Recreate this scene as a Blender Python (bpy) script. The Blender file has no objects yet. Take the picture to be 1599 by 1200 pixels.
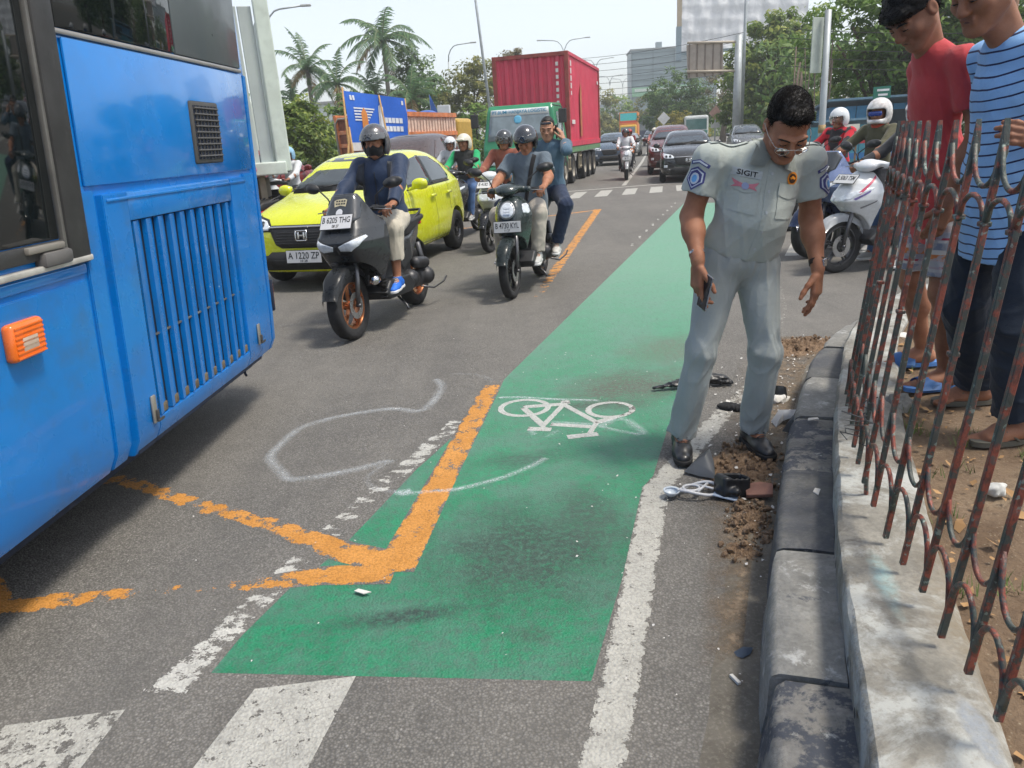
import bpy, bmesh, math, random
import numpy as np
import openvdb
from mathutils import Vector, Matrix, Euler
from mathutils.bvhtree import BVHTree
R = math.radians
PI = math.pi
random.seed(7)
S = bpy.context.scene
C = S.collection
# ------------------------------------------------------------------ camera
PITCH, ROLL, EYE = 18.272, 3.719, 1.5
def setup_camera():
 cd = bpy.data.cameras.new('camera'); co = bpy.data.objects.new('camera', cd); C.objects.link(co)
 ct, st = math.cos(R(PITCH)), math.sin(R(PITCH)); cr, sr = math.cos(R(ROLL)), math.sin(R(ROLL))
 fwd = Vector((0, ct, -st)); up0 = Vector((0, st, ct)); rt0 = Vector((1, 0, 0))
 rt = rt0 * cr - up0 * sr; up = rt0 * sr + up0 * cr
 m = Matrix((rt, up, -fwd)).transposed().to_4x4(); m.translation = (0, 0, EYE)
 co.matrix_world = m
 cd.sensor_width = 36; cd.lens = 36 * 1150 / 1599; cd.clip_start = 0.05; cd.clip_end = 3000
 S.camera = co
setup_camera()
# ------------------------------------------------------------------ sky and sun
SUN_EL, SUN_AZ = 66.0, 108.0          # azimuth measured from +Y towards +X (to the right)
def setup_light():
 w = bpy.data.worlds.new('World'); S.world = w; w.use_nodes = True
 nt = w.node_tree; nt.nodes.clear()
 out = nt.nodes.new('ShaderNodeOutputWorld'); bg = nt.nodes.new('ShaderNodeBackground')
 sky = nt.nodes.new('ShaderNodeTexSky'); sky.sky_type = 'NISHITA'; sky.sun_disc = False
 sky.sun_elevation = R(SUN_EL); sky.sun_rotation = R(SUN_AZ)
 sky.air_density = 1.0; sky.dust_density = 1.5; sky.ozone_density = 1.0; sky.altitude = 0
 hs = nt.nodes.new('ShaderNodeHueSaturation'); hs.inputs['Saturation'].default_value = 0.42
 hs.inputs['Value'].default_value = 0.82
 nt.links.new(sky.outputs[0], hs.inputs['Color']); nt.links.new(hs.outputs[0], bg.inputs[0])
 bg.inputs[1].default_value = 0.15
 nt.links.new(bg.outputs[0], out.inputs[0])
 ld = bpy.data.lights.new('sun', 'SUN'); lo = bpy.data.objects.new('sun', ld); C.objects.link(lo)
 ld.energy = 1.9; ld.angle = R(11); ld.color = (1.0, 0.93, 0.82)
 d = Vector((math.sin(R(SUN_AZ)) * math.cos(R(SUN_EL)), math.cos(R(SUN_AZ)) * math.cos(R(SUN_EL)), math.sin(R(SUN_EL))))
 lo.rotation_euler = d.to_track_quat('Z', 'Y').to_euler()
 lo.location = (5, 5, 30)
setup_light()
S.view_settings.view_transform = 'Standard'; S.view_settings.look = 'None'
S.view_settings.exposure = 0.95; S.view_settings.gamma = 1.0; S.view_settings.use_curve_mapping = False
S.render.engine = 'CYCLES'
S.cycles.use_denoising = True
S.cycles.max_bounces = 6; S.cycles.diffuse_bounces = 3; S.cycles.glossy_bounces = 3
S.cycles.transmission_bounces = 4; S.cycles.transparent_max_bounces = 12; S.cycles.volume_bounces = 0
S.cycles.use_adaptive_sampling = True; S.cycles.adaptive_threshold = 0.02
S.cycles.volume_step_rate = 4
# ------------------------------------------------------------------ materials
MATS = {}
class NB:
 """small helper round a node tree"""
 def __init__(s, nt): s.nt = nt
 def n(s, t, **kw):
  nd = s.nt.nodes.new(t)
  for k, v in kw.items(): setattr(nd, k, v)
  return nd
 def l(s, a, b): s.nt.links.new(a, b)
 def pos(s, scale=1.0, obj=True):
  tc = s.n('ShaderNodeTexCoord')
  if obj: o = tc.outputs['Object']
  else: o = s.n('ShaderNodeNewGeometry').outputs['Position']
  mp = s.n('ShaderNodeMapping')
  mp.inputs['Scale'].default_value = (scale,) * 3 if not isinstance(scale, tuple) else scale
  s.l(o, mp.inputs[0]); return mp.outputs[0]
 def noise(s, vec, scale, detail=4, rough=.55, dist=0):
  t = s.n('ShaderNodeTexNoise'); t.inputs['Scale'].default_value = scale; t.inputs['Detail'].default_value = detail
  t.inputs['Roughness'].default_value = rough; t.inputs['Distortion'].default_value = dist
  s.l(vec, t.inputs['Vector']); return t.outputs[0]
 def vor(s, vec, scale, feat='F1', rnd=1.0):
  t = s.n('ShaderNodeTexVoronoi'); t.feature = feat; t.inputs['Scale'].default_value = scale
  t.inputs['Randomness'].default_value = rnd
  s.l(vec, t.inputs['Vector']); return t
 def ramp(s, fac, stops, interp='LINEAR'):
  r = s.n('ShaderNodeValToRGB'); r.color_ramp.interpolation = interp
  while len(r.color_ramp.elements) < len(stops): r.color_ramp.elements.new(.5)
  for e, (p, c) in zip(r.color_ramp.elements, stops):
   e.position = p; e.color = (c, c, c, 1) if not isinstance(c, tuple) else (*c, 1)
  s.l(fac, r.inputs[0]); return r.outputs[0]
 def mixc(s, fac, a, b, mode='MIX'):
  m = s.n('ShaderNodeMix'); m.data_type = 'RGBA'; m.blend_type = mode; m.clamp_factor = True
  for sock, v in ((m.inputs[0], fac), (m.inputs[6], a), (m.inputs[7], b)):
   if hasattr(v, 'is_linked'): s.l(v, sock)
   elif isinstance(v, tuple): sock.default_value = (*v[:3], 1)
   else: sock.default_value = v
  return m.outputs[2]
 def math(s, op, a, b=None, clamp=False):
  m = s.n('ShaderNodeMath'); m.operation = op; m.use_clamp = clamp
  for i, v in enumerate((a, b)):
   if v is None: continue
   if hasattr(v, 'is_linked'): s.l(v, m.inputs[i])
   else: m.inputs[i].default_value = v
  return m.outputs[0]
 def bump(s, h, strength=.3, dist=.01):
  b = s.n('ShaderNodeBump'); b.inputs['Strength'].default_value = strength; b.inputs['Distance'].default_value = dist
  s.l(h, b.inputs['Height']); return b.outputs[0]
def new_mat(name):
 m = bpy.data.materials.new(name); m.use_nodes = True
 nt = m.node_tree; b = nt.nodes['Principled BSDF']
 return m, NB(nt), b
def mat(name, col, rough=.5, metal=0, var=.12, vscale=6, bump=0, bscale=60, coat=0, spec=.5, dirt=0, dirt_col=(.09, .075, .055), dirt_scale=3, sheen=0, trans=0, grain=0, rvar=.1):
 """general procedural material: base colour with cloudy variation, optional dirt, grain and relief"""
 if name in MATS: return MATS[name]
 m, k, b = new_mat(name); MATS[name] = m
 p = k.pos()
 n1 = k.noise(p, vscale, 5)
 lo = tuple(c * (1 - var) for c in col); hi = tuple(min(1, c * (1 + var)) for c in col)
 cc = k.ramp(n1, [(.3, lo), (.7, hi)])
 if grain:
  g = k.noise(p, 240, 2)
  cc = k.mixc(k.ramp(g, [(.35, 0.0), (.65, 1.0)]), cc, tuple(c * (1 - grain) for c in col))
 if dirt:
  d = k.noise(p, dirt_scale, 8, .7)
  f = k.ramp(d, [(.5, 0.0), (.72, dirt)])
  cc = k.mixc(f, cc, dirt_col)
 k.l(cc, b.inputs['Base Color'])
 r2 = k.noise(p, vscale * 2.3, 4)
 k.l(k.ramp(r2, [(.3, max(.02, rough - rvar)), (.7, min(1, rough + rvar))]), b.inputs['Roughness'])
 b.inputs['Metallic'].default_value = metal
 b.inputs['Specular IOR Level'].default_value = spec
 if coat: b.inputs['Coat Weight'].default_value = coat; b.inputs['Coat Roughness'].default_value = .06
 if sheen: b.inputs['Sheen Weight'].default_value = sheen
 if trans: b.inputs['Transmission Weight'].default_value = trans
 if bump:
  k.l(k.bump(k.noise(p, bscale, 4), bump, .004), b.inputs['Normal'])
 return m
def glass_mat(name, col=(.02, .025, .03), rough=.05, spec=.8):
 """tinted vehicle glass: dark, glossy"""
 if name in MATS: return MATS[name]
 m, k, b = new_mat(name); MATS[name] = m
 p = k.pos()
 n = k.noise(p, 3, 3)
 k.l(k.ramp(n, [(.3, tuple(c * .8 for c in col)), (.7, tuple(c * 1.2 for c in col))]), b.inputs['Base Color'])
 b.inputs['Roughness'].default_value = rough; b.inputs['Specular IOR Level'].default_value = spec
 return m
def clear_mat(name, col=(1, 1, 1), rough=.02):
 if name in MATS: return MATS[name]
 m, k, b = new_mat(name); MATS[name] = m
 b.inputs['Base Color'].default_value = (*col, 1); b.inputs['Roughness'].default_value = rough
 b.inputs['Transmission Weight'].default_value = 1; b.inputs['IOR'].default_value = 1.25
 return m
def fabric(name, col, var=.12, scale=7, rough=.85, weave=.25, stripes=None):
 if name in MATS: return MATS[name]
 m, k, b = new_mat(name); MATS[name] = m
 p = k.pos()
 n = k.noise(p, scale, 5)
 cc = k.ramp(n, [(.3, tuple(c * (1 - var) for c in col)), (.7, tuple(min(1, c * (1 + var)) for c in col))])
 if stripes: cc = stripes(k, p, cc)
 k.l(cc, b.inputs['Base Color'])
 b.inputs['Roughness'].default_value = rough; b.inputs['Sheen Weight'].default_value = .15
 b.inputs['Specular IOR Level'].default_value = .25
 w = k.noise(p, 420, 2)
 tx = k.n('ShaderNodeTexNoise'); tx.noise_type = 'RIDGED_MULTIFRACTAL'; tx.inputs['Scale'].default_value = 4.2; tx.inputs['Detail'].default_value = 3; tx.inputs['Roughness'].default_value = .45; tx.inputs['Distortion'].default_value = 1.1
 k.l(k.pos((1.0, 1.0, .62)), tx.inputs['Vector'])
 f = k.math('ADD', k.math('MULTIPLY', tx.outputs[0], .55), k.math('MULTIPLY', k.noise(p, 24, 4, .6, .8), .16))
 h = k.math('ADD', k.math('MULTIPLY', w, .05), f)
 k.l(k.bump(h, .8, .022), b.inputs['Normal'])
 return m
def skin(name, col):
 if name in MATS: return MATS[name]
 m, k, b = new_mat(name); MATS[name] = m
 p = k.pos()
 n = k.noise(p, 14, 6, .6)
 cc = k.ramp(n, [(.3, tuple(c * q for c, q in zip(col, (.74, .68, .66)))), (.7, tuple(c * 1.15 for c in col))])
 cc = k.mixc(k.ramp(k.noise(p, 260, 3), [(.45, 0.0), (.7, .35)]), cc, tuple(c * .6 for c in col))
 k.l(cc, b.inputs['Base Color'])
 b.inputs['Roughness'].default_value = .58; b.inputs['Specular IOR Level'].default_value = .3
 b.inputs['Subsurface Weight'].default_value = .08
 b.inputs['Subsurface Radius'].default_value = (.012, .005, .003); b.inputs['Subsurface Scale'].default_value = .5
 k.l(k.bump(k.noise(p, 190, 5, .65), .35, .003), b.inputs['Normal'])
 return m
# ------------------------------------------------------------------ objects
def link(o, parent=None):
 C.objects.link(o)
 if parent is not None: o.parent = parent
 return o
def obj(name, me, m=None, parent=None, smooth=False, loc=None, rot=None):
 """link a mesh (mesh, bmesh or (verts, faces)) as ONE object"""
 if isinstance(me, bmesh.types.BMesh):
  d = bpy.data.meshes.new(name); me.to_mesh(d); me.free(); me = d
 elif isinstance(me, tuple):
  d = bpy.data.meshes.new(name); d.from_pydata([tuple(v) for v in me[0]], [], me[1]); d.update(); me = d
 o = bpy.data.objects.new(name, me)
 if m is not None:
  ms = m if isinstance(m, (list, tuple)) else [m]
  me.materials.clear()
  for x in ms: me.materials.append(x)
 if smooth:
  me.polygons.foreach_set('use_smooth', [True] * len(me.polygons))
 if loc is not None: o.location = loc
 if rot is not None: o.rotation_euler = rot
 return link(o, parent)
def sharp(o, ang=35):
 """smooth shading that keeps edges sharper than ang"""
 me = o.data
 me.polygons.foreach_set('use_smooth', [True] * len(me.polygons))
 try: me.set_sharp_from_angle(angle=R(ang))
 except Exception: pass
 return o
def empty(name, loc=(0, 0, 0), rz=0, scale=1):
 o = bpy.data.objects.new(name, None); C.objects.link(o)
 o.location = loc; o.rotation_euler = (0, 0, rz); o.scale = (scale,) * 3; o.empty_display_size = .1
 return o
def tag(o, label, cat, group=None, kind=None):
 o['label'] = label; o['category'] = cat
 if group: o['group'] = group
 if kind: o['kind'] = kind
 return o
def structure(o, label=None):
 o['kind'] = 'structure'
 if label: o['label'] = label
 return o
def kids(o): return [x for x in bpy.data.objects if x.parent is o]
def copy_tree(o, parent=None):
 c = o.copy(); C.objects.link(c); c.parent = parent
 for ch in list(o.children): copy_tree(ch, c)
 return c
# ------------------------------------------------------------------ bmesh shapes
def bm_new(): return bmesh.new()
def add_box(bm, c, s, rot=None, bevel=0, seg=2):
 """box centred at c with size s"""
 m = Matrix.Translation(c)
 if rot is not None: m = m @ (rot.to_4x4() if isinstance(rot, Matrix) else Euler(rot).to_matrix().to_4x4())
 r = bmesh.ops.create_cube(bm, size=1, matrix=m @ Matrix.Diagonal((*s, 1)))
 if bevel:
  es = list({e for v in r['verts'] for e in v.link_edges})
  bmesh.ops.bevel(bm, geom=es, offset=bevel, segments=seg, affect='EDGES', profile=.5)
def box(c, s, rot=None, bevel=0, seg=2):
 bm = bm_new(); add_box(bm, c, s, rot, bevel, seg); return bm
def add_tube(bm, pts, r, seg=10, cap=True, flat=1.0, up=Vector((0, 0, 1))):
 """tube along pts, r a number or a list"""
 pts = [Vector(p) for p in pts]; n = len(pts)
 rs = r if isinstance(r, (list, tuple)) else [r] * n
 rings = []
 prev = None
 for i, p in enumerate(pts):
  t = (pts[min(i + 1, n - 1)] - pts[max(i - 1, 0)])
  if t.length < 1e-9: t = Vector((0, 0, 1))
  t.normalize()
  if prev is None:
   a = up.cross(t)
   if a.length < .05: a = Vector((1, 0, 0)).cross(t)
   if a.length < .05: a = Vector((0, 1, 0)).cross(t)
  else:
   a = prev - t * prev.dot(t)
   if a.length < 1e-6: a = Vector((1, 0, 0)).cross(t)
  a.normalize(); b = t.cross(a); prev = a
  rings.append([bm.verts.new(p + (a * math.cos(2 * PI * j / seg) + b * math.sin(2 * PI * j / seg) * flat) * rs[i]) for j in range(seg)])
 for i in range(n - 1):
  for j in range(seg):
   bm.faces.new((rings[i][j], rings[i][(j + 1) % seg], rings[i + 1][(j + 1) % seg], rings[i + 1][j]))
 if cap:
  bm.faces.new(rings[0][::-1]); bm.faces.new(rings[-1])
def tube(pts, r, seg=10, **kw):
 bm = bm_new(); add_tube(bm, pts, r, seg, **kw); return bm
def add_lathe(bm, prof, seg=24, axis='Z', c=(0, 0, 0), a0=0, a1=2 * PI, mtx=None):
 """revolve (r, h) profile round an axis"""
 full = abs(a1 - a0 - 2 * PI) < 1e-6
 n = seg if full else seg + 1
 rings = []
 for (r, h) in prof:
  row = []
  for j in range(n):
   a = a0 + (a1 - a0) * j / seg
   x, y = r * math.cos(a), r * math.sin(a)
   v = Vector((x, y, h)) if axis == 'Z' else (Vector((h, x, y)) if axis == 'X' else Vector((x, h, y)))
   v = v + Vector(c)
   if mtx is not None: v = mtx @ v
   row.append(bm.verts.new(v))
  rings.append(row)
 for i in range(len(prof) - 1):
  for j in range(n if full else n - 1):
   q = [rings[i][j], rings[i][(j + 1) % n], rings[i + 1][(j + 1) % n], rings[i + 1][j]]
   try: bm.faces.new(q)
   except ValueError: pass
def lathe(prof, seg=24, axis='Z', c=(0, 0, 0), **kw):
 bm = bm_new(); add_lathe(bm, prof, seg, axis, c, **kw)
 bmesh.ops.remove_doubles(bm, verts=bm.verts, dist=1e-6); bmesh.ops.recalc_face_normals(bm, faces=bm.faces); return bm
def add_prism(bm, poly, vec, close=True):
 """extrude the 3-D polygon by vec"""
 a = [bm.verts.new(p) for p in poly]; b = [bm.verts.new(Vector(p) + Vector(vec)) for p in poly]
 n = len(a)
 bm.faces.new(a[::-1]); bm.faces.new(b)
 for i in range(n): bm.faces.new((a[i], a[(i + 1) % n], b[(i + 1) % n], b[i]))
def prism(poly, vec, bevel=0, seg=2):
 bm = bm_new(); add_prism(bm, poly, vec); bmesh.ops.recalc_face_normals(bm, faces=bm.faces)
 if bevel: bmesh.ops.bevel(bm, geom=list(bm.edges), offset=bevel, segments=seg, affect='EDGES', profile=.5)
 return bm
def subd(bm, levels=1):
 """Catmull-Clark through a temporary modifier"""
 me = bpy.data.meshes.new('t'); bm.to_mesh(me); bm.free()
 o = bpy.data.objects.new('t', me); C.objects.link(o)
 md = o.modifiers.new('s', 'SUBSURF'); md.levels = levels; md.render_levels = levels
 dg = bpy.context.evaluated_depsgraph_get(); dg.update()
 out = bpy.data.meshes.new_from_object(o.evaluated_get(dg))
 bpy.data.objects.remove(o); bpy.data.meshes.remove(me)
 return out
def sheet(poly, z=0.0, res=None):
 """flat polygon (x, y) at height z"""
 return ([(x, y, z) for x, y in poly], [list(range(len(poly)))])
FONTS = {}
def text_mesh(txt, w=None, h=None, depth=.002, bold=0, spacing=1.0):
 """text in the xz plane facing -y, centred, fitted to w by h"""
 cu = bpy.data.curves.new('t', 'FONT'); cu.body = txt; cu.align_x = 'CENTER'; cu.extrude = depth / 2; cu.offset = bold
 cu.space_character = spacing; cu.resolution_u = 3
 o = bpy.data.objects.new('t', cu); C.objects.link(o)
 dg = bpy.context.evaluated_depsgraph_get(); dg.update()
 me = bpy.data.meshes.new_from_object(o.evaluated_get(dg)); bpy.data.objects.remove(o); bpy.data.curves.remove(cu)
 n = len(me.vertices); co = np.empty(n * 3, 'f'); me.vertices.foreach_get('co', co); co = co.reshape(-1, 3)
 mn, mx = co.min(0), co.max(0)
 sx = w / (mx[0] - mn[0]) if w else None; sy = h / (mx[1] - mn[1]) if h else None
 sx = sx or sy; sy = sy or sx
 x = (co[:, 0] - (mn[0] + mx[0]) / 2) * sx; y = (co[:, 1] - (mn[1] + mx[1]) / 2) * sy; z = co[:, 2]
 nc = np.stack([x, -z, y], 1).astype('f'); me.vertices.foreach_set('co', nc.ravel()); me.update()
 return me
def bvh_of(o):
 """BVH of an object's mesh in its own space"""
 bm = bm_new(); bm.from_mesh(o.data); t = BVHTree.FromBMesh(bm); bm.free(); return t
def drape(poly, bvh, to3d, direction, off=.003, n=14, thick=0.0, holes=None):
 """lay the 2-D polygon onto a surface: to3d maps (u, v) to the start of a ray cast along direction"""
 d = Vector(direction).normalized()
 us = [p[0] for p in poly]; vs = [p[1] for p in poly]
 bm = bm_new(); vv = [bm.verts.new((u, v, 0)) for u, v in poly]
 bm.faces.new(vv)
 u0, u1, v0, v1 = min(us), max(us), min(vs), max(vs)
 step = max(u1 - u0, v1 - v0) / n
 k = 1
 while u0 + k * step < u1 - 1e-6:
  bmesh.ops.bisect_plane(bm, geom=list(bm.verts) + list(bm.edges) + list(bm.faces), plane_co=(u0 + k * step, 0, 0), plane_no=(1, 0, 0)); k += 1
 k = 1
 while v0 + k * step < v1 - 1e-6:
  bmesh.ops.bisect_plane(bm, geom=list(bm.verts) + list(bm.edges) + list(bm.faces), plane_co=(0, v0 + k * step, 0), plane_no=(0, 1, 0)); k += 1
 last = None; bad = []
 for v in bm.verts:
  o = Vector(to3d(v.co.x, v.co.y))
  h, nrm, _, _ = bvh.ray_cast(o, d)
  if h is None: bad.append((v, o)); continue
  v.co = h - d * off
  last = h
 for v, o in bad:
  nn = bvh.find_nearest(o + d * ((last - o).dot(d) if last is not None else 0))
  v.co = (nn[0] if nn[0] is not None else o) - d * off
 if thick:
  r = bmesh.ops.extrude_face_region(bm, geom=list(bm.faces))
  vs2 = [g for g in r['geom'] if isinstance(g, bmesh.types.BMVert)]
  bmesh.ops.translate(bm, vec=-d * thick, verts=vs2)
 bmesh.ops.recalc_face_normals(bm, faces=bm.faces)
 if not thick:
  s = sum((f.normal.dot(d) * f.calc_area() for f in bm.faces))
  if s > 0: bmesh.ops.reverse_faces(bm, faces=bm.faces)
 return bm
# ------------------------------------------------------------------ signed distance modelling (for bodies, clothes, moulded shells)
def _v(a): return np.array(a, 'f')
class Sdf:
 """collects primitives, blends them smoothly and turns the result into one continuous surface"""
 def __init__(s, h=.01, k=.02): s.h = h; s.k = k; s.ops = []
 def _add(s, fn, lo, hi, k, mode='u'):
  s.ops.append((fn, _v(lo), _v(hi), s.k if k is None else k, mode)); return s
 def cap(s, a, b, ra, rb=None, k=None, flat=None, squash=None, mode='u', cut0=False, cut1=False):
  """tapered capsule a to b; squash = (direction, factor) makes the section elliptical; cut ends flat"""
  a, b = _v(a), _v(b); rb = ra if rb is None else rb
  d = b - a; L2 = float((d * d).sum()) + 1e-9; L = math.sqrt(L2)
  if squash is not None:
   q = _v(squash[0]); q = q / np.linalg.norm(q); fac = squash[1]
  def fn(P):
   p = P - a
   t = np.clip((p @ d) / L2, 0, 1)
   w = p - t[..., None] * d
   if squash is not None:
    c = (w @ q); w = w + (c * (1 / fac - 1))[..., None] * q
   r = ra + (rb - ra) * t
   o = np.sqrt((w * w).sum(-1)) - r
   if squash is not None: o = o * min(1, fac)
   if cut1: o = np.maximum(o, ((P - b) @ d) / L)
   if cut0: o = np.maximum(o, -((P - a) @ d) / L)
   return o
  m = max(ra, rb) * (max(1, squash[1]) if squash is not None else 1)
  return s._add(fn, np.minimum(a, b) - m, np.maximum(a, b) + m, k, mode)
 def chain(s, pts, rs, k=None, **kw):
  for i in range(len(pts) - 1): s.cap(pts[i], pts[i + 1], rs[i], rs[i + 1], k, **kw)
  return s
 def ell(s, c, r, rot=None, k=None, mode='u'):
  c = _v(c); r = _v(r); M = None if rot is None else np.array(rot.to_3x3() if isinstance(rot, Matrix) else Euler(rot).to_matrix(), 'f')
  def fn(P):
   p = P - c
   if M is not None: p = p @ M
   k0 = np.sqrt(((p / r) ** 2).sum(-1)); k1 = np.sqrt(((p / (r * r)) ** 2).sum(-1)) + 1e-6
   return k0 * (k0 - 1) / k1
  m = float(r.max()) if M is not None else r
  return s._add(fn, c - m, c + m, k, mode)
 def box(s, c, half, rot=None, rad=.01, k=None, mode='u', taper=None):
  c = _v(c); half = _v(half); M = None if rot is None else np.array(rot.to_3x3() if isinstance(rot, Matrix) else Euler(rot).to_matrix(), 'f')
  def fn(P):
   p = P - c
   if M is not None: p = p @ M
   q = np.abs(p) - (half - rad)
   return np.sqrt((np.maximum(q, 0) ** 2).sum(-1)) + np.minimum(q.max(-1), 0) - rad
  m = float(np.linalg.norm(half)) if M is not None else half
  return s._add(fn, c - m, c + m, k, mode)
 def poly(s, pts, axis, c0, c1, rad=.01, k=None, mode='u', width=None):
  """2-D polygon (other two axes) extruded along axis between c0 and c1; width(u, v) may shrink the half width"""
  ax = 'XYZ'.index(axis); o = [i for i in range(3) if i != ax]
  V = np.array(pts, 'f')
  mid, half = (c0 + c1) / 2, abs(c1 - c0) / 2
  def fn(P):
   u = P[..., o[0]]; v = P[..., o[1]]
   d = np.full(u.shape, 1e9, 'f'); sg = np.ones(u.shape, 'f')
   n = len(V)
   for i in range(n):
    j = i - 1
    e = V[j] - V[i]; wx = u - V[i][0]; wy = v - V[i][1]
    t = np.clip((wx * e[0] + wy * e[1]) / (e[0] ** 2 + e[1] ** 2 + 1e-12), 0, 1)
    d = np.minimum(d, (wx - e[0] * t) ** 2 + (wy - e[1] * t) ** 2)
    c1_ = v >= V[i][1]; c2_ = v < V[j][1]; c3_ = e[0] * wy > e[1] * wx
    fl = (c1_ & c2_ & c3_) | (~c1_ & ~c2_ & ~c3_)
    sg = np.where(fl, -sg, sg)
   d2 = sg * np.sqrt(d)
   hw = half if width is None else np.maximum(width(u, v), .002)
   q0 = d2 + rad; q1 = np.abs(P[..., ax] - mid) - hw + rad
   return np.minimum(np.maximum(q0, q1), 0) + np.sqrt(np.maximum(q0, 0) ** 2 + np.maximum(q1, 0) ** 2) - rad
  lo = [0, 0, 0]; hi = [0, 0, 0]
  lo[ax], hi[ax] = min(c0, c1), max(c0, c1)
  for q, i in enumerate(o): lo[i] = V[:, q].min(); hi[i] = V[:, q].max()
  return s._add(fn, lo, hi, k, mode)
 def half(s, pt, nrm, k=0):
  """cut away the side the normal points to"""
  pt, nrm = _v(pt), _v(nrm); nrm = nrm / np.linalg.norm(nrm)
  s.ops.append((lambda P: (P - pt) @ nrm, None, None, k, 'cut')); return s
 def fold(s, fn): s.ops.append((fn, None, None, 0, 'disp')); return s
 def mesh(s, name='m', smooth=True):
  h = s.h
  lo = np.min([o[1] for o in s.ops if o[1] is not None and o[4] == 'u'], 0) - 4 * h - .01
  hi = np.max([o[2] for o in s.ops if o[2] is not None and o[4] == 'u'], 0) + 4 * h + .01
  n = np.ceil((hi - lo) / h).astype(int) + 1
  D = np.full(n, .3, 'f')
  axs = [(lo[i] + np.arange(n[i]) * h).astype('f') for i in range(3)]
  for fn, a, b, k, mode in s.ops:
   if a is None: i0 = np.zeros(3, int); i1 = n
   else:
    mg = max(k, 0) + 3 * h
    i0 = np.maximum(np.floor((a - mg - lo) / h).astype(int), 0); i1 = np.minimum(np.ceil((b + mg - lo) / h).astype(int) + 1, n)
    if (i1 <= i0).any(): continue
   sl = tuple(slice(i0[i], i1[i]) for i in range(3))
   if mode == 'disp' or a is None:
    sub = D[sl]; msk = np.abs(sub) < .06 if mode == 'disp' else sub < .25
    ii = np.nonzero(msk)
    P = np.stack([axs[q][ii[q] + i0[q]] for q in range(3)], -1)
    if mode == 'disp': sub[msk] += fn(P)
    else: sub[msk] = np.maximum(sub[msk], fn(P))
    continue
   X, Y, Z = np.meshgrid(axs[0][sl[0]], axs[1][sl[1]], axs[2][sl[2]], indexing='ij')
   d = fn(np.stack([X, Y, Z], -1))
   cur = D[sl]
   if mode == 'u':
    if k > 0:
     w = np.maximum(k - np.abs(cur - d), 0) / k
     D[sl] = np.minimum(cur, d) - w * w * k * .25
    else: D[sl] = np.minimum(cur, d)
   elif mode == 'sub':
    if k > 0:
     w = np.maximum(k - np.abs(cur + d), 0) / k
     D[sl] = np.maximum(cur, -d) + w * w * k * .25
    else: D[sl] = np.maximum(cur, -d)
  g = openvdb.FloatGrid(.3); g.copyFromArray(D)
  pts, quads = g.convertToQuads(0.0)
  pts = pts * h + lo
  me = bpy.data.meshes.new(name)
  me.vertices.add(len(pts)); me.vertices.foreach_set('co', pts.astype('f').ravel())
  nq = len(quads)
  me.loops.add(nq * 4); me.polygons.add(nq)
  me.loops.foreach_set('vertex_index', quads[:, ::-1].astype('i').ravel())
  me.polygons.foreach_set('loop_start', np.arange(0, nq * 4, 4, dtype='i'))
  me.update(calc_edges=True)
  me.polygons.foreach_set('use_smooth', [smooth] * nq)
  me.validate()
  return me
def folds(seed, amp, freq, stretch=(1, 1, 1), zones=None):
 """cloth folds: warped ridged waves; zones = [(centre, radius, gain)] concentrate them"""
 rs = np.random.RandomState(seed)
 K = rs.normal(size=(4, 3)).astype('f') * freq / np.array(stretch, 'f'); ph = rs.rand(4) * 6.28
 W = rs.normal(size=(3, 3)).astype('f') * freq * .35; wp = rs.rand(3) * 6.28
 def fn(P):
  q = P + .5 / freq * np.stack([np.sin(P @ W[i] + wp[i]) for i in range(3)], -1)
  v = 0
  for i in range(4):
   s_ = np.sin(q @ K[i] + ph[i]); v = v + (1 - np.abs(s_)) ** 2 - .4
  g = 1.0
  if zones is not None:
   g = .25
   for c, r, w in zones:
    g = g + w * np.exp(-((P - _v(c)) ** 2).sum(-1) / (r * r))
  return (-amp * .5 * v * g).astype('f')
 return fn
# ------------------------------------------------------------------ road surface, paint
def asphalt_nodes(k):
 """colour and height of the asphalt in world position, shared by road and worn paint"""
 p = k.pos(1.0, obj=False)
 v = k.vor(p, 130)
 stones = k.ramp(v.outputs['Color'], [(.0, (.125, .118, .108)), (.55, (.19, .18, .164)), (.85, (.25, .238, .218)), (1, (.36, .343, .315))])
 gap = k.ramp(v.outputs['Distance'], [(.24, 1.0), (.65, .5)])
 c = k.mixc(1.0, stones, gap, 'MULTIPLY')
 big = k.noise(p, .55, 6, .6); mid = k.noise(p, 5, 5, .65)
 c = k.mixc(k.ramp(big, [(.32, 0.0), (.7, .55)]), c, (.20, .188, .168))
 c = k.mixc(k.ramp(mid, [(.45, 0.0), (.75, .4)]), c, (.085, .081, .075))
 # long dark wheel-worn streaks along the traffic
 st = k.noise(k.pos((1.6, .09, 1), obj=False), 1.2, 4, .6)
 c = k.mixc(k.ramp(st, [(.5, 0.0), (.72, .35)]), c, (.075, .073, .07))
 h = k.math('ADD', k.math('MULTIPLY', v.outputs['Distance'], -1.0), k.math('MULTIPLY', mid, .8))
 return p, c, h
def make_asphalt():
 m, k, b = new_mat('asphalt'); p, c, h = asphalt_nodes(k)
 k.l(c, b.inputs['Base Color']); b.inputs['Roughness'].default_value = .82; b.inputs['Specular IOR Level'].default_value = .35
 k.l(k.bump(h, .55, .006), b.inputs['Normal']); return m
ASPHALT = make_asphalt()
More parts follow.
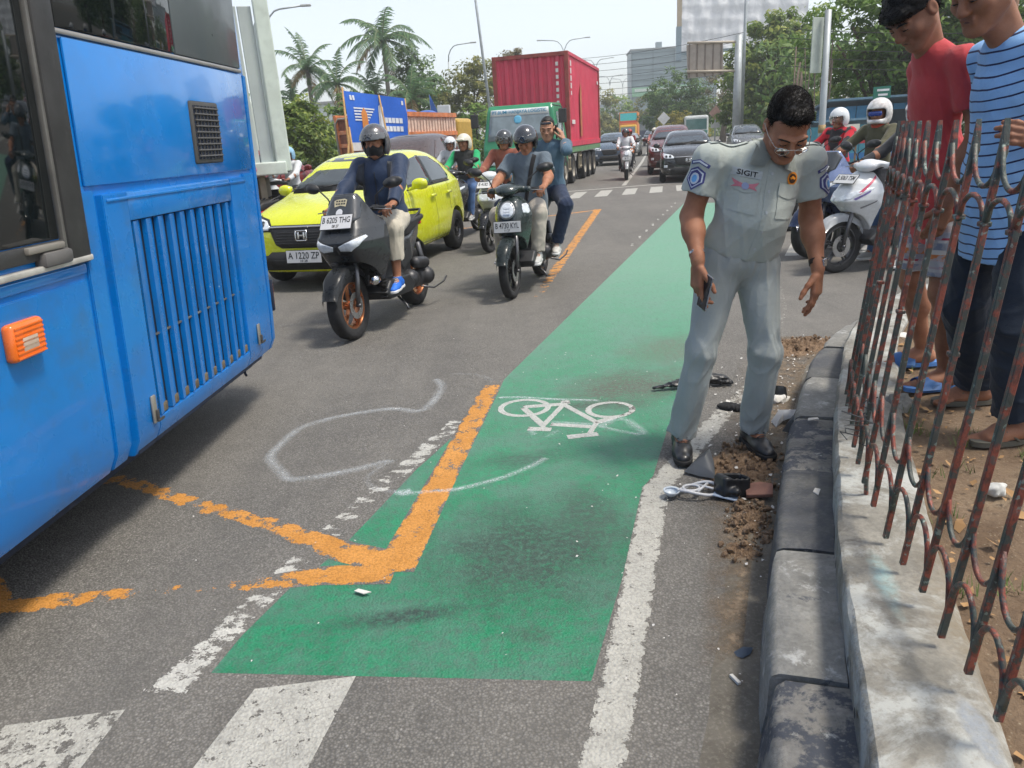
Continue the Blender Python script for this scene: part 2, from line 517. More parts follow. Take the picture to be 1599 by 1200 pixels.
def paint_mat(name, col, wear=.35, scale=26, crack=.4, col2=None, alpha=False, rough=.6, stain=None, streak=None):
 """road paint over the asphalt: vertex attribute 'ed' (0 at the edge of the mark, 1 inside) and 'wear' erode it"""
 m, k, b = new_mat(name); p, c, h = asphalt_nodes(k)
 at = k.n('ShaderNodeAttribute'); at.attribute_name = 'ed'
 aw = k.n('ShaderNodeAttribute'); aw.attribute_name = 'wear'
 n1 = k.noise(p if streak is None else k.pos(streak, obj=False), scale, 6, .68)
 n2 = k.noise(p, 130, 3, .6)
 nn = k.math('ADD', k.math('MULTIPLY', n1, .78), k.math('MULTIPLY', n2, .22))
 # present where noise + edge - wear is positive
 s = k.math('SUBTRACT', k.math('ADD', k.math('MULTIPLY', k.math('SUBTRACT', nn, .5), 5.5), k.math('MULTIPLY', at.outputs['Fac'], .75)), k.math('ADD', k.math('MULTIPLY', aw.outputs['Fac'], 1.6), wear - .25))
 mask = k.ramp(s, [(.0, 0.0), (.10, 1.0)])
 pc = k.ramp(k.noise(p, 7, 6, .65), [(.25, tuple(x * .78 for x in col)), (.75, col2 or tuple(min(1, x * 1.12) for x in col))])
 spk = k.vor(p, 95).outputs['Distance']
 pc = k.mixc(k.ramp(spk, [(.45, 0.0), (.7, crack)]), pc, tuple(x * .35 for x in col))
 if stain: pc = stain(k, p, pc)
 k.l(k.mixc(mask, c, pc), b.inputs['Base Color'])
 k.l(k.ramp(mask, [(0, .82), (1, rough)]), b.inputs['Roughness']); b.inputs['Specular IOR Level'].default_value = .35
 k.l(k.bump(k.math('ADD', h, k.math('MULTIPLY', mask, .5)), .55, .006), b.inputs['Normal'])
 return m
def blob_mask(k, p, c, rx, ry, soft=.5, nz=.5, ns=4, rot=0.0):
 """irregular patch mask round (x, y)"""
 mp = k.n('ShaderNodeMapping'); mp.vector_type = 'TEXTURE'; mp.inputs['Location'].default_value = (c[0], c[1], 0); mp.inputs['Scale'].default_value = (rx, ry, 1)
 mp.inputs['Rotation'].default_value = (0, 0, rot)
 k.l(p, mp.inputs[0]); ln = k.n('ShaderNodeVectorMath'); ln.operation = 'LENGTH'; k.l(mp.outputs[0], ln.inputs[0])
 d = k.math('ADD', ln.outputs['Value'], k.math('MULTIPLY', k.math('SUBTRACT', k.noise(p, ns, 5, .65), .5), nz * 2))
 return k.math('MULTIPLY', k.ramp(d, [(max(0, 1 - soft), 1.0), (1.0, 0.0)]), k.ramp(k.noise(p, 38, 5, .75), [(.36, .25), (.56, 1.0)]))
def set_attr(me, name, vals):
 a = me.attributes.new(name, 'FLOAT', 'POINT'); a.data.foreach_set('value', [float(v) for v in vals])
def strip(name, pts, w, m, z, wear=0, parent=None, seg=.05, feather=.35, wears=None, ze=.0008):
 """painted line along pts (x, y); w width or list; wears per point"""
 P = [Vector((x, y)) for x, y in pts]
 ws = w if isinstance(w, list) else [w] * len(P)
 wr = wears or [wear] * len(P)
 Q = []
 for i in range(len(P) - 1):
  L = (P[i + 1] - P[i]).length; n = max(1, int(L / seg))
  for j in range(n):
   t = j / n; Q.append((P[i].lerp(P[i + 1], t), ws[i] * (1 - t) + ws[i + 1] * t, wr[i] * (1 - t) + wr[i + 1] * t))
 Q.append((P[-1], ws[-1], wr[-1]))
 V, F, E, W = [], [], [], []
 cols = [(-1, 0), (-1 + feather, 1), (1 - feather, 1), (1, 0)]
 n = len(Q)
 for i, (p, ww, we) in enumerate(Q):
  t = (Q[min(i + 1, n - 1)][0] - Q[max(i - 1, 0)][0]).normalized(); s = Vector((t.y, -t.x))
  for c, e in cols:
   q = p + s * c * ww / 2; V.append((q.x, q.y, z if e and 0 < i < n - 1 else min(z, ze))); E.append(e if 0 < i < n - 1 else 0); W.append(we)
 for i in range(n - 1):
  for j in range(3): a = i * 4 + j; F.append((a, a + 4, a + 5, a + 1))
 o = obj(name, (V, F), m, parent)
 if o.data.polygons[0].normal.z < 0: o.data.flip_normals()
 set_attr(o.data, 'ed', E); set_attr(o.data, 'wear', W)
 return o
def patch(name, poly, m, z, parent=None, inset=.03, wear=0):
 """painted polygon with an eroded border"""
 bm = bm_new(); f = bm.faces.new([bm.verts.new((x, y, z)) for x, y in poly])
 if f.normal.z < 0: f.normal_flip()
 bm.normal_update()
 if f.normal.z < 0: bmesh.ops.reverse_faces(bm, faces=[f])
 old = set(bm.verts)
 bmesh.ops.inset_region(bm, faces=[f], thickness=inset, depth=0)
 bm.verts.index_update(); ed = [0 if v in old else 1 for v in bm.verts]
 for v in old: v.co.z = .0002
 o = obj(name, bm, m, parent)
 set_attr(o.data, 'ed', ed); set_attr(o.data, 'wear', [wear] * len(ed))
 return o
earth = mat('earth_far', (.16, .14, .11), .95, var=.3, vscale=.05)
structure(obj('ground', sheet([(-1500, -300), (1500, -300), (1500, 2500), (-1500, 2500)], -.012), earth))
ROAD = structure(obj('road', sheet([(-60, -40), (60, -40), (75, 60), (90, 420), (40, 420), (-40, 60)], 0.0), ASPHALT))
def green_stains(k, p, c):
 gr = (.10, .125, .11)
 fade = k.ramp(k.noise(p, 2.6, 8, .75), [(.42, 0.0), (.60, .85)])
 c = k.mixc(fade, c, (.075, .18, .13)); c = k.mixc(k.ramp(k.noise(p, 26, 7, .8), [(.47, 0.0), (.62, .65)]), c, (.07, .12, .095))
 # green turns paler with distance along the lane
 sx = k.n('ShaderNodeSeparateXYZ'); k.l(p, sx.inputs[0])
 far = k.math('MULTIPLY', k.math('SUBTRACT', sx.outputs['Y'], 2.2), .16, clamp=True)
 c = k.mixc(k.math('MULTIPLY', far, .7), c, (.19, .35, .26))
 for ctr, rx, ry, rot, col, f in (((.02, 2.5), .55, .5, 0, (.04, .07, .055), 1.0), ((-.42, 2.12), .32, .06, .1, (.035, .06, .05), 1.0), ((.3, 2.75), .2, .35, .2, (.055, .085, .07), .7),
                                     ((.05, 3.35), .3, .12, .1, (.05, .09, .07), .7), ((.72, 4.35), .55, .4, .5, (.10, .10, .08), .95), ((.5, 4.05), .35, .12, 0, (.07, .085, .07), .8), ((1.25, 5.1), .6, .5, .3, (.12, .14, .105), .8),
                                     ((.02, 1.98), .1, .07, 0, (.05, .085, .065), .7)):
  c = k.mixc(k.math('MULTIPLY', blob_mask(k, p, ctr, rx, ry, .7, .55, 5, rot), f), c, col)
 fine = k.noise(k.pos((9, 2, 1), obj=False), 5, 6, .75)
 c = k.mixc(k.ramp(fine, [(.55, 0.0), (.68, .5)]), c, (.06, .09, .075))
 return c
GREEN = paint_mat('green_lane_paint', (.015, .215, .098), wear=-.9, crack=.25, stain=green_stains, col2=(.022, .25, .118))
WHITE = paint_mat('white_road_paint', (.42, .41, .37), wear=-.4, crack=.3)
WHITE_W = paint_mat('worn_white_road_paint', (.50, .49, .45), wear=.3, scale=13, crack=.3, streak=(.7, 1.3, 1))
ORANGE = paint_mat('orange_road_paint', (.58, .25, .045), wear=.0, scale=11, crack=.35, col2=(.62, .29, .07))
def build_markings():
 g = patch('bicycle_lane', [(-0.984, 1.898), (-0.893, 2.333), (-0.779, 2.477), (-0.709, 2.639), (-0.386, 3.641), (-0.122, 4.413), (-0.029, 4.714), (3.908, 16.038), (5.0, 15.5), (3.0, 9.9), (0.750, 3.450), (0.173, 1.753)], GREEN, .0006, inset=.012)
 structure(g, 'green painted bicycle lane')
 st = lambda *a, **kw: structure(strip(*a, **kw))
 # kerb-side white line
 st('white_line', [(0.084, 1.236), (0.196, 1.543), (0.603, 2.928), (1.048, 3.629), (1.465, 4.239), (2.3, 6.0), (3.0, 8.2)], [.12, .115, .12, .12, .12, .12, .12], WHITE, .0011, wears=[.46, .5, .52, .6, 1, 1.1, 1.1])
 # old white dashes beside the green lane
 st('worn_white_line', [(-1.096, 1.814), (-1.031, 2.027), (-0.905, 2.400), (-0.717, 2.959), (-0.535, 3.377), (-0.305, 3.960)], .13, WHITE_W, .0005, wears=[.1, .4, .45, .6, .4, .45])
 # orange box junction
 st('orange_line', [(-0.488, 2.403), (-0.338, 3.308), (-0.151, 4.419), (-0.098, 4.700)], [.16, .135, .13, .11], ORANGE, .0019, wears=[.2, .32, .44, 1.0], feather=.3)
 st('orange_line', [(-0.502, 2.471), (-0.698, 2.569), (-1.048, 2.819), (-1.513, 3.095), (-2.000, 3.426), (-2.3, 3.35)], [.15, .14, .12, .115, .11, .11], ORANGE, .0016, wears=[.12, .3, .5, .55, .45, .42], feather=.45)
 st('orange_line', [(-0.484, 2.385), (-0.763, 2.409), (-0.948, 2.384), (-1.182, 2.373), (-1.373, 2.374), (-1.693, 2.353), (-1.920, 2.338), (-2.2, 2.62)], [.13, .13, .105, .1, .1, .11, .115, .12], ORANGE, .0013, wears=[.12, .28, .46, .88, .82, .4, .34, .34], feather=.45)
 st('orange_line', [(2.069, 15.997), (0.590, 8.685), (0.275, 7.088)], [.17, .15, .12], ORANGE, .0019, wears=[.35, .5, .95])
 st('orange_line', [(2.050, 15.856), (0.215, 14.776), (-0.687, 13.949), (-4.5, 13.0)], .16, ORANGE, .0016, wears=[.4, .55, .6, .8])
 # zebra at the bottom of the picture
 structure(patch('zebra_stripe', [(-0.823, 1.813), (-0.526, 1.841), (-0.591, 1.492), (-0.610, 1.336), (-0.923, 1.359), (-0.898, 1.517)], WHITE, .0008, inset=.02, wear=.08))
 structure(patch('zebra_stripe', [(-1.617, 1.697), (-1.528, 1.727), (-1.184, 1.762), (-1.204, 1.531), (-1.223, 1.398), (-1.521, 1.420)], WHITE, .0008, inset=.03, wear=.25))
 # far zebra crossing and stop line
 w = Vector((.2321, 1.0533)).normalized(); s = Vector((w.y, -w.x))
 for i in range(9):
  c0 = Vector((1.682, 19.270)) + Vector((.72 * i * 1.0, .06 * i))
  q = [c0, c0 + Vector((.34, .02)), c0 + Vector((.34, .02)) + w * 2.1, c0 + w * 2.1]
  structure(patch('zebra_stripe', [(v.x, v.y) for v in q], WHITE, .0008, inset=.03, wear=-.2))
 st('stop_line', [(-1.5, 22.3), (1.843, 21.866), (4.715, 22.504), (8.8, 23.4)], .18, WHITE, .0008, wear=-.1)
 st('white_line', [(3.757, 22.929), (7.457, 39.727), (13.0, 66)], .13, WHITE, .0008, wear=-.2)
 for i in range(9):                                   # short ticks along the far edge of the green lane
  a = Vector((3.839, 16.094)).lerp(Vector((1.647, 9.565)), i / 9); st('lane_tick', [(a.x - .1, a.y), (a.x - .04, a.y + .32)], .045, WHITE_W, .0010, wear=.35)
 structure(patch('zebra_stripe', [(3.328, 8.715), (3.686, 8.660), (4.259, 9.939), (3.971, 10.089)], WHITE, .0008, inset=.04, wear=.0))
 # bicycle symbol
 def ell(cu, n=18): return cu
 sym = empty('bicycle_symbol', (0, 0, 0)); structure(sym, 'white bicycle symbol painted on the green lane')
 BW = paint_mat('bicycle_paint', (.45, .46, .43), wear=.3, scale=30, crack=.3)
 def loop(c, ex, ey, a0=0, a1=2 * PI, n=26):
  return [(c[0] + ex[0] * math.cos(a0 + (a1 - a0) * i / n) + ey[0] * math.sin(a0 + (a1 - a0) * i / n), c[1] + ex[1] * math.cos(a0 + (a1 - a0) * i / n) + ey[1] * math.sin(a0 + (a1 - a0) * i / n)) for i in range(n + 1)]
 def px(c, rx, ry):
  return c, rx, ry
 c1 = (0.064, 4.083); r1 = (0.204, 4.078); t1 = (0.069, 4.218)
 strip('wheel_ring', loop(c1, (r1[0] - c1[0], r1[1] - c1[1]), (t1[0] - c1[0], t1[1] - c1[1])), .036, BW, .0012, parent=sym, wear=-.1, seg=.03, feather=.25)
 c2 = (0.554, 3.958); r2 = (0.680, 3.945); t2 = (0.571, 4.075)
 strip('wheel_ring', loop(c2, (r2[0] - c2[0], r2[1] - c2[1]), (t2[0] - c2[0], t2[1] - c2[1])), .036, BW, .0012, parent=sym, wears=[.25 if i < 8 or i > 20 else -.1 for i in range(27)], seg=.03, feather=.25)
 bz = .0013
 for pl, wd in (([(0.057, 4.084), (0.156, 3.778)], .042), ([(0.156, 3.778), (0.297, 4.094)], .034), ([(0.297, 4.094), (0.452, 3.773)], .038), ([(0.057, 4.095), (0.320, 4.101)], .05), ([(0.199, 3.789), (0.420, 3.712)], .045), ([(0.284, 4.130), (0.338, 4.131)], .06),
                   ([(0.452, 3.773), (0.569, 3.841)], .05), ([(0.070, 3.745), (0.197, 3.714)], .055), ([(0.156, 3.787), (0.152, 3.721)], .028), ([(0.452, 3.773), (0.391, 3.616)], .03), ([(0.273, 3.591), (0.438, 3.608)], .055)):
  bz += .00015; strip('frame_bar', pl, wd, BW, bz, parent=sym, wear=-.12, seg=.03, feather=.25)
build_markings()
def chalk_mat():
 m, k, b = new_mat('spray_chalk'); p = k.pos(1.0, obj=False)
 at = k.n('ShaderNodeAttribute'); at.attribute_name = 'ed'; aw = k.n('ShaderNodeAttribute'); aw.attribute_name = 'wear'
 n = k.noise(p, 120, 4, .7); n2 = k.noise(p, 8, 4, .6)
 f = k.math('MULTIPLY', at.outputs['Fac'], k.ramp(n, [(.34, 0.0), (.72, 1.0)]))
 f = k.math('MULTIPLY', f, k.ramp(n2, [(.25, .35), (.6, 1.0)]))
 f = k.math('MULTIPLY', f, k.math('SUBTRACT', 1.0, aw.outputs['Fac'], True))
 b.inputs['Base Color'].default_value = (.72, .77, .80, 1); b.inputs['Roughness'].default_value = .9
 tr = k.n('ShaderNodeBsdfTransparent'); mx = k.n('ShaderNodeMixShader')
 out = [x for x in k.nt.nodes if x.type == 'OUTPUT_MATERIAL'][0]
 k.l(f, mx.inputs[0]); k.l(tr.outputs[0], mx.inputs[1]); k.l(b.outputs[0], mx.inputs[2]); k.l(mx.outputs[0], out.inputs[0])
 return m
def smooth_path(pts, n=5):
 P = [Vector(p) for p in pts]; out = []
 for i in range(len(P) - 1):
  p0, p1, p2, p3 = P[max(i - 1, 0)], P[i], P[i + 1], P[min(i + 2, len(P) - 1)]
  for j in range(n):
   t = j / n
   out.append(.5 * ((2 * p1) + (p2 - p0) * t + (2 * p0 - 5 * p1 + 4 * p2 - p3) * t * t + (3 * p1 - p0 - 3 * p2 + p3) * t ** 3))
 out.append(P[-1]); return out
def build_chalk():
 m = chalk_mat()
 for i, (pts, w, wr) in enumerate((
  ([(-0.520, 4.762), (-0.457, 4.545), (-0.548, 4.154), (-0.741, 4.212), (-1.023, 4.143), (-1.227, 3.992), (-1.287, 3.729), (-1.289, 3.567), (-1.176, 3.377), (-1.094, 3.284), (-0.862, 3.329), (-0.621, 3.445)], .085, .12),
  ([(-0.621, 3.445), (-0.709, 3.306), (-0.721, 3.207), (-0.655, 3.116), (-0.553, 3.062)], .05, .45),
  ([(-0.556, 3.043), (-0.399, 3.053), (-0.279, 3.061), (-0.081, 3.147), (0.069, 3.260), (0.146, 3.347)], .055, -.1),
  ([(-0.576, 3.059), (-0.486, 3.072)], .08, -.1),
  ([(-0.098, 4.286), (0.044, 4.270), (0.247, 4.195), (0.528, 4.117)], .05, -.2),
  ([(0.194, 3.820), (0.339, 3.774), (0.441, 3.737)], .06, .0),
  ([(0.076, 3.725), (0.107, 3.646)], .05, .1), ([(0.159, 3.602), (0.234, 3.698)], .05, .3),
  ([(0.453, 3.697), (0.547, 3.795), (0.608, 3.794), (0.664, 3.623), (0.664, 3.551)], .08, .1), ([(0.434, 3.738), (0.532, 3.646), (0.658, 3.552)], .05, .1),
  ([(-0.434, 4.859), (-0.233, 4.787), (-0.102, 4.591)], .06, .55))):
  o = strip('chalk_mark', [(v.x, v.y) for v in smooth_path(pts)], w * .95, m, .0036, wear=wr + .3, seg=.04, feather=.95)
  structure(o, 'white chalk outline sprayed on the road')
build_chalk()
# ------------------------------------------------------------------ kerb, low wall, verge
KERB = [(-.10, -.30), (.12, .30), (.34, .86), (.53, 1.37), (.72, 1.89), (.95, 2.44), (1.17, 2.95), (1.45, 3.52), (1.78, 4.13), (2.22, 4.72), (2.85, 5.25), (3.7, 5.7), (4.8, 6.0), (6.2, 6.15)]
def arclen(path):
 P = smooth_path([(*p, 0) for p in path], 10); d = [0.0]
 for i in range(1, len(P)): d.append(d[-1] + (P[i] - P[i - 1]).length)
 return P, d
def at_len(P, d, s):
 import bisect
 i = min(max(bisect.bisect_left(d, s), 1), len(P) - 1)
 t = (s - d[i - 1]) / (d[i] - d[i - 1]); p = P[i - 1].lerp(P[i], t); tg = (P[i] - P[i - 1]).normalized()
 return p, tg, Vector((tg.y, -tg.x, 0))
def concrete_mat(name, col, paint=None, pf=(.45, .6), moss=0, scale=5, extra=None):
 m, k, b = new_mat(name); p = k.pos(1.0, obj=False)
 n = k.noise(p, 9, 7, .7); f = k.noise(p, 70, 4, .6)
 c = k.ramp(n, [(.3, tuple(x * .6 for x in col)), (.7, tuple(x * 1.25 for x in col))])
 c = k.mixc(k.ramp(f, [(.4, 0.0), (.7, .45)]), c, tuple(x * .45 for x in col))
 if paint:
  for i, (pc, lo, hi) in enumerate(paint):
   q = k.noise(k.pos((1, 1, 1), obj=False), scale + i * 2.7, 7, .72, .3)
   sp = k.ramp(q, [(lo, 0.0), (hi, 1.0)])
   sp = k.math('MULTIPLY', sp, k.ramp(f, [(.3, .3), (.45, 1.0)]))
   c = k.mixc(sp, c, pc)
 if extra: c = extra(k, p, c)
 k.l(c, b.inputs['Base Color']); b.inputs['Roughness'].default_value = .85
 k.l(k.bump(k.math('ADD', n, k.math('MULTIPLY', f, .4)), .6, .012), b.inputs['Normal'])
 return m
def build_kerb():
 P, d = arclen(KERB)
 mats_ = [concrete_mat('kerb_grey', (.25, .245, .225), [((.42, .42, .40), .58, .66), ((.09, .095, .105), .60, .66)], scale=6),
             concrete_mat('kerb_dark', (.22, .21, .19), [((.06, .066, .08), .48, .54), ((.40, .40, .37), .64, .70)], scale=7),
             concrete_mat('kerb_black', (.13, .13, .125), [((.075, .078, .085), .42, .55), ((.30, .30, .28), .66, .72)], scale=5)]
 root = empty('kerb', (0, 0, 0)); structure(root, 'worn kerb of black and white painted stones')
 s0 = -.52; L = .612; rnd = random.Random(3)
 # section: (outward from road edge, z)
 sec = [(-.005, 0), (.006, .08), (.014, .172), (.022, .196), (.040, .209), (.12, .213), (.20, .215), (.20, 0.0)]
 i = 0
 order = [0, 1, 2, 1, 0, 2, 1, 0, 2, 0, 0, 0, 0, 0, 0, 0, 0, 0]
 while s0 + (i + 1) * L < d[-1]:
  a = s0 + i * L + .008; e = s0 + (i + 1) * L - .008
  bm = bm_new(); rows = []
  nst = 7; tilt = rnd.uniform(-.008, .008); up = rnd.uniform(-.008, .008)
  for q in range(nst + 1):
   s_ = a + (e - a) * q / nst; p, tg, sd = at_len(P, d, max(s_, .001))
   endf = 1 - .045 * (1 if q in (0, nst) else 0)
   row = []
   for j, (o_, z_) in enumerate(sec):
    jit = Vector((rnd.uniform(-.004, .004), rnd.uniform(-.004, .004), rnd.uniform(-.003, .003))) if 0 < j < 7 else Vector((0, 0, 0))
    row.append(bm.verts.new(p + sd * (o_ + (.006 if q in (0, nst) and j < 6 else 0) + tilt * z_ * 5) + Vector((0, 0, (z_ * endf if j in (3, 4, 5, 6) and q in (0, nst) else z_) + (up if z_ > .1 else 0))) + jit))
   rows.append(row)
  for q in range(nst):
   for j in range(len(sec) - 1): bm.faces.new((rows[q][j], rows[q + 1][j], rows[q + 1][j + 1], rows[q][j + 1]))
  bm.faces.new(rows[0]); bm.faces.new(rows[-1][::-1])
  bmesh.ops.recalc_face_normals(bm, faces=bm.faces)
  sharp(obj('kerb_stone', bm, mats_[order[i % len(order)]], root), 50); i += 1
 # mortar core fills the joints
 V, F = [], []; n = 60
 for q in range(n + 1):
  p, tg, sd = at_len(P, d, .001 + (d[-1] - .01) * q / n)
  for o_, z_ in ((.03, 0), (.035, .15), (.07, .18), (.19, .185)): V.append(p + sd * o_ + Vector((0, 0, z_)))
 for q in range(n):
  for j in range(3): a = q * 4 + j; F.append((a, a + 4, a + 5, a + 1))
 obj('mortar', (V, F), mat('moss_mortar', (.055, .06, .03), .95, var=.5, vscale=20), root)
 # gutter strip of dusty concrete beside the kerb
 V, F = [], []; rn = random.Random(5)
 for q in range(n + 1):
  p, tg, sd = at_len(P, d, .001 + (d[-1] - .01) * q / n)
  for o_ in (-.13 + rn.uniform(-.015, .015), -.10, -.05, .02): V.append(p + sd * o_ + Vector((0, 0, .0045 if o_ > -.12 else .0008)))
 for q in range(n):
  for j in range(3): a = q * 4 + j; F.append((a, a + 4, a + 5, a + 1))
 m, k, b = new_mat('gutter_concrete'); p_, c_, h_ = asphalt_nodes(k)
 nn = k.noise(p_, 6, 6, .7); fine = k.noise(p_, 90, 4, .6)
 cc = k.ramp(nn, [(.3, (.085, .075, .06)), (.7, (.16, .145, .12))]); cc = k.mixc(k.ramp(fine, [(.5, 0.0), (.8, .6)]), cc, (.28, .26, .22))
 k.l(cc, b.inputs['Base Color']); b.inputs['Roughness'].default_value = .95; k.l(k.bump(k.math('ADD', nn, fine), .5, .006), b.inputs['Normal'])
 g = obj('gutter', (V, F), m); structure(g)
 if g.data.polygons[0].normal.z < 0: g.data.flip_normals()
build_kerb()
WTOP = .36
def build_wall():
 P, d = arclen([(x + .19 * .93, y - .19 * .36) if i < 7 else (x + .19 * (.85 - .1 * (i - 7)), y - .19 * (.55 + .07 * (i - 7))) for i, (x, y) in enumerate(KERB)])
 wide = .255
 def dirtier(k, p, c):
  sx = k.n('ShaderNodeSeparateXYZ'); k.l(p, sx.inputs[0])
  c = k.mixc(k.math('MULTIPLY', blob_mask(k, p, (1.06, 1.33), .17, .75, .5, .4, 6, -.25), .9), c, (.19, .155, .105))
  c = k.mixc(k.math('MULTIPLY', blob_mask(k, p, (1.36, 2.38), .16, .2, .5, .5, 9, 0), .85), c, (.12, .105, .085))
  c = k.mixc(k.math('MULTIPLY', blob_mask(k, p, (.93, 1.64), .035, .2, .6, .5, 12, -.25), .6), c, (.28, .45, .45))
  c = k.mixc(k.math('MULTIPLY', blob_mask(k, p, (.86, 1.12), .03, .11, .3, .5, 12, -.2), .9), c, (.25, .27, .29))
  return c
 m = concrete_mat('wall_concrete', (.245, .23, .195), [((.37, .375, .35), .47, .58), ((.12, .105, .085), .60, .70)], scale=4, extra=dirtier)
 V, F = [], []; n = 130; rn = random.Random(9)
 sec = [(0, .0), (0.002, .12), (.004, .2), (.0, .30), (.003, WTOP - .012), (.014, WTOP), (.08, WTOP + .002), (.17, WTOP), (wide - .02, WTOP - .002), (wide, WTOP - .02), (wide, .1)]
 for q in range(n + 1):
  p, tg, sd = at_len(P, d, .001 + (d[-1] - .01) * q / n)
  for j, (o_, z_) in enumerate(sec):
   jt = Vector((rn.uniform(-1, 1) * .0035, rn.uniform(-1, 1) * .0035, rn.uniform(-1, 1) * .0022)) if j > 1 else Vector((0, 0, 0))
   V.append(p + sd * o_ + Vector((0, 0, z_)) + jt)
 ns = len(sec)
 for q in range(n):
  for j in range(ns - 1): a = q * ns + j; F.append((a, a + ns, a + ns + 1, a + 1))
 o = sharp(obj('low_wall', (V, F), m), 40)
 bm = bm_new(); bm.from_mesh(o.data); bmesh.ops.recalc_face_normals(bm, faces=bm.faces); bm.to_mesh(o.data); bm.free()
 tag(o, 'low weathered concrete wall with flaking white paint behind the kerb', 'wall')
 # weep holes on the road face
 for s_ in (1.75, 1.92, 2.35):
  p, tg, sd = at_len(P, d, s_)
  mtx = Matrix.Translation(p + Vector((0, 0, .285)) + sd * .0) @ sd.to_track_quat('Z', 'Y').to_matrix().to_4x4()
  bm = bm_new(); bmesh.ops.create_circle(bm, cap_ends=True, segments=9, radius=.012, matrix=mtx @ Matrix.Translation((0, 0, -.004)))
  obj('weep_hole', bm, mat('hole_black', (.01, .01, .01), 1), o)
 # the verge behind it: trodden earth, gently uneven
 bm = bm_new(); rows = []
 nu, nv = 90, 60
 for q in range(nu + 1):
  p, tg, sd = at_len(P, d, .001 + (d[-1] - .5) * q / nu)
  row = []
  for j in range(nv + 1):
   o_ = wide - .02 + 2.6 * (j / nv) ** 1.25
   w_ = p + sd * o_
   z = .318 + .012 * math.sin(w_.x * 9 + w_.y * 5) * math.sin(w_.y * 7 - 1) + .006 * math.sin(w_.x * 31) * math.sin(w_.y * 27) + rn.uniform(-.003, .003) - .15 * max(0, (j / nv) - .8)
   row.append((w_.x, w_.y, z))
  rows.append(row)
 vs = [[bm.verts.new(v) for v in r] for r in rows]
 for q in range(nu):
  for j in range(nv): bm.faces.new((vs[q][j], vs[q + 1][j], vs[q + 1][j + 1], vs[q][j + 1]))
 bmesh.ops.recalc_face_normals(bm, faces=bm.faces)
 m2, k, b = new_mat('verge_earth'); p = k.pos(1.0, obj=False)
 n1 = k.noise(p, 3.5, 6, .65); n2 = k.noise(p, 45, 5, .7)
 c = k.ramp(n1, [(.3, (.12, .075, .042)), (.55, (.19, .13, .08)), (.75, (.27, .205, .135))]); c = k.mixc(k.ramp(n2, [(.45, 0.0), (.75, .6)]), c, (.075, .048, .03))
 sp = k.vor(p, 60); c = k.mixc(k.ramp(sp.outputs['Distance'], [(.08, .55), (.2, 0.0)]), c, (.34, .29, .2))
 k.l(c, b.inputs['Base Color']); b.inputs['Roughness'].default_value = .95
 k.l(k.bump(k.math('ADD', n1, n2), .8, .02), b.inputs['Normal'])
 g = obj('earth_ground', bm, m2, smooth=True); structure(g)
 if g.data.polygons[0].normal.z < 0: g.data.flip_normals()
 return P, d
WALL_P, WALL_D = build_wall()
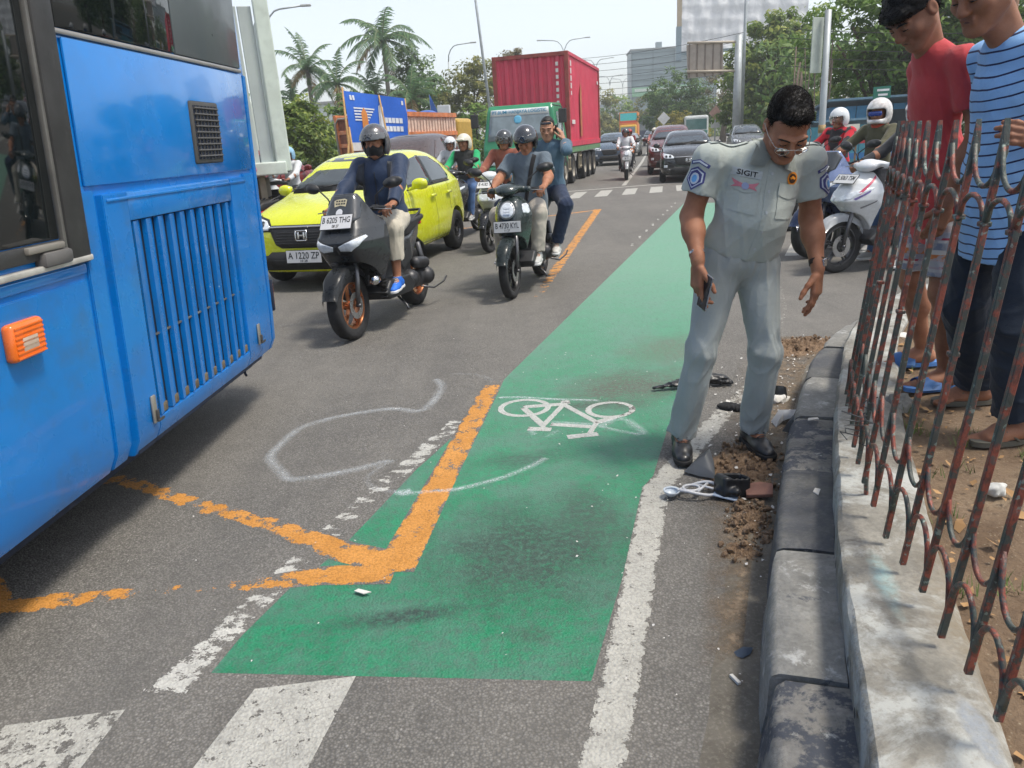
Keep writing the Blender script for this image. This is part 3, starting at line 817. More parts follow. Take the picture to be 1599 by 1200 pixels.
# ------------------------------------------------------------------ blue city bus
def build_bus():
 A = Vector((-1.49, 4.61, 0)); d = Vector((-.05849, -.99829, 0)); nrm = Vector((.99829, -.05849, 0))
 root = empty('city_bus', A)
 tag(root, 'glossy blue city bus passing close by with louvred engine hatch', 'bus')
 def T(bm):
  for v in bm.verts:
   u, w, z = v.co
   v.co = d * (u - .13 * (z - .32)) + nrm * w + Vector((0, 0, z))
  bmesh.ops.recalc_face_normals(bm, faces=bm.faces); return bm
 def part(name, bm, m, parent=root, ang=35): return sharp(obj(name, T(bm), m, parent), ang)
 blue = mat('bus_blue', (.001, .19, .58), .22, var=.05, vscale=2.5, coat=.7, spec=.5, dirt=.2, dirt_col=(.05, .10, .18), dirt_scale=2.3)
 blue2 = mat('bus_blue_low', (.001, .168, .52), .3, var=.06, vscale=2.5, coat=.45, dirt=.4, dirt_col=(.055, .085, .12), dirt_scale=4.5)
 seam = mat('bus_seam', (.006, .012, .03), .7)
 rub = mat('bus_rubber', (.035, .034, .033), .55, var=.3, bump=.2)
 gls = glass_mat('bus_glass', (.006, .009, .010), .035, .7)
 gpan = mat('bus_grey_panel', (.085, .10, .105), .35, var=.12, vscale=1.5, coat=.3)
 grey = mat('bus_frame_grey', (.12, .115, .105), .5, var=.3, vscale=8)
 metal = mat('latch_metal', (.35, .33, .29), .4, .6)
 amber = mat('amber_lens', (.85, .16, .01), .25, var=.1, coat=.5)
 def plate(u0, u1, z0, z1, w, t=.012, bev=.006): return box(((u0 + u1) / 2, w - t / 2, (z0 + z1) / 2), (u1 - u0, t, z1 - z0), bevel=bev)
 # shell: cross-section swept along the length, rounded rear corner
 sec = [(-.40, .30), (-.10, .31), (-.045, .335), (-.016, .40), (-.012, .55), (-.012, 1.0), (-.012, 1.42), (-.014, 1.98), (-.03, 2.4), (-.06, 2.75), (-.13, 3.0), (-.32, 3.16), (-1.25, 3.22)]
 full = sec + [(-2.5 - w, z) for w, z in sec[-2::-1]]
 us = [(-.13, .34), (-.125, .16), (-.10, .08), (-.05, .025), (0.0, .005), (.06, 0), (1.9, 0), (4, 0), (7, 0), (10.4, 0), (10.9, .12)]
 bm = bm_new(); rings = []
 for u, ins in us:
  rings.append([bm.verts.new((u, max(min(w - (ins if w > -1.25 else -ins), -.0), -2.5) if True else 0, z - (ins * .5 if z > 3 else 0))) for w, z in full])
 for i in range(len(us) - 1):
  for j in range(len(full) - 1): bm.faces.new((rings[i][j], rings[i + 1][j], rings[i + 1][j + 1], rings[i][j + 1]))
 bm.faces.new(rings[0]); bm.faces.new(rings[-1][::-1])
 body = part('body', bm, blue, ang=40)
 part('underbody', box((5.2, -1.25, .42), (10, 2.3, .3)), seam)
 # rear corner seams and side panels (each proud of the shell, gaps show dark)
 def curved(name, u0, u1, z0, z1, m, base=-.012, t=.012, parent=root):
  """panel that follows the skirt's tuck-in"""
  zs = [z0] + [z for z in (.335, .40, .55, 1.0) if z0 < z < z1] + [z1]
  prof = [(.31, -.10), (.335, -.045), (.40, -.016), (.55, base), (9, base)]
  def w_at(z):
   for (a, wa), (b, wb) in zip(prof, prof[1:]):
    if z <= b: return wa + (wb - wa) * max(0, (z - a) / (b - a))
  bm = bm_new(); f = []; bk = []
  for z in zs:
   f.append([bm.verts.new((u, w_at(z) + t, z)) for u in (u0, u1)]); bk.append([bm.verts.new((u, w_at(z) - .002, z)) for u in (u0, u1)])
  for i in range(len(zs) - 1):
   bm.faces.new((f[i][0], f[i][1], f[i + 1][1], f[i + 1][0]))
   for s_ in (0, 1): bm.faces.new((f[i][s_], f[i + 1][s_], bk[i + 1][s_], bk[i][s_]))
  bm.faces.new((f[0][0], f[0][1], bk[0][1], bk[0][0])); bm.faces.new((f[-1][0], f[-1][1], bk[-1][1], bk[-1][0]))
  bmesh.ops.recalc_face_normals(bm, faces=bm.faces)
  es = [e for e in bm.edges if any(v in f[0] + f[-1] for v in e.verts) or abs(e.verts[0].co.x - e.verts[1].co.x) < 1e-6]
  bmesh.ops.bevel(bm, geom=es, offset=.004, segments=2, affect='EDGES')
  return part(name, bm, m, parent, 30)
 part('upper_panel', plate(.075, 1.80, 1.432, 1.968, .0), blue)
 curved('rear_corner_trim', .015, .06, .325, 1.965, blue2)
 curved('rear_panel', .075, .232, .33, 1.412, blue2)
 curved('front_post', 1.755, 1.862, .33, 1.415, blue2)
 curved('side_flap', 1.885, 3.4, .315, 1.098, blue2)
 part('flap_top_rail', plate(1.87, 3.4, 1.118, 1.155, .0), blue)
 part('window_sill', box((2.7, -.004, 1.176), (1.7, .05, .022), bevel=.005), mat('sill_alu', (.55, .53, .48), .45, .3, var=.25, vscale=9, dirt=.4))
 # the louvred engine hatch
 hatch = part('engine_hatch', box((.99, -.008, .86), (1.44, .004, 1.05)), seam)
 def hp(name, bm, m): return part(name, bm, m, hatch, 30)
 curved('hatch_frame', .245, .485, .335, 1.395, blue2, t=.032, parent=hatch); curved('hatch_frame', 1.55, 1.732, .335, 1.395, blue2, t=.032, parent=hatch)
 curved('hatch_frame', .485, 1.55, .335, .438, blue2, t=.032, parent=hatch); hp('hatch_frame', plate(.485, 1.55, 1.278, 1.395, .020, .03), blue2)
 hp('hatch_lip', box((.99, .022, 1.372), (1.44, .006, .012), bevel=.002), blue2)
 for i in range(10):
  u = .494 + .1062 * i
  bm = bm_new(); pts = []
  # section of one louvre: starts proud at the rear side, curves inwards towards the front
  for q in range(6):
   t = q / 5; pts.append((u + .083 * t, .019 * t ** .6))
  pts += [(u + .083, -.004), (u, -.004)]
  add_prism(bm, [(a, w, .442) for a, w in pts], (0, 0, .832)); bmesh.ops.recalc_face_normals(bm, faces=bm.faces)
  hp('louvre', bm, blue2)
  hp('louvre_grime', box((u + .03, .008, .462), (.045, .012, .04), bevel=.004), mat('grime', (.12, .095, .06), .95, var=.4, vscale=30))
 bm = bm_new()
 add_box(bm, (1.0, .004, .78), (1.0, .006, .008)); hp('louvre_rod', bm, grey)
 bm = bm_new()
 for q in range(52): add_box(bm, (1.546, .004, .455 + q * .0156), (.014, .02, .007))
 hp('mesh_edge', bm, seam)
 for (u, z) in ((1.60, .49), (.345, .50)):
  l = hp('hatch_latch', box((u, .026, z), (.034, .012, .12), bevel=.005), metal)
  bm = bm_new(); add_box(bm, (u - .004, .036, z - .03), (.014, .012, .05), bevel=.003); add_box(bm, (u - .02, .040, z - .05), (.05, .01, .012), bevel=.003); part('catch', bm, mat('latch_dark', (.08, .075, .07), .5, .5), l)
 # air vent
 vg = mat('vent_dark', (.06, .058, .055), .6)
 v = part('air_vent', box((.665, .002, 1.637), (.335, .02, .305), bevel=.012), vg)
 part('vent_recess', box((.665, .0125, 1.637), (.285, .004, .262)), seam, v)
 for q in range(9): part('vent_slat', box((.665, .016, 1.52 + q * .0292), (.285, .012, .007), rot=(.5, 0, 0)), vg, v)
 for q in range(7): part('vent_bar', box((.545 + q * .04, .015, 1.637), (.006, .008, .262)), vg, v)
 # glazing
 part('rear_side_panel', plate(.08, .885, 2.0, 2.95, .0, .02), gpan)
 part('side_window', plate(.90, 1.83, 2.0, 2.95, .002, .02), gls)
 part('window_trim', plate(.07, 1.84, 1.975, 1.996, .002, .02), mat('trim_alu', (.32, .31, .29), .4, .4))
 part('window_pillar', box((1.915, -.004, 2.07), (.125, .045, 1.82), bevel=.012), rub)
 part('window_pillar_lip', box((1.985, -.006, 2.07), (.02, .03, 1.82), bevel=.006), grey)
 part('side_window', plate(2.0, 3.4, 1.262, 2.95, -.004, .02), gls)
 part('window_channel', box((2.7, -.008, 1.232), (1.42, .04, .055), bevel=.008), rub)
 part('window_latch', box((2.07, .012, 1.205), (.16, .05, .052), bevel=.014), mat('latch_plastic', (.10, .095, .09), .6, var=.3))
 part('window_catch', box((2.12, .014, 1.245), (.2, .03, .024), bevel=.006), mat('catch_alu', (.24, .22, .19), .5, .3))
 # interior seen as poles through the glass is too dark; marker lamps
 l = part('marker_lamp', box((2.30, .016, .975), (.165, .045, .125), bevel=.018, seg=3), amber)
 part('lamp_window', box((2.302, .038, .965), (.075, .006, .045), bevel=.002), mat('lamp_clear', (.55, .42, .32), .2), l)
 for q in range(7): part('lens_rib', box((2.30, .039, .925 + q * .016), (.14, .004, .005)), amber, l)
 l = part('marker_lamp', box((-.085, -.06, .65), (.028, .08, .15), bevel=.008, seg=3), amber)
 part('lamp_bezel', box((-.07, -.06, .65), (.03, .09, .2), bevel=.008), seam, l)
 part('strap', tube([(.32, -.1, .31), (.32, -.1, .26), (.305, -.1, .245)], .008, 6), seam)
 for u in (3.6, 9.2):
  bm = bm_new(); add_lathe(bm, [(.2, -.12), (.44, -.13), (.49, -.09), (.49, .09), (.44, .13), (.2, .12)], 28, 'Y', (u, -.22, .5)); w = part('wheel', bm, mat('tyre', (.02, .02, .02), .85, var=.3, bump=.3), ang=30)
  part('rim', lathe([(.02, .12), (.14, .11), (.19, .06), (.24, .1)], 24, 'Y', (u, -.22, .5)), metal, w)
 return root
build_bus()
# ------------------------------------------------------------------ people
def V3(*a): return Vector(a)
def ik(a, c, l1, l2, pole):
 """middle joint between a and c for bone lengths l1, l2, bent towards pole"""
 a, c, pole = Vector(a), Vector(c), Vector(pole)
 d = c - a; L = min(d.length, (l1 + l2) * .999); u = d.normalized()
 x = (L * L + l1 * l1 - l2 * l2) / (2 * L); h = math.sqrt(max(l1 * l1 - x * x, 0))
 w = pole - a; w = w - u * w.dot(u); w.normalize()
 return a + u * x + w * h
def frame(x, z):
 x = Vector(x).normalized(); z = Vector(z).normalized(); y = z.cross(x).normalized(); x = y.cross(z)
 return Matrix((x, y, z)).transposed()
def head_prims(s, c, M, sc=1.0, neck=None, ears=True, nr=.056):
 def L(x, y, z): return Vector(c) + M @ Vector((x * sc, y * sc, z * sc))
 E = lambda p, r, k=.02, mode='u': s.ell(L(*p), [q * sc for q in r], M, k, mode)
 E((0, .018, .034), (.074, .093, .082), .02)
 E((0, -.022, -.030), (.061, .068, .078), .03)
 for sg in (-1, 1):
  s.cap(L(sg * .050, .0, -.052), L(sg * .018, -.066, -.098), .021 * sc, .019 * sc, .035)
  E((sg * .043, -.062, -.022), (.022, .022, .02), .03)
  E((sg * .033, -.094, .001), (.0185, .0125, .0105), .012, 'sub')
  E((sg * .032, -.0805, -.001), (.0145, .0125, .0115), .004)
  s.cap(L(sg * .012, -.089, .0165), L(sg * .05, -.076, .02), .0085 * sc, .007 * sc, .014)
  E((sg * .0125, -.1, -.034), (.0095, .011, .0085), .008)
  if ears: E((sg * .0775, .012, -.006), (.010, .021, .031), .008)
  if ears: E((sg * .0875, .008, -.004), (.006, .011, .019), .006, 'sub')
 s.cap(L(0, -.089, .012), L(0, -.108, -.029), .0085 * sc, .0135 * sc, .012)
 s.cap(L(-.019, -.0885, -.0575), L(.019, -.0885, -.0575), .0068 * sc, None, .009)
 s.cap(L(-.016, -.0875, -.070), L(.016, -.0875, -.070), .0075 * sc, None, .009)
 s.cap(L(-.022, -.096, -.0637), L(.022, -.096, -.0637), .0018 * sc, None, .003, mode='sub')
 E((0, -.074, -.098), (.022, .019, .017), .02)
 if neck is not None:
  s.cap(neck, L(0, .03, -.055), nr * sc, nr * .93 * sc, .03)
  s.cap(L(0, -.03, -.075), Vector(neck) + M @ Vector((0, -.03, .02)), .03, .035, .03)
def hand_prims(s, w, d, n, thumb, sc=1.0, curl=.35, curls=None, thumb_dir=None, k=.008, spread=.06):
 """hand from the wrist w: d along the fingers, n out of the back of the hand, thumb = side the thumb is on"""
 w = Vector(w); d = Vector(d).normalized(); n = Vector(n); n = (n - d * n.dot(d)).normalized(); t = Vector(thumb); t = (t - d * t.dot(d) - n * t.dot(n)).normalized()
 M = Matrix((t, n, d)).transposed()
 s.cap(w - d * .03, w + d * .02, .026 * sc, .027 * sc, .02, squash=(n, .75))
 s.box(w + d * .055 * sc, (.04 * sc, .0145 * sc, .045 * sc), M, .012 * sc, .015)
 ln = [(.030, .043, .026, .02), (.010, .048, .029, .022), (-.011, .044, .027, .021), (-.031, .033, .021, .018)]
 for i, (o, a, b, c) in enumerate(ln):
  cu = curl if curls is None else curls[i]
  base = w + d * (.094 - abs(i - 1) * .004) * sc + t * o * sc
  dirv = (d + t * spread * (1 - i * .66)).normalized(); ang = 0
  p = base; rr = .0098 - .0006 * (i == 3)
  for q, (L_, f) in enumerate(((a, .8), (b, 1.1), (c, .7))):
   ang += cu * f
   v = dirv * math.cos(ang) - n * math.sin(ang)
   e = p + v * L_ * sc
   s.cap(p, e, (rr - .0006 * q) * sc, (rr - .0006 * (q + 1)) * sc, k); p = e
 td = Vector(thumb_dir).normalized() if thumb_dir is not None else (d * .75 + t * .62 - n * .28).normalized()
 b0 = w + d * .028 * sc + t * .03 * sc - n * .004
 b1 = b0 + td * .042 * sc; t2 = (td + d * .35 - n * .15).normalized(); b2 = b1 + t2 * .034 * sc; b3 = b2 + (t2 + d * .2).normalized() * .026 * sc
 s.chain([b0, b1, b2, b3], [.0155 * sc, .0115 * sc, .0105 * sc, .0085 * sc], k)
HAIR = {}
def hair_mat(name, col=(.0075, .0065, .006)):
 if name in MATS: return MATS[name]
 m, k, b = new_mat(name); MATS[name] = m; p = k.pos((1, 1, .35))
 n = k.noise(p, 130, 5, .7, .8)
 k.l(k.ramp(n, [(.3, tuple(c * .5 for c in col)), (.75, tuple(c * 1.8 for c in col))]), b.inputs['Base Color'])
 b.inputs['Roughness'].default_value = .5; b.inputs['Specular IOR Level'].default_value = .3
 k.l(k.bump(n, .6, .004), b.inputs['Normal']); return m
def make_helmet(parent, c, M, style):
 """open-face or full-face helmet as a child with liner, visor and strap"""
 sc = style.get('size', 1.0)
 def L(x, y, z): return Vector(c) + M @ Vector((x * sc, y * sc, z * sc))
 h = style.get('h', .007); s = Sdf(h, .02)
 s.ell(L(0, .012, .030), (.122 * sc, .142 * sc, .128 * sc), M, 0); s.ell(L(0, .03, -.03), (.118 * sc, .122 * sc, .12 * sc), M, .03)
 if style.get('full'): s.ell(L(0, -.035, -.075), (.095 * sc, .105 * sc, .06 * sc), M, .03)
 if style.get('peak'): s.cap(L(-.06, -.125, .062), L(.06, -.125, .062), .018, None, .02)
 s.ell(L(0, .012, .015), (.106 * sc, .126 * sc, .112 * sc), M, 0, 'sub'); s.ell(L(0, .02, -.06), (.095 * sc, .105 * sc, .12 * sc), M, 0, 'sub')
 if style.get('full'): s.box(L(0, -.16, -.0), (.098 * sc, .12 * sc, .052 * sc), M, .03, .008, 'sub')
 else: s.box(L(0, -.17, -.075), (.2 * sc, .145 * sc, .115 * sc), M, .03, .008, 'sub')
 s.half(L(0, .05, -.125), M @ Vector((0, -.2, -1)))
 hm = obj('helmet', s.mesh(), style['mat'], parent)
 if style.get('visor'):
  v = Sdf(h, .0); v.ell(L(0, .010, .022), (.1275 * sc, .1495 * sc, .132 * sc), M, 0); v.ell(L(0, .010, .022), (.1225 * sc, .1445 * sc, .127 * sc), M, 0, 'sub')
  v.half(L(0, .0, 0), M @ Vector((0, 1, .12))); lo, hi = style['visor_z']
  v.half(L(0, 0, lo), M @ Vector((0, 0, -1))); v.half(L(0, 0, hi), M @ Vector((0, 0, 1)))
  obj('visor', v.mesh(), style['visor'], hm)
 st = bm_new()
 for sg in (-1, 1): add_tube(st, [L(sg * .1, .0, -.05), L(sg * .075, -.03, -.1), L(sg * .02, -.055, -.132), L(0, -.06, -.136)], .007, 6, flat=.4)
 if not style.get('full'): obj('chin_strap', st, mat('strap_black', (.015, .015, .016), .8), hm, smooth=True)
 return hm
def person(label, J, o, group=None):
 """one person: Empty at the ground point, continuous body, clothes as children.
 J joints in the root's own space; o options"""
 root = empty('person', o['loc'], o.get('rz', 0)); tag(root, label, 'person', group)
 J = {k: (Vector(v) if not isinstance(v, Matrix) else v) for k, v in J.items()}
 sc = o.get('s', 1.0); g = o.get('girth', 1.0); h = o.get('h', .006); hc = o.get('hc', h * 1.25)
 M = frame(J['shL'] - J['shR'], J['neck'] - J['pelvis'])
 HM = J['headrot']; up = J['neck'] - J['pelvis']
 X, Yb, Z = M.col[0], M.col[1], M.col[2]
 sides = ('L', 'R')
 # --- skin
 b = Sdf(h, .02)
 hz = o.get('headsc', sc)
 head_prims(b, J['head'], HM, hz, J['neck'] - Z * .03, ears=not o.get('helmet'), nr=o.get('neckr', .054))
 b.cap(J['neck'] - Z * .06 + Yb * .02, J['pelvis'] + Z * .1, .055 * sc, .085 * sc, .03)
 shorts = o.get('legs', 'long') == 'shorts'
 for q in sides:
  sh, el, wr = J['sh' + q], J['el' + q], J['wr' + q]
  hp, kn, an = J['hip' + q], J['kn' + q], J['an' + q]
  b.cap(J['neck'] - Z * .06, sh, .045 * sc, .05 * sc, .03)
  ag = o.get('armg', g)
  b.cap(sh, el, .050 * sc * ag, .042 * sc * ag, .03)
  b.cap(el, el.lerp(wr, .35), .043 * sc * ag, .043 * sc * ag, .03); b.cap(el.lerp(wr, .3), wr, .043 * sc * ag, .027 * sc, .03)
  H_ = J['hand' + q] if ('hand' + q) in J else None
  hs = o.get('hands', {}).get(q, {})
  d = hs.get('d', wr - el); n = hs.get('n', X * (1 if q == 'L' else -1)); t = hs.get('t', -Yb)
  hand_prims(b, wr + Vector(d).normalized() * .012, d, n, t, sc * hs.get('sc', 1.0), hs.get('curl', .35), hs.get('curls'), hs.get('td'))
  b.cap(J['pelvis'], hp, .09 * sc, .075 * sc, .03)
  b.cap(hp, kn, .074 * sc, .052 * sc, .03)
  b.cap(kn, kn.lerp(an, .35) + (Yb * .018 if shorts else V3(0, 0, 0)), .05 * sc, .052 * sc, .03); b.cap(kn.lerp(an, .3), an, .05 * sc, .034 * sc, .03)
  fd = Vector(J['foot' + q]).normalized(); fs = fd.cross(V3(0, 0, 1)).normalized()
  ft = an - V3(0, 0, .045)
  if o.get('bare'):
   b.cap(an - fd * .03 - V3(0, 0, .035), an + fd * .07 - V3(0, 0, .035), .034 * sc, .03 * sc, .03)
   b.cap(an + fd * .0 - V3(0, 0, .03), an + fd * .12 - V3(0, 0, .052), .036 * sc, .026 * sc, .03, squash=(fs, 1.4))
   inn = fs if (fs.dot(X) > 0) == (q == 'R') else -fs
   for i in range(5):
    tb = an + fd * (.125 - .012 * i) - V3(0, 0, .058) + inn * (.028 - .0155 * i); te = tb + fd * (.052 - .006 * i) - V3(0, 0, .006)
    b.cap(tb, te, .013 - .001 * i + (.002 if i == 0 else 0), .0115 - .001 * i + (.002 if i == 0 else 0), .005)
  else:
   b.cap(an, an + fd * .1 - V3(0, 0, .045), .034 * sc, .025 * sc, .02)
 obj('body', b.mesh(), o['skin'], root)
 # --- shirt
 s = Sdf(hc, .05); fat = o.get('belly', 0)
 pv, nk = J['pelvis'], J['neck']
 at = lambda t, y=0, x=0: pv + up * t + Yb * y + X * x
 s.ell(at(.66, .0), (.158 * sc * g, .108 * sc * g, .18 * sc), M); s.ell(at(.36, -.012 - fat * .5), (.15 * sc * g, (.108 + fat) * sc * g, .16 * sc), M)
 s.ell(at(.10, 0), (.16 * sc * g, .118 * sc * g + fat * .5, .13 * sc), M)
 if o.get('hem', .0) > .12:
  s.cap(at(.25) + X * .045, at(0) - Z * .4 + X * .05 * g, .122 * sc * g, .142 * sc * g, .06, squash=(X, 1.12)); s.cap(at(.25) - X * .045, at(0) - Z * .4 - X * .05 * g, .122 * sc * g, .142 * sc * g, .03, squash=(X, 1.12))
 s.cap(nk - Z * .045 + X * .02, nk - Z * .03 - X * .02, .066 * sc, None, .05)
 fr = {'short': o.get('sleeve_f', .62), 'long': 1.0}[o.get('sleeve', 'short')]
 for q in sides:
  sh, el, wr = J['sh' + q], J['el' + q], J['wr' + q]
  s.cap(nk - Z * .05, sh, .052 * sc, .062 * sc * g, .05)
  if fr < 1:
   e = sh.lerp(el, fr); s.cap(sh, e, .064 * sc * g, .066 * sc * g * o.get('sleeve_w', 1), .03, cut1=True)
   b2 = e + (e - sh).normalized() * .01
  else:
   s.cap(sh, el, .065 * sc * g, .055 * sc * g, .03); s.cap(el, wr.lerp(el, .04), .055 * sc * g, .040 * sc * g, .03, cut1=True)
 s.half(at(0) - Z * o.get('hem', .10), -Z + Yb * o.get('hem_tilt', 0))
 zn = [(at(.2), .16, 1.0), (J['elL'], .12, .9), (J['elR'], .12, .9), (J['shL'], .12, .5), (J['shR'], .12, .5)]
 s.fold(folds(o.get('seed', 1), o.get('fold', .008), 26, (1, 1, 1.5), zn))
 if o.get('blouse'):
  wz = o['blouse']
  s.fold(lambda P: (-.012 * np.exp(-((P - _v(at(.04))) @ _v(Z) / .05) ** 2)).astype('f'))
 shirt = obj('shirt' if o.get('sleeve', 'short') == 'short' or o.get('shirtname') else 'jacket', s.mesh(), o['shirt'], root)
 # --- trousers
 t = Sdf(hc, .045)
 t.ell(pv + Z * .0, (.158 * sc * g, .122 * sc * g, .115 * sc), M); t.ell(pv - Z * .03 + Yb * .03, (.15 * sc * g, .12 * sc * g, .1 * sc), M)
 lw = o.get('legw', 1.0); leg = o.get('legs', 'long')
 zn = [(pv - Z * .06, .14, .8)]
 for q in sides:
  hp, kn, an = J['hip' + q], J['kn' + q], J['an' + q]
  if leg == 'shorts':
   t.cap(hp, hp.lerp(kn, o.get('short_f', .85)), .092 * sc * g, .092 * sc * g, .03, cut1=True)
  else:
   t.cap(hp, kn, o.get('thigh', .092 * g) * sc, .071 * sc * lw, .04)
   if o.get('crease'): t.cap(hp.lerp(kn, .35) - Yb * .068, kn - Yb * .062 * lw, .012, None, .025); t.cap(kn - Yb * .062 * lw, an - Yb * .05 * lw + V3(0, 0, .04), .012, None, .025)
   e = kn.lerp(an, {'long': 1.0 + o.get('cuff', .04), 'capri': .62}[leg])
   t.cap(kn, e, .071 * sc * lw, .060 * sc * lw * o.get('flare', 1.0), .03, cut1=True)
  zn += [(kn, .13, 1.0), (an + V3(0, 0, .06), .11, 1.3), (hp, .12, .7)]
 t.half(pv + Z * .13 * sc, Z)
 t.fold(folds(o.get('seed', 1) + 50, o.get('fold2', .008), 24, (1, 1, 1.3), zn))
 tr = obj('shorts' if leg == 'shorts' else 'trousers', t.mesh(), o['trousers'], root)
 # --- shoes
 for q in sides:
  if not o.get('shoe'): break
  an = J['an' + q]; fd = Vector(J['foot' + q]).normalized(); fs = fd.cross(V3(0, 0, 1)).normalized(); fu = fs.cross(fd)
  if o['shoe'] == 'sandal':
   bm = bm_new(); pts = []
   c0 = an - fu * (an.z - o.get('floor', 0)) * 0 - fu * .078
   for i in range(20):
    a = 2 * PI * i / 20; pts.append(c0 + fd * (.045 + .142 * math.cos(a)) + fs * (.046 + .010 * math.cos(a)) * math.sin(a))
   add_prism(bm, pts, fu * .02); bmesh.ops.recalc_face_normals(bm, faces=bm.faces)
   so = sharp(obj('sandal', bm, o['shoe_mat'], root), 40)
   bm = bm_new()
   if o.get('slide'):
    rows = []
    for i in range(9):
     a = PI * i / 8; rows.append([c0 + fd * f + fs * .052 * math.cos(a) * w_ + fu * (.012 + z_ * math.sin(a)) for f, w_, z_ in ((.045, 1.0, .062), (.09, 1.02, .055), (.135, .95, .044))])
    vv = [[bm.verts.new(p) for p in r] for r in rows]
    for i in range(8):
     for j in range(2): bm.faces.new((vv[i][j], vv[i + 1][j], vv[i + 1][j + 1], vv[i][j + 1]))
    r = bmesh.ops.solidify(bm, geom=list(bm.faces), thickness=.006)
   else:
    add_tube(bm, [c0 + fd * .03 + fs * .045 + fu * .018, c0 + fd * .075 + fs * .03 + fu * .055, c0 + fd * .12 + fu * .04, c0 + fd * .14 + fs * .01 + fu * .02], .009, 6, flat=.5)
    add_tube(bm, [c0 + fd * .03 - fs * .045 + fu * .018, c0 + fd * .075 - fs * .03 + fu * .055, c0 + fd * .12 + fu * .04], .009, 6, flat=.5)
   obj('strap', bm, o.get('strap_mat', o['shoe_mat']), so, smooth=True); continue
  z0 = an - fu * .085
  k = Sdf(o.get('hs', .006), .03)
  k.cap(z0 - fd * .05 + fu * .045, z0 + fd * .10 + fu * .038, .04 * sc, .037 * sc, .02, squash=(fu, .95))
  k.cap(z0 + fd * .07 + fu * .032, z0 + fd * .155 + fu * .027, .042 * sc, .034 * sc, .03, squash=(fu, .72))
  k.cap(z0 - fd * .03 + fu * .06, an + fu * (.075 if o['shoe'] == 'boot' else .0), .042 * sc, (.05 if o['shoe'] == 'boot' else .045) * sc, .03)
  k.half(z0 + fu * .012, -fu)
  so = obj('shoe', k.mesh(), o['shoe_mat'], root)
  k = Sdf(.006, .02); k.cap(z0 - fd * .055 + fu * .012, z0 + fd * .16 + fu * .012, .041 * sc, .036 * sc, .0, squash=(fs, 1.08)); k.cap(z0 + fd * .06 + fu * .012, z0 + fd * .14 + fu * .012, .045 * sc, .04 * sc)
  k.half(z0 + fu * .024, fu); k.half(z0 - fu * .002, -fu)
  obj('sole', k.mesh(), o.get('sole_mat', o['shoe_mat']), so)
  bm = bm_new()
  for i in range(5):
   c_ = z0 + fd * (.028 + .018 * i) + fu * (.112 - .0105 * i)
   add_tube(bm, [c_ - fs * .024, c_ + fu * .004, c_ + fs * .024 + fd * .008], .0028, 5)
  obj('laces', bm, o.get('lace_mat', o['shoe_mat']), so, smooth=True)
 # --- head dressing
 hd, hM = J['head'], HM
 def HL(x, y, z): return hd + hM @ (V3(x, y, z) * hz)
 sc = hz
 if o.get('helmet'): make_helmet(root, hd, hM, o['helmet'])
 elif o.get('hair'):
  hs = o['hair']; k = Sdf(h, .015)
  t_ = hs.get('thick', .012); tp = hs.get('top', .012)
  k.ell(HL(0, .024, .040), ((.076 + t_ * .6) * sc, (.094 + t_) * sc, (.082 + tp) * sc), hM)
  for (x, y, z, r) in hs.get('lumps', ()): k.ell(HL(x, y, z), (r * sc, r * sc, r * .7 * sc), hM, .02)
  k.box(HL(0, -.138 + hs.get('fy', -.023) + .023 + .023, -.06), (.2 * sc, .092 * sc, (.06 + hs.get('line', .062)) * sc), hM, .035, .012, 'sub')
  k.box(HL(0, -.06, -.06), (.2 * sc, .085 * sc, .075 * sc), hM, .02, .01, 'sub')
  k.box(HL(0, .0, -.13), (.2, .2, .085), hM, .02, .01, 'sub')
  for sg in (-1, 1): k.ell(HL(sg * .082, .008, -.008), (.016, .024, .03), hM, .006, 'sub')
  k.fold(folds(o.get('seed', 1) + 9, hs.get('rough', .006), 75)); k.fold(folds(o.get('seed', 1) + 19, hs.get('rough', .006) * .6, 170))
  hm = obj('hair', k.mesh(), hs['mat'], root)
  if hs.get('strands'):
   me = hm.data; nv = len(me.vertices); co = np.empty(nv * 3, 'f'); no = np.empty(nv * 3, 'f'); me.vertices.foreach_get('co', co); me.vertices.foreach_get('normal', no); co = co.reshape(-1, 3); no = no.reshape(-1, 3)
   rs = np.random.RandomState(o.get('seed', 1)); pk = rs.randint(0, nv, hs['strands']); p = co[pk]; n = no[pk]; fl = np.array(hM @ V3(*hs.get('flow', (.15, .9, -.35))), 'f') + rs.normal(size=p.shape) * .35
   t = fl - (fl * n).sum(1, keepdims=True) * n; t /= np.linalg.norm(t, axis=1, keepdims=True) + 1e-6; s_ = np.cross(n, t); L_ = hs.get('len', .03) * rs.uniform(.5, 1.3, (len(p), 1)); lift = hs.get('lift', .22) * rs.uniform(.3, 1.4, (len(p), 1)); w = .0011
   a = p - n * .003; b_ = p + t * L_ * .5 + n * L_ * lift; c_ = p + t * L_ + n * L_ * lift * .9 + np.array([0, 0, -.15], 'f') * L_
   V = np.stack([a - s_ * w, a + s_ * w, b_ + s_ * w, b_ - s_ * w, c_], 1).reshape(-1, 3); F = []
   for i in range(len(p)): q = 5 * i; F += [(q, q + 1, q + 2, q + 3), (q + 3, q + 2, q + 4)]
   so = obj('hair_strands', ([tuple(v) for v in V], F), mat('strand_black', (.008, .007, .0065), .85, spec=.08), hm); so['kind'] = 'stuff'
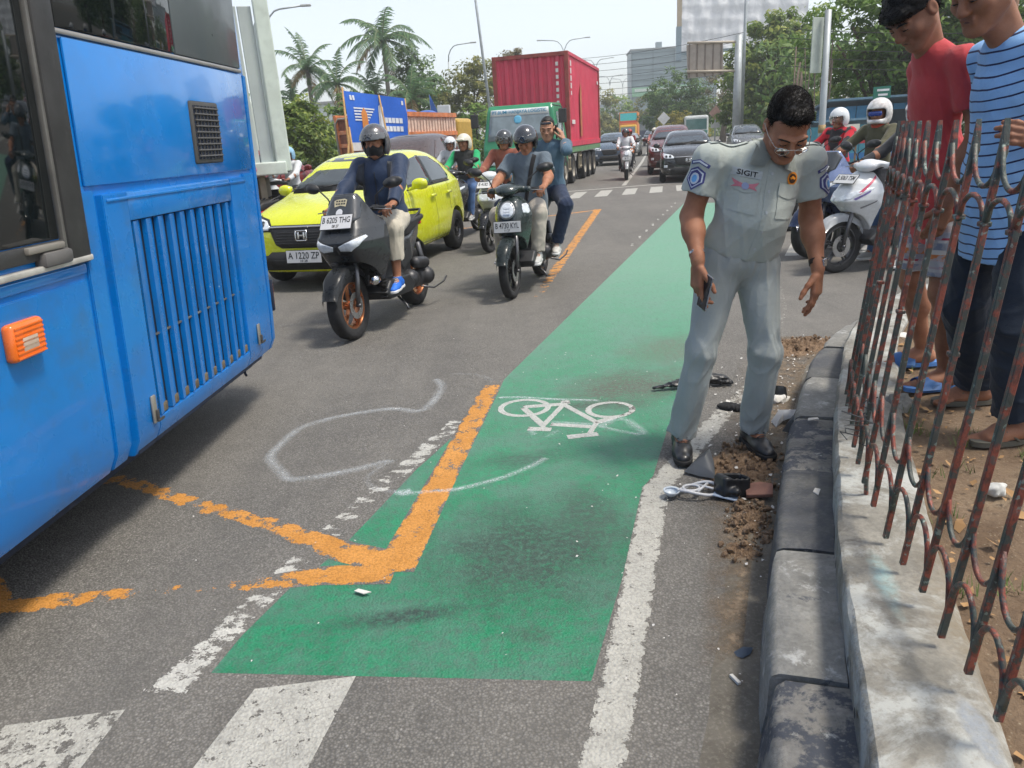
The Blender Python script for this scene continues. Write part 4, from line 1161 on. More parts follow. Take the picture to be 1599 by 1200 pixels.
 if o.get('brows', True) and not o.get('mask'):
  for sg in (-1, 1):
   bm = bm_new(); add_tube(bm, [HL(sg * .014, -.0985, .019), HL(sg * .030, -.0975, .0255), HL(sg * .046, -.088, .024), HL(sg * .055, -.077, .017)], [.003, .0042, .0036, .0015], 6, flat=.8); obj('eyebrow', bm, hair_mat('brow_hair'), root, smooth=True)
   bm = bm_new(); add_tube(bm, [HL(sg * .019, -.0895, -.004), HL(sg * .031, -.0945, -.0035), HL(sg * .045, -.0865, -.0035)], [.0012, .0028, .0012], 6); obj('eye', bm, mat('eye_dark', (.012, .009, .008), .2), root, smooth=True)
  bm = bm_new(); add_tube(bm, [HL(-.021, -.0895, -.0665), HL(0, -.0955, -.0625), HL(.021, -.0895, -.0665)], [.0012, .0026, .0012], 6, flat=1.4); obj('mouth', bm, o.get('lip', mat('lip', (.11, .04, .033), .5)), root, smooth=True)
 if o.get('moustache'):
  bm = bm_new(); add_tube(bm, [HL(-.026, -.094, -.055), HL(-.012, -.1015, -.047), HL(0, -.103, -.045), HL(.012, -.1015, -.047), HL(.026, -.094, -.055)], [.002, .005, .0045, .005, .002], 6); obj('moustache', bm, hair_mat('brow_hair'), root, smooth=True)
 root_parts = dict(root=root, shirt=shirt, trousers=tr, HL=HL, M=M, HM=HM, X=X, Y=Yb, Z=Z, J=J)
 return root_parts
def rotm(yaw=0, pitch=0, roll=0):
 """head turn: yaw about z (positive turns a face looking along -y towards +x), pitch down positive, roll"""
 return (Matrix.Rotation(R(yaw), 3, 'Z') @ Matrix.Rotation(R(pitch), 3, 'X') @ Matrix.Rotation(R(roll), 3, 'Y'))
SKIN_A = skin('skin_tan', (.38, .175, .10)); SKIN_B = skin('skin_brown', (.31, .145, .085)); SKIN_C = skin('skin_light', (.46, .25, .165))
BLACK_HAIR = hair_mat('black_hair')
def build_officer():
 grey = fabric('uniform_grey', (.39, .425, .39), var=.06, weave=.2)
 tro = fabric('uniform_trousers', (.35, .38, .37), var=.06, weave=.22)
 ox, oy = 1.02, 3.27
 def W(x, y, z): return V3(x - ox, y - oy, z)
 hr = rotm(-4, 47, 3)
 J = dict(head=W(1.172, 3.11, 1.487), headrot=hr, neck=W(1.15, 3.25, 1.398), pelvis=W(1.055, 3.30, .955),
             shR=W(.905, 3.27, 1.368), elR=W(.835, 3.29, 1.135), wrR=W(.825, 3.13, .965),
             shL=W(1.335, 3.28, 1.335), elL=W(1.375, 3.32, 1.09), wrL=W(1.372, 3.20, .885),
             hipR=W(.965, 3.30, .885), knR=W(.872, 3.22, .53), anR=W(.805, 3.30, .10), hipL=W(1.14, 3.30, .87), knL=W(1.165, 3.22, .51), anL=W(1.155, 3.30, .10),
             footR=V3(-.18, -1, 0), footL=V3(.12, -1, 0))
 hands = {'R': dict(d=V3(-.04, -.1, -1), n=V3(-1, -.25, 0), t=V3(.15, -1, 0), curls=[.2, .5, .55, .6], sc=1.05), 'L': dict(d=V3(-.05, -.12, -1), n=V3(.75, -.7, 0), t=V3(-.6, -.8, 0), curls=[.28, .25, .4, .5], sc=1.05)}
 P = person('man in a grey uniform with a name badge, head bowed, standing in the road', J, dict(loc=(ox, oy, 0), skin=SKIN_A, shirt=grey, trousers=tro, h=.0045, hc=.0055, girth=1.09, armg=1.06, belly=.026, headsc=1.07, thigh=.098, crease=1, neckr=.05, sleeve='short', sleeve_f=.60, sleeve_w=1.14, hem=.0, hem_tilt=0, legs='long', legw=.98, cuff=.0, flare=1.22, shirtname=1,
  shoe='boot', shoe_mat=mat('black_leather', (.02, .021, .024), .42, var=.3, bump=.2, coat=.2), sole_mat=mat('black_sole', (.012, .012, .013), .8), lace_mat=mat('lace_grey', (.06, .06, .065), .9), hs=.0045, hands=hands,
  hair=dict(mat=BLACK_HAIR, thick=.006, top=.009, line=.068, rough=.0012, strands=2600, len=.04, lift=.03, flow=(.5, .6, .1), lumps=[(0, -.055, .094, .028), (-.03, -.045, .088, .026), (.03, -.045, .09, .028)]), moustache=True, seed=4, fold=.011, fold2=.011))
 root, HL, Z, X, Yb = P['root'], P['HL'], P['Z'], P['X'], P['Y']
 shirt = P['shirt']; bv = bvh_of(shirt); M = P['M']; J = P['J']
 # badges and pockets laid on the shirt front: u across (metres from the buttons, + = his left), v up from the pelvis
 def front(u, v): return J['pelvis'] + X * u + Z * v - Yb * .5
 def on(name, poly, m, off=.0015, n=8, thick=.002, parent=shirt): return obj(name, drape(poly, bv, front, Yb, off, n, thick), m, parent, smooth=False)
 def rect(u0, v0, u1, v1): return [(u0, v0), (u1, v0), (u1, v1), (u0, v1)]
 def circ(u, v, r, n=18, ry=None): return [(u + r * math.cos(2 * PI * i / n), v + (ry or r) * math.sin(2 * PI * i / n)) for i in range(n)]
 on('button_placket', rect(-.017, .0, .017, .415), grey, .001, 20, .002)
 for v in (.06, .14, .22, .30, .37): on('button', circ(0, v, .006, 8), mat('button_grey', (.42, .45, .45), .4), .004, 2, .002)
 for u in (-.098, .098):
  pk = on('chest_pocket', rect(u - .055, .20, u + .055, .335), grey, .001, 10, .003)
  on('pocket_flap', [(u - .058, .293), (u - .03, .285), (u, .279), (u + .03, .285), (u + .058, .293), (u + .058, .338), (u - .058, .338)], grey, .0045, 10, .003)
 on('name_tape', rect(-.155, .34, -.04, .372), fabric('tape_grey', (.43, .46, .455), .05), .003, 8, .001)
 tm = text_mesh('SIGIT', .078, .021, .001, bold=.012)
 def lay(me, u0, v0, off):
  for v in me.vertices:
   h, *_ = bv.ray_cast(front(u0 + v.co.x, v0 + v.co.z), Yb)
   if h is not None: v.co = h - Yb * off
  me.update(); return me
 obj('name_lettering', lay(tm, -.098, .356, .0062), mat('ink_black', (.01, .01, .012), .7), shirt)
 wg = [(-.148, .327), (-.125, .318), (-.098, .312), (-.071, .318), (-.048, .327), (-.055, .313), (-.062, .306), (-.05, .293), (-.08, .300), (-.098, .290), (-.116, .300), (-.146, .293), (-.134, .306), (-.141, .313)]
 on('wing_emblem', wg, mat('emblem_pink', (.55, .18, .22), .7), .0085, 8, .001)
 on('emblem_disc', circ(-.098, .306, .014), mat('emblem_blue', (.28, .33, .5), .6), .0095, 3, .001)
 on('round_badge', circ(.098, .362, .026), mat('badge_orange', (.75, .26, .015), .45), .003, 5, .003)
 on('badge_ring', circ(.098, .362, .019), mat('badge_dark', (.06, .03, .015), .5), .0065, 5, .001)
 on('badge_mark', [(.083, .365), (.098, .373), (.113, .365), (.108, .358), (.098, .362), (.088, .358)], mat('badge_orange', (.75, .26, .015), .45), .0085, 4, .001)
 # collar
 for sg in (-1, 1):
  bm = bm_new(); nk = J['neck']
  q = [nk + X * sg * .078 + Yb * .03 + Z * .03, nk + X * sg * .075 - Yb * .05 + Z * .015, nk + X * sg * .105 - Yb * .105 - Z * .065, nk + X * sg * .045 - Yb * .118 - Z * .06, nk + X * sg * .018 - Yb * .108 - Z * .015, nk + X * sg * .055 - Yb * .04 + Z * .035]
  c = sum(q, V3(0, 0, 0)) / 6 - Yb * .012
  cv = bm.verts.new(c); qv = [bm.verts.new(p) for p in q]
  for i in range(6): bm.faces.new((cv, qv[i], qv[(i + 1) % 6]))
  bmesh.ops.solidify(bm, geom=list(bm.faces), thickness=.004); bmesh.ops.recalc_face_normals(bm, faces=bm.faces)
  obj('collar', bm, grey, shirt, smooth=True)
  # shoulder board
  sh = J['shL'] if sg > 0 else J['shR']
  a = nk + (sh - nk) * .42 + Z * .2; e = nk + (sh - nk) * 1.08 + Z * .2; side = Yb
  poly = [(0, -.02), (.8, -.024), (1, -.024), (1, .024), (.8, .024), (0, .02)]
  bm = drape(poly, bv, lambda u, v: a + (e - a) * u + side * v, -Z, .004, 8, .003); obj('shoulder_board', bm, grey, shirt)
  # sleeve patch: blue shield and arc
  el = J['elL'] if sg > 0 else J['elR']; ax = (el - sh).normalized(); pt = sh + ax * .075; nrm = (X * sg * .72 - Yb * .69).normalized(); sd = ax.cross(nrm).normalized()
  to = lambda u, v: pt + nrm * .3 + sd * u - ax * v
  navy = mat('patch_navy', (.055, .06, .19), .75); pale = mat('patch_pale', (.50, .55, .62), .75)
  on2 = lambda nm, poly, m, off: obj(nm, drape(poly, bv, to, -nrm, off, 6, .001), m, shirt)
  on2('sleeve_patch', [(-.036, .03), (0, .048), (.036, .03), (.042, -.012), (0, -.052), (-.042, -.012)], navy, .002)
  on2('patch_border', [(-.030, .025), (0, .040), (.030, .025), (.035, -.010), (0, -.043), (-.035, -.010)], pale, .0035)
  on2('patch_field', [(-.026, .021), (0, .035), (.026, .021), (.030, -.009), (0, -.037), (-.030, -.009)], navy, .005)
  on2('patch_disc', circ(0, -.002, .020, 14, .024), pale, .0065); on2('patch_core', circ(0, -.002, .012, 12, .016), mat('patch_blue', (.12, .33, .62), .7), .008)
  on2('arc_patch', [(-.046, .062), (0, .078), (.046, .062), (.042, .048), (0, .062), (-.042, .048)], navy, .002); on2('arc_text', [(-.036, .0615), (0, .0735), (.036, .0615), (.034, .055), (0, .0665), (-.034, .055)], pale, .0035)
 # glasses
 gm = mat('glasses_metal', (.5, .48, .45), .25, .9)
 gl = obj('glasses', tube([HL(-.062, -.098, -.004), HL(-.03, -.118, -.004), HL(0, -.118, .0), HL(.03, -.118, -.004), HL(.062, -.098, -.004)], .0015, 6), gm, root)
 for sg in (-1, 1):
  obj('temple', tube([HL(sg * .063, -.097, -.003), HL(sg * .08, -.04, .0), HL(sg * .083, .02, .0)], .0016, 6), gm, gl)
  obj('rim', tube([HL(sg * (.036 + .025 * math.cos(a)), -.116 + .012 * max(0, math.cos(a)), -.012 + .017 * math.sin(a)) for a in [2 * PI * i / 20 for i in range(21)]], .0015, 5), gm, gl)
  bm = bm_new(); bm.faces.new([bm.verts.new(HL(sg * (.036 + .024 * math.cos(a)), -.1155 + .012 * max(0, math.cos(a)), -.012 + .016 * math.sin(a))) for a in [2 * PI * i / 16 for i in range(16)]]); obj('lens', bm, clear_mat('lens_clear'), gl)
 # bracelet, watch, phone in the hand
 def band(c, ax, r, w, m, nm, fl=1.0):
  ax = Vector(ax).normalized(); mt = Matrix.Translation(c) @ ax.to_track_quat('Z', 'Y').to_matrix().to_4x4()
  bm = bm_new(); add_lathe(bm, [(r, -w / 2), (r + .003, -w / 2), (r + .003, w / 2), (r, w / 2), (r, -w / 2)], 20, mtx=mt); bmesh.ops.recalc_face_normals(bm, faces=bm.faces); return sharp(obj(nm, bm, m, root), 40)
 axR = J['wrR'] - J['elR']; axL = J['wrL'] - J['elL']
 band(J['wrR'] - axR.normalized() * .035, axR, .031, .012, mat('bracelet_steel', (.45, .46, .48), .25, .9), 'bracelet')
 wt = band(J['wrL'] - axL.normalized() * .03, axL, .0315, .022, mat('watch_strap', (.03, .018, .014), .6), 'watch')
 wc = J['wrL'] - axL.normalized() * .03 + V3(.02, -.028, .0)
 obj('watch_case', box(wc, (.026, .014, .034), rot=(0, 0, .6), bevel=.004), mat('watch_steel', (.5, .5, .5), .25, .8), wt)
 # loops and belt line, fly seam
 tb = bvh_of(P['trousers']); tfront = lambda u, v: J['pelvis'] + X * u + Z * v - Yb * .5
 for sgm in ([(-.004, -.1), (.004, -.1), (.004, .03), (-.004, .03)],): obj('fly_seam', drape(sgm, tb, tfront, Yb, .001, 6, .0015), tro, P['trousers'])
 for u in (-.085, .085): obj('belt_loop', drape([(u - .006, .0), (u + .006, .0), (u + .006, .05), (u - .006, .05)], tb, tfront, Yb, .002, 4, .002), tro, P['trousers'])
 # mobile phone held in his right hand
 wr = J['wrR'] + V3(ox, oy, 0); ph = obj('mobile_phone', box((0, 0, 0), (.009, .075, .15), bevel=.003), mat('phone_dark', (.02, .02, .024), .2), loc=wr + V3(.018, -.055, -.125), rot=(R(12), R(6), R(14)))
 tag(ph, 'dark mobile phone held low in the hand of the man in uniform', 'phone'); obj('phone_edge', box((0, 0, 0), (.0065, .078, .153), bevel=.002), mat('phone_silver', (.5, .5, .52), .3, .8), ph)
 return P
OFFICER = build_officer()
# ------------------------------------------------------------------ two boys behind the fence
def build_boys():
 # red shirt: stands side-on, looking down towards the road (faces -x and a little towards the camera)
 gz = .325
 def mk(ox, oy): return lambda x, y, z: V3(x - ox, y - oy, z - gz)
 W = mk(1.88, 3.15)
 hr = rotm(-74, 46, 0)
 J = dict(head=W(1.64, 3.12, 1.875), headrot=hr, neck=W(1.755, 3.17, 1.755), pelvis=W(1.885, 3.2, 1.13),
             shL=W(1.80, 3.02, 1.68), elL=W(1.865, 2.975, 1.42), wrL=W(1.80, 3.02, 1.15), shR=W(1.83, 3.36, 1.68), elR=W(1.90, 3.42, 1.39), wrR=W(1.88, 3.4, 1.15),
             hipL=W(1.87, 3.11, 1.08), knL=W(1.85, 3.06, .775), anL=W(1.925, 3.08, .412), hipR=W(1.87, 3.29, 1.08), knR=W(1.86, 3.32, .775), anR=W(2.01, 3.42, .412),
             footL=V3(-1, -.05, 0), footR=V3(-1, .2, 0))
 red = fabric('red_tshirt', (.47, .055, .06), var=.1, weave=.2)
 def shorts_pat(k, p, c):
  sx = k.n('ShaderNodeSeparateXYZ'); k.l(p, sx.inputs[0])
  f = k.math('FRACT', k.math('MULTIPLY', sx.outputs['Z'], 8.5))
  c2 = k.ramp(f, [(0, (.50, .18, .06)), (.22, (.55, .52, .48)), (.38, (.22, .24, .30)), (.62, (.55, .53, .5)), (.72, (.35, .05, .08)), (.80, (.28, .29, .33))], 'CONSTANT')
  n = k.noise(p, 22, 3, .6)
  return k.mixc(k.ramp(n, [(.48, 0.0), (.5, .8)]), c2, (.36, .36, .38))
 P = person('boy in a red T-shirt and blue slippers looking down behind the fence', J, dict(loc=(1.88, 3.15, gz), s=.93, headsc=1.02, neckr=.046, girth=.92, h=.0045, hc=.0055, skin=SKIN_B, shirt=red, trousers=fabric('patterned_shorts', (.4, .38, .36), stripes=shorts_pat), sleeve='short', sleeve_f=.66, sleeve_w=1.15, hem=.14, legs='shorts', short_f=.8, bare=True,
  shoe='sandal', slide=True, shoe_mat=mat('blue_foam', (.07, .20, .50), .65, var=.1, bump=.1), hands={'L': dict(curl=.5), 'R': dict(curl=.5)}, shirtname=1,
  hair=dict(mat=BLACK_HAIR, thick=.020, top=.026, line=.03, rough=.004, strands=4200, len=.032, lift=.45, fy=-.052, lumps=[(0, -.075, .058, .036), (-.035, -.068, .056, .034), (.035, -.068, .056, .034)]), seed=12, fold=.008, fold2=.006))
 # striped shirt: nearer, cut by the right edge of the picture
 W = mk(1.80, 2.68)
 hr = rotm(-70, 26, 0)
 J = dict(head=W(1.60, 2.62, 1.872), headrot=hr, neck=W(1.745, 2.68, 1.735), pelvis=W(1.835, 2.70, 1.135),
             shL=W(1.80, 2.50, 1.665), elL=W(1.93, 2.42, 1.44), wrL=W(1.76, 2.38, 1.385), shR=W(1.80, 2.88, 1.675), elR=W(1.92, 2.93, 1.4), wrR=W(1.86, 2.85, 1.17),
             hipL=W(1.84, 2.6, 1.08), knL=W(1.80, 2.52, .755), anL=W(1.86, 2.5, .405), hipR=W(1.83, 2.8, 1.08), knR=W(1.82, 2.84, .755), anR=W(1.96, 2.9, .405),
             footL=V3(-1, -.12, 0), footR=V3(-1, .1, 0))
 def stripes(k, p, c):
  sx = k.n('ShaderNodeSeparateXYZ'); k.l(p, sx.inputs[0])
  w = k.math('ADD', k.math('MULTIPLY', sx.outputs['Z'], 27.0), k.math('ADD', k.math('MULTIPLY', sx.outputs['X'], -9.0), k.math('MULTIPLY', k.noise(p, 3, 3), .9)))
  f = k.math('FRACT', w)
  return k.mixc(k.ramp(f, [(0, 1.0), (.15, 1.0), (.17, 0.0)]), c, (.018, .022, .075))
 blue = fabric('striped_shirt', (.25, .46, .76), var=.08, stripes=stripes)
 P2 = person('boy in a light blue shirt with navy stripes and dark trousers', J, dict(loc=(1.80, 2.68, gz), s=.97, headsc=1.04, neckr=.05, girth=.98, h=.0045, hc=.0055, skin=SKIN_B, shirt=blue, trousers=fabric('navy_trousers', (.014, .022, .036), var=.2), sleeve='short', sleeve_f=.95, sleeve_w=1.15, hem=.15, legs='long', legw=1.18, flare=1.3, cuff=-.06, bare=True,
  shoe='sandal', shoe_mat=mat('olive_foam', (.10, .095, .075), .75, var=.15), hands={'L': dict(d=V3(-.8, .35, .3), n=V3(0, -1, .2), t=V3(0, .1, 1), curl=.35), 'R': dict(curl=.5)}, shirtname=1,
  hair=dict(mat=BLACK_HAIR, thick=.016, top=.02, line=.06, rough=.004, strands=3000, len=.028, lift=.3), seed=22, fold=.009, fold2=.010))
build_boys()
# ------------------------------------------------------------------ scooters
TYRE = mat('tyre_rubber', (.018, .018, .019), .8, var=.3, vscale=12, bump=.25, bscale=90)
DARK_PL = mat('dark_plastic', (.018, .019, .021), .5, var=.2, bump=.15, bscale=200)
STEEL = mat('steel', (.42, .42, .43), .3, .9, var=.15)
CHROME = mat('chrome', (.6, .6, .6), .12, 1.0, var=.05)
LAMP = mat('lamp_glass', (.62, .66, .70), .08, var=.2, vscale=30, coat=.8, spec=.8)
PLATE_W = mat('plate_white', (.62, .62, .62), .5, var=.05); INK = mat('plate_ink', (.02, .02, .022), .6)
AMBER = mat('amber_plastic', (.75, .2, .02), .3, coat=.4); REDL = mat('red_plastic', (.5, .015, .012), .3, coat=.4)
def interp(tab, x):
 xs = np.array([t[0] for t in tab], 'f'); ys = np.array([t[1] for t in tab], 'f'); return np.interp(x, xs, ys)
def wheel(parent, y, R_, w, rim, x=0, spokes=5, disc=True, tm=None):
 tm = tm or TYRE; ri = R_ - w * .62 - .02
 prof = [(ri, -w * .36), (ri + .012, -w * .42), (R_ - w * .30, -w * .5), (R_ - w * .10, -w * .40), (R_ - .006, -w * .18), (R_, 0), (R_ - .006, w * .18), (R_ - w * .10, w * .40), (R_ - w * .30, w * .5), (ri + .012, w * .42), (ri, w * .36)]
 t = obj('wheel', lathe(prof, 40, 'X', (x, y, R_)), tm, parent, smooth=True)
 bm = bm_new(); add_lathe(bm, [(ri + .004, -w * .36), (ri - .012, -w * .38), (ri - .022, -w * .22), (ri - .022, w * .22), (ri - .012, w * .38), (ri + .004, w * .36)], 40, 'X', (x, y, R_))
 add_lathe(bm, [(.0, -w * .35), (.035, -w * .35), (.04, 0), (.035, w * .35), (.0, w * .35)], 20, 'X', (x, y, R_))
 for i in range(spokes):
  a = 2 * PI * i / spokes + .3
  for da in (-.10, .10):
   p0 = V3(x, y + math.cos(a + da * 2) * .03, R_ + math.sin(a + da * 2) * .03); p1 = V3(x, y + math.cos(a + da) * (ri - .015), R_ + math.sin(a + da) * (ri - .015))
   add_tube(bm, [p0, p1], [.013, .010], 6)
 bmesh.ops.recalc_face_normals(bm, faces=bm.faces); sharp(obj('rim', bm, rim, t), 40)
 if disc:
  bm = bm_new(); add_lathe(bm, [(.06, w * .5 + .008), (.11, w * .5 + .008), (.11, w * .5 + .012), (.06, w * .5 + .012), (.06, w * .5 + .008)], 30, 'X', (x, y, R_)); obj('brake_disc', bm, STEEL, t)
 return t
def plate_text(parent, c, rx, w, h, lines, m=PLATE_W, rz=0):
 """number plate facing -y: lines = [(text, size fraction, dy)]"""
 p = obj('number_plate', box((0, 0, 0), (w, .006, h), bevel=.002), m, parent, loc=c, rot=(rx, 0, rz))
 obj('plate_border', box((0, .002, 0), (w + .012, .006, h + .012), bevel=.002), DARK_PL, p)
 for t, f, dy, wf in lines:
  if t: obj('lettering', text_mesh(t, w * wf, h * f, .001, bold=.008), INK, p, loc=(0, -.0042, dy * h))
 return p
SCOOT = {
 'max': dict(R=.285, tw=.118, wb=.67, prof=[(-.62, .62), (-.715, .74), (-.735, .80), (-.66, .90), (-.575, 1.02), (-.47, 1.17), (-.43, 1.165), (-.38, 1.0), (-.30, .92), (-.33, .60), (-.36, .32), (-.42, .28), (-.50, .34)],
 W=[(.28, .12), (.36, .20), (.5, .25), (.66, .285), (.80, .29), (.90, .275), (1.0, .235), (1.1, .205), (1.2, .17)], lamp=[[(.022, .775), (.11, .808), (.215, .848), (.228, .832), (.19, .775), (.125, .732), (.035, .738)]], plate=(0, -.655, .965), plate_rx=-.62, screen=[(-.165, .98), (-.15, 1.10), (-.10, 1.16), (.10, 1.16), (.15, 1.10), (.165, .98), (.10, .93), (-.10, .93)], seat=.80, bar=1.02, barw=.34),
 'round': dict(R=.275, tw=.09, wb=.63, prof=[(-.52, .50), (-.56, .60), (-.575, .72), (-.56, .82), (-.50, .93), (-.42, .985), (-.34, .97), (-.32, .80), (-.33, .55), (-.36, .30), (-.42, .27), (-.47, .34)],
 W=[(.27, .08), (.36, .125), (.5, .165), (.64, .195), (.78, .215), (.88, .205), (.95, .16), (1.0, .10)], lamp=[[(.125, .90), (.185, .905), (.205, .87), (.175, .80), (.14, .82)]], clamp=(0, .855, .072, .078), plate=(0, -.598, .70), plate_rx=-.10, seat=.76, bar=1.02, barw=.32, cover=True),
 'sport': dict(R=.275, tw=.088, wb=.64, prof=[(-.50, .52), (-.62, .66), (-.70, .72), (-.66, .80), (-.56, .92), (-.44, 1.0), (-.34, .98), (-.31, .80), (-.33, .55), (-.36, .30), (-.42, .27), (-.47, .36)],
 W=[(.27, .08), (.36, .135), (.5, .18), (.66, .215), (.78, .225), (.88, .205), (.96, .15), (1.02, .09)], lamp=[[(.03, .76), (.10, .80), (.19, .845), (.195, .82), (.13, .745), (.04, .715)]], plate=(0, -.60, .93), plate_rx=-.75, seat=.77, bar=1.03, barw=.32, cover=True),
}
def scooter(label, loc, rz, kind, body, rim, group=None, h=.009, steer=0, plate=None, lean=0, body2=None, mirrors=True, detail=True):
 st = SCOOT[kind]; root = empty('scooter', loc, rz); tag(root, label, 'scooter', group)
 root.rotation_euler = (0, lean, rz)
 R_, tw, wb = st['R'], st['tw'], st['wb']; body2 = body2 or body
 wheel(root, -wb, R_, tw, rim); wheel(root, wb, R_, tw * 1.1, rim, disc=False)
 zt = max(p[1] for p in st['prof']); Wt = st['W']
 yfr = [(z, min(y for y, zz in st['prof'] if True)) for z in (0,)]
 pr = st['prof']
 def yf(z):      # front edge of the profile at height z
  n = len(pr); best = np.full(np.shape(z), 9.0, 'f')
  for i in range(n):
   a, b = pr[i], pr[(i + 1) % n]
   if abs(a[1] - b[1]) < 1e-6: continue
   lo, hi = min(a[1], b[1]), max(a[1], b[1]); t = (z - a[1]) / (b[1] - a[1]); yy = a[0] + t * (b[0] - a[0])
   best = np.where((z >= lo) & (z <= hi), np.minimum(best, yy), best)
  return np.where(best > 8, -.5, best)
 def wd(u, v):
  w0 = interp(Wt, v); f = np.clip((u - yf(v)) / .30, 0, 1); return w0 * ((.42 if kind == 'max' else .30) + (.58 if kind == 'max' else .70) * np.sqrt(f))
 s = Sdf(h, .015)
 s.poly(pr, 'X', -.30, .30, .018, 0, width=wd)
 # hollow the leg side so that the shield is a shell
 s.poly([(-.30, .40), (-.26, .95), (.2, 1.1), (.2, .3)], 'X', -.34, .34, .01, .01, 'sub')
 # wheel arch
 s.cap((-.09, -wb, R_ + .03), (.09, -wb, R_ + .03), R_ + .035, None, .01, mode='sub')
 cowl = obj('front_cowl', s.mesh(), body, root); bv = bvh_of(cowl)
 fr = lambda u, v: (u, -2, v)
 for poly in st['lamp']:
  for sg in (-1, 1):
   l = obj('headlight' if kind != 'round' else 'side_lamp', drape([(sg * a, b) for a, b in poly], bv, fr, (0, 1, 0), .003, 10, .004), LAMP, cowl, smooth=True)
   if kind == 'max':
    obj('lamp_mask', drape([(sg * a, b) for a, b in [(.0, .70), (.0, .785), (.10, .82), (.20, .86), (.222, .83), (.17, .755), (.10, .70)]], bv, fr, (0, 1, 0), .001, 10, .001), DARK_PL, cowl, smooth=True)
 if 'clamp' in st:
  x0, z0, rx, rz_ = st['clamp']
  sh = [(x0 + rx * 1.12 * math.cos(a) * (1 - .12 * math.sin(a)), z0 + rz_ * 1.1 * math.sin(a)) for a in [2 * PI * i / 24 for i in range(24)]]
  obj('lamp_bezel', drape(sh, bv, fr, (0, 1, 0), .012, 10, .012), mat('bezel_grey', (.25, .26, .27), .35, .5), cowl, smooth=True)
  l = obj('headlight', drape([(x * .84, (z - z0) * .84 + z0) for x, z in sh], bv, fr, (0, 1, 0), .022, 10, .010), LAMP, cowl, smooth=True)
  for dz in (.028, -.002, -.03): obj('lens_bar', drape([(-.035, z0 + dz), (.035, z0 + dz), (.032, z0 + dz - .014), (-.032, z0 + dz - .014)], bv, fr, (0, 1, 0), .034, 6, .002), mat('reflector', (.75, .78, .8), .15, .6), l)
 if 'screen' in st:
  obj('windscreen', drape(st['screen'], bv, fr, (0, 1, 0), .008, 12, .004), mat('smoke_screen', (.035, .04, .045), .12, coat=.6), cowl, smooth=True)
 if plate and 'plate' in st: plate_text(root, st['plate'], st['plate_rx'], .275, .125 if kind == 'max' else .105, plate)
 # fender
 a0, a1 = R(18), R(150); n = 14; prof = []
 bm = bm_new(); rows = []
 for i in range(n + 1):
  a = a0 + (a1 - a0) * i / n; row = []
  for j in range(9):
   q = PI * j / 8; rr = R_ + .022 + .03 * math.sin(q); xx = (tw * .5 + .022) * math.cos(q) * (1 if 2 < i < n - 1 else .8)
   row.append(bm.verts.new((xx, -wb + rr * -math.cos(a), R_ + rr * math.sin(a) - (0 if 0 < j < 8 else .05))))
  rows.append(row)
 for i in range(n):
  for j in range(8): bm.faces.new((rows[i][j], rows[i + 1][j], rows[i + 1][j + 1], rows[i][j + 1]))
 bmesh.ops.solidify(bm, geom=list(bm.faces), thickness=.004); bmesh.ops.recalc_face_normals(bm, faces=bm.faces)
 obj('front_fender', bm, body2, root, smooth=True)
 bm = bm_new()
 for sg in (-1, 1):
  add_tube(bm, [(sg * (tw * .5 + .03), -wb, R_), (sg * (tw * .5 + .028), -wb + .05, R_ + .2), (sg * .055, -wb + .13, R_ + .42)], [.018, .022, .024], 10)
  add_tube(bm, [(sg * (tw * .5 + .01), -wb, R_), (sg * (tw * .5 + .055), -wb, R_)], .016, 8)
 obj('fork', bm, mat('fork_grey', (.10, .10, .105), .35, .6), root, smooth=True)
 # floor, tunnel and rear body
 s = Sdf(h * 1.2, .02)
 s.poly([(-.42, .33), (-.34, .26), (.12, .24), (.22, .30), (.1, .40), (-.3, .42)], 'X', -.19 if kind != 'max' else -.235, .19 if kind != 'max' else .235, .02, 0)
 if kind == 'max': s.poly([(-.42, .40), (.15, .36), (.22, .62), (-.05, .60), (-.34, .86)], 'X', -.10, .10, .03, .02)
 s.poly([(.02, .34), (.16, .26), (.34, .36), (.34, .62), (.10, .66)], 'X', -.15, .15, .03, .03)
 obj('floor_body', s.mesh(), DARK_PL, root)
 s = Sdf(h * 1.2, .02); sh = st['seat']
 s.poly([(.06, .50), (.10, sh - .10), (.45, sh - .07), (.80, sh + .04), (.88, sh), (.74, sh - .13), (.40, .50), (.16, .42)], 'X', -.17, .17, .04, 0, width=lambda u, v: .165 - .10 * np.clip((u - .35) / .5, 0, 1))
 obj('tail_body', s.mesh(), body, root)
 s = Sdf(h * 1.2, .02)
 s.poly([(.0, sh - .09), (.04, sh - .02), (.35, sh), (.45, sh + .045), (.80, sh + .075), (.82, sh + .03), (.40, sh - .09)], 'X', -.14, .14, .03, 0, width=lambda u, v: .10 + .045 * np.clip(u / .3, 0, 1))
 obj('seat', s.mesh(), mat('seat_vinyl', (.02, .02, .021), .6, var=.2, bump=.3, bscale=150), root)
 # engine, swing arm, exhaust, shocks, rear guard
 s = Sdf(h * 1.2, .02)
 s.box((.105, .42, .30), (.055, .26, .085), (R(-4), 0, 0), .05); s.cap((.11, .62, R_ + .01), (.165, .62, R_ + .01), .085, None, .02); s.cap((.11, .24, .33), (.165, .24, .33), .09, None, .02)
 s.box((0, .30, .34), (.1, .14, .09), None, .03); s.cap((.16, .62, R_ + .14), (.16, .42, R_ + .17), .055, None, .02)
 obj('engine', s.mesh(), mat('engine_grey', (.045, .045, .048), .45, .4, var=.3), root)
 bm = bm_new(); add_tube(bm, [(-.07, .2, .25), (-.14, .36, .24), (-.16, .46, .27)], .02, 8); add_tube(bm, [(-.165, .44, .27), (-.175, .52, .29), (-.185, .82, .37), (-.187, .86, .38)], [.03, .058, .06, .045], 14)
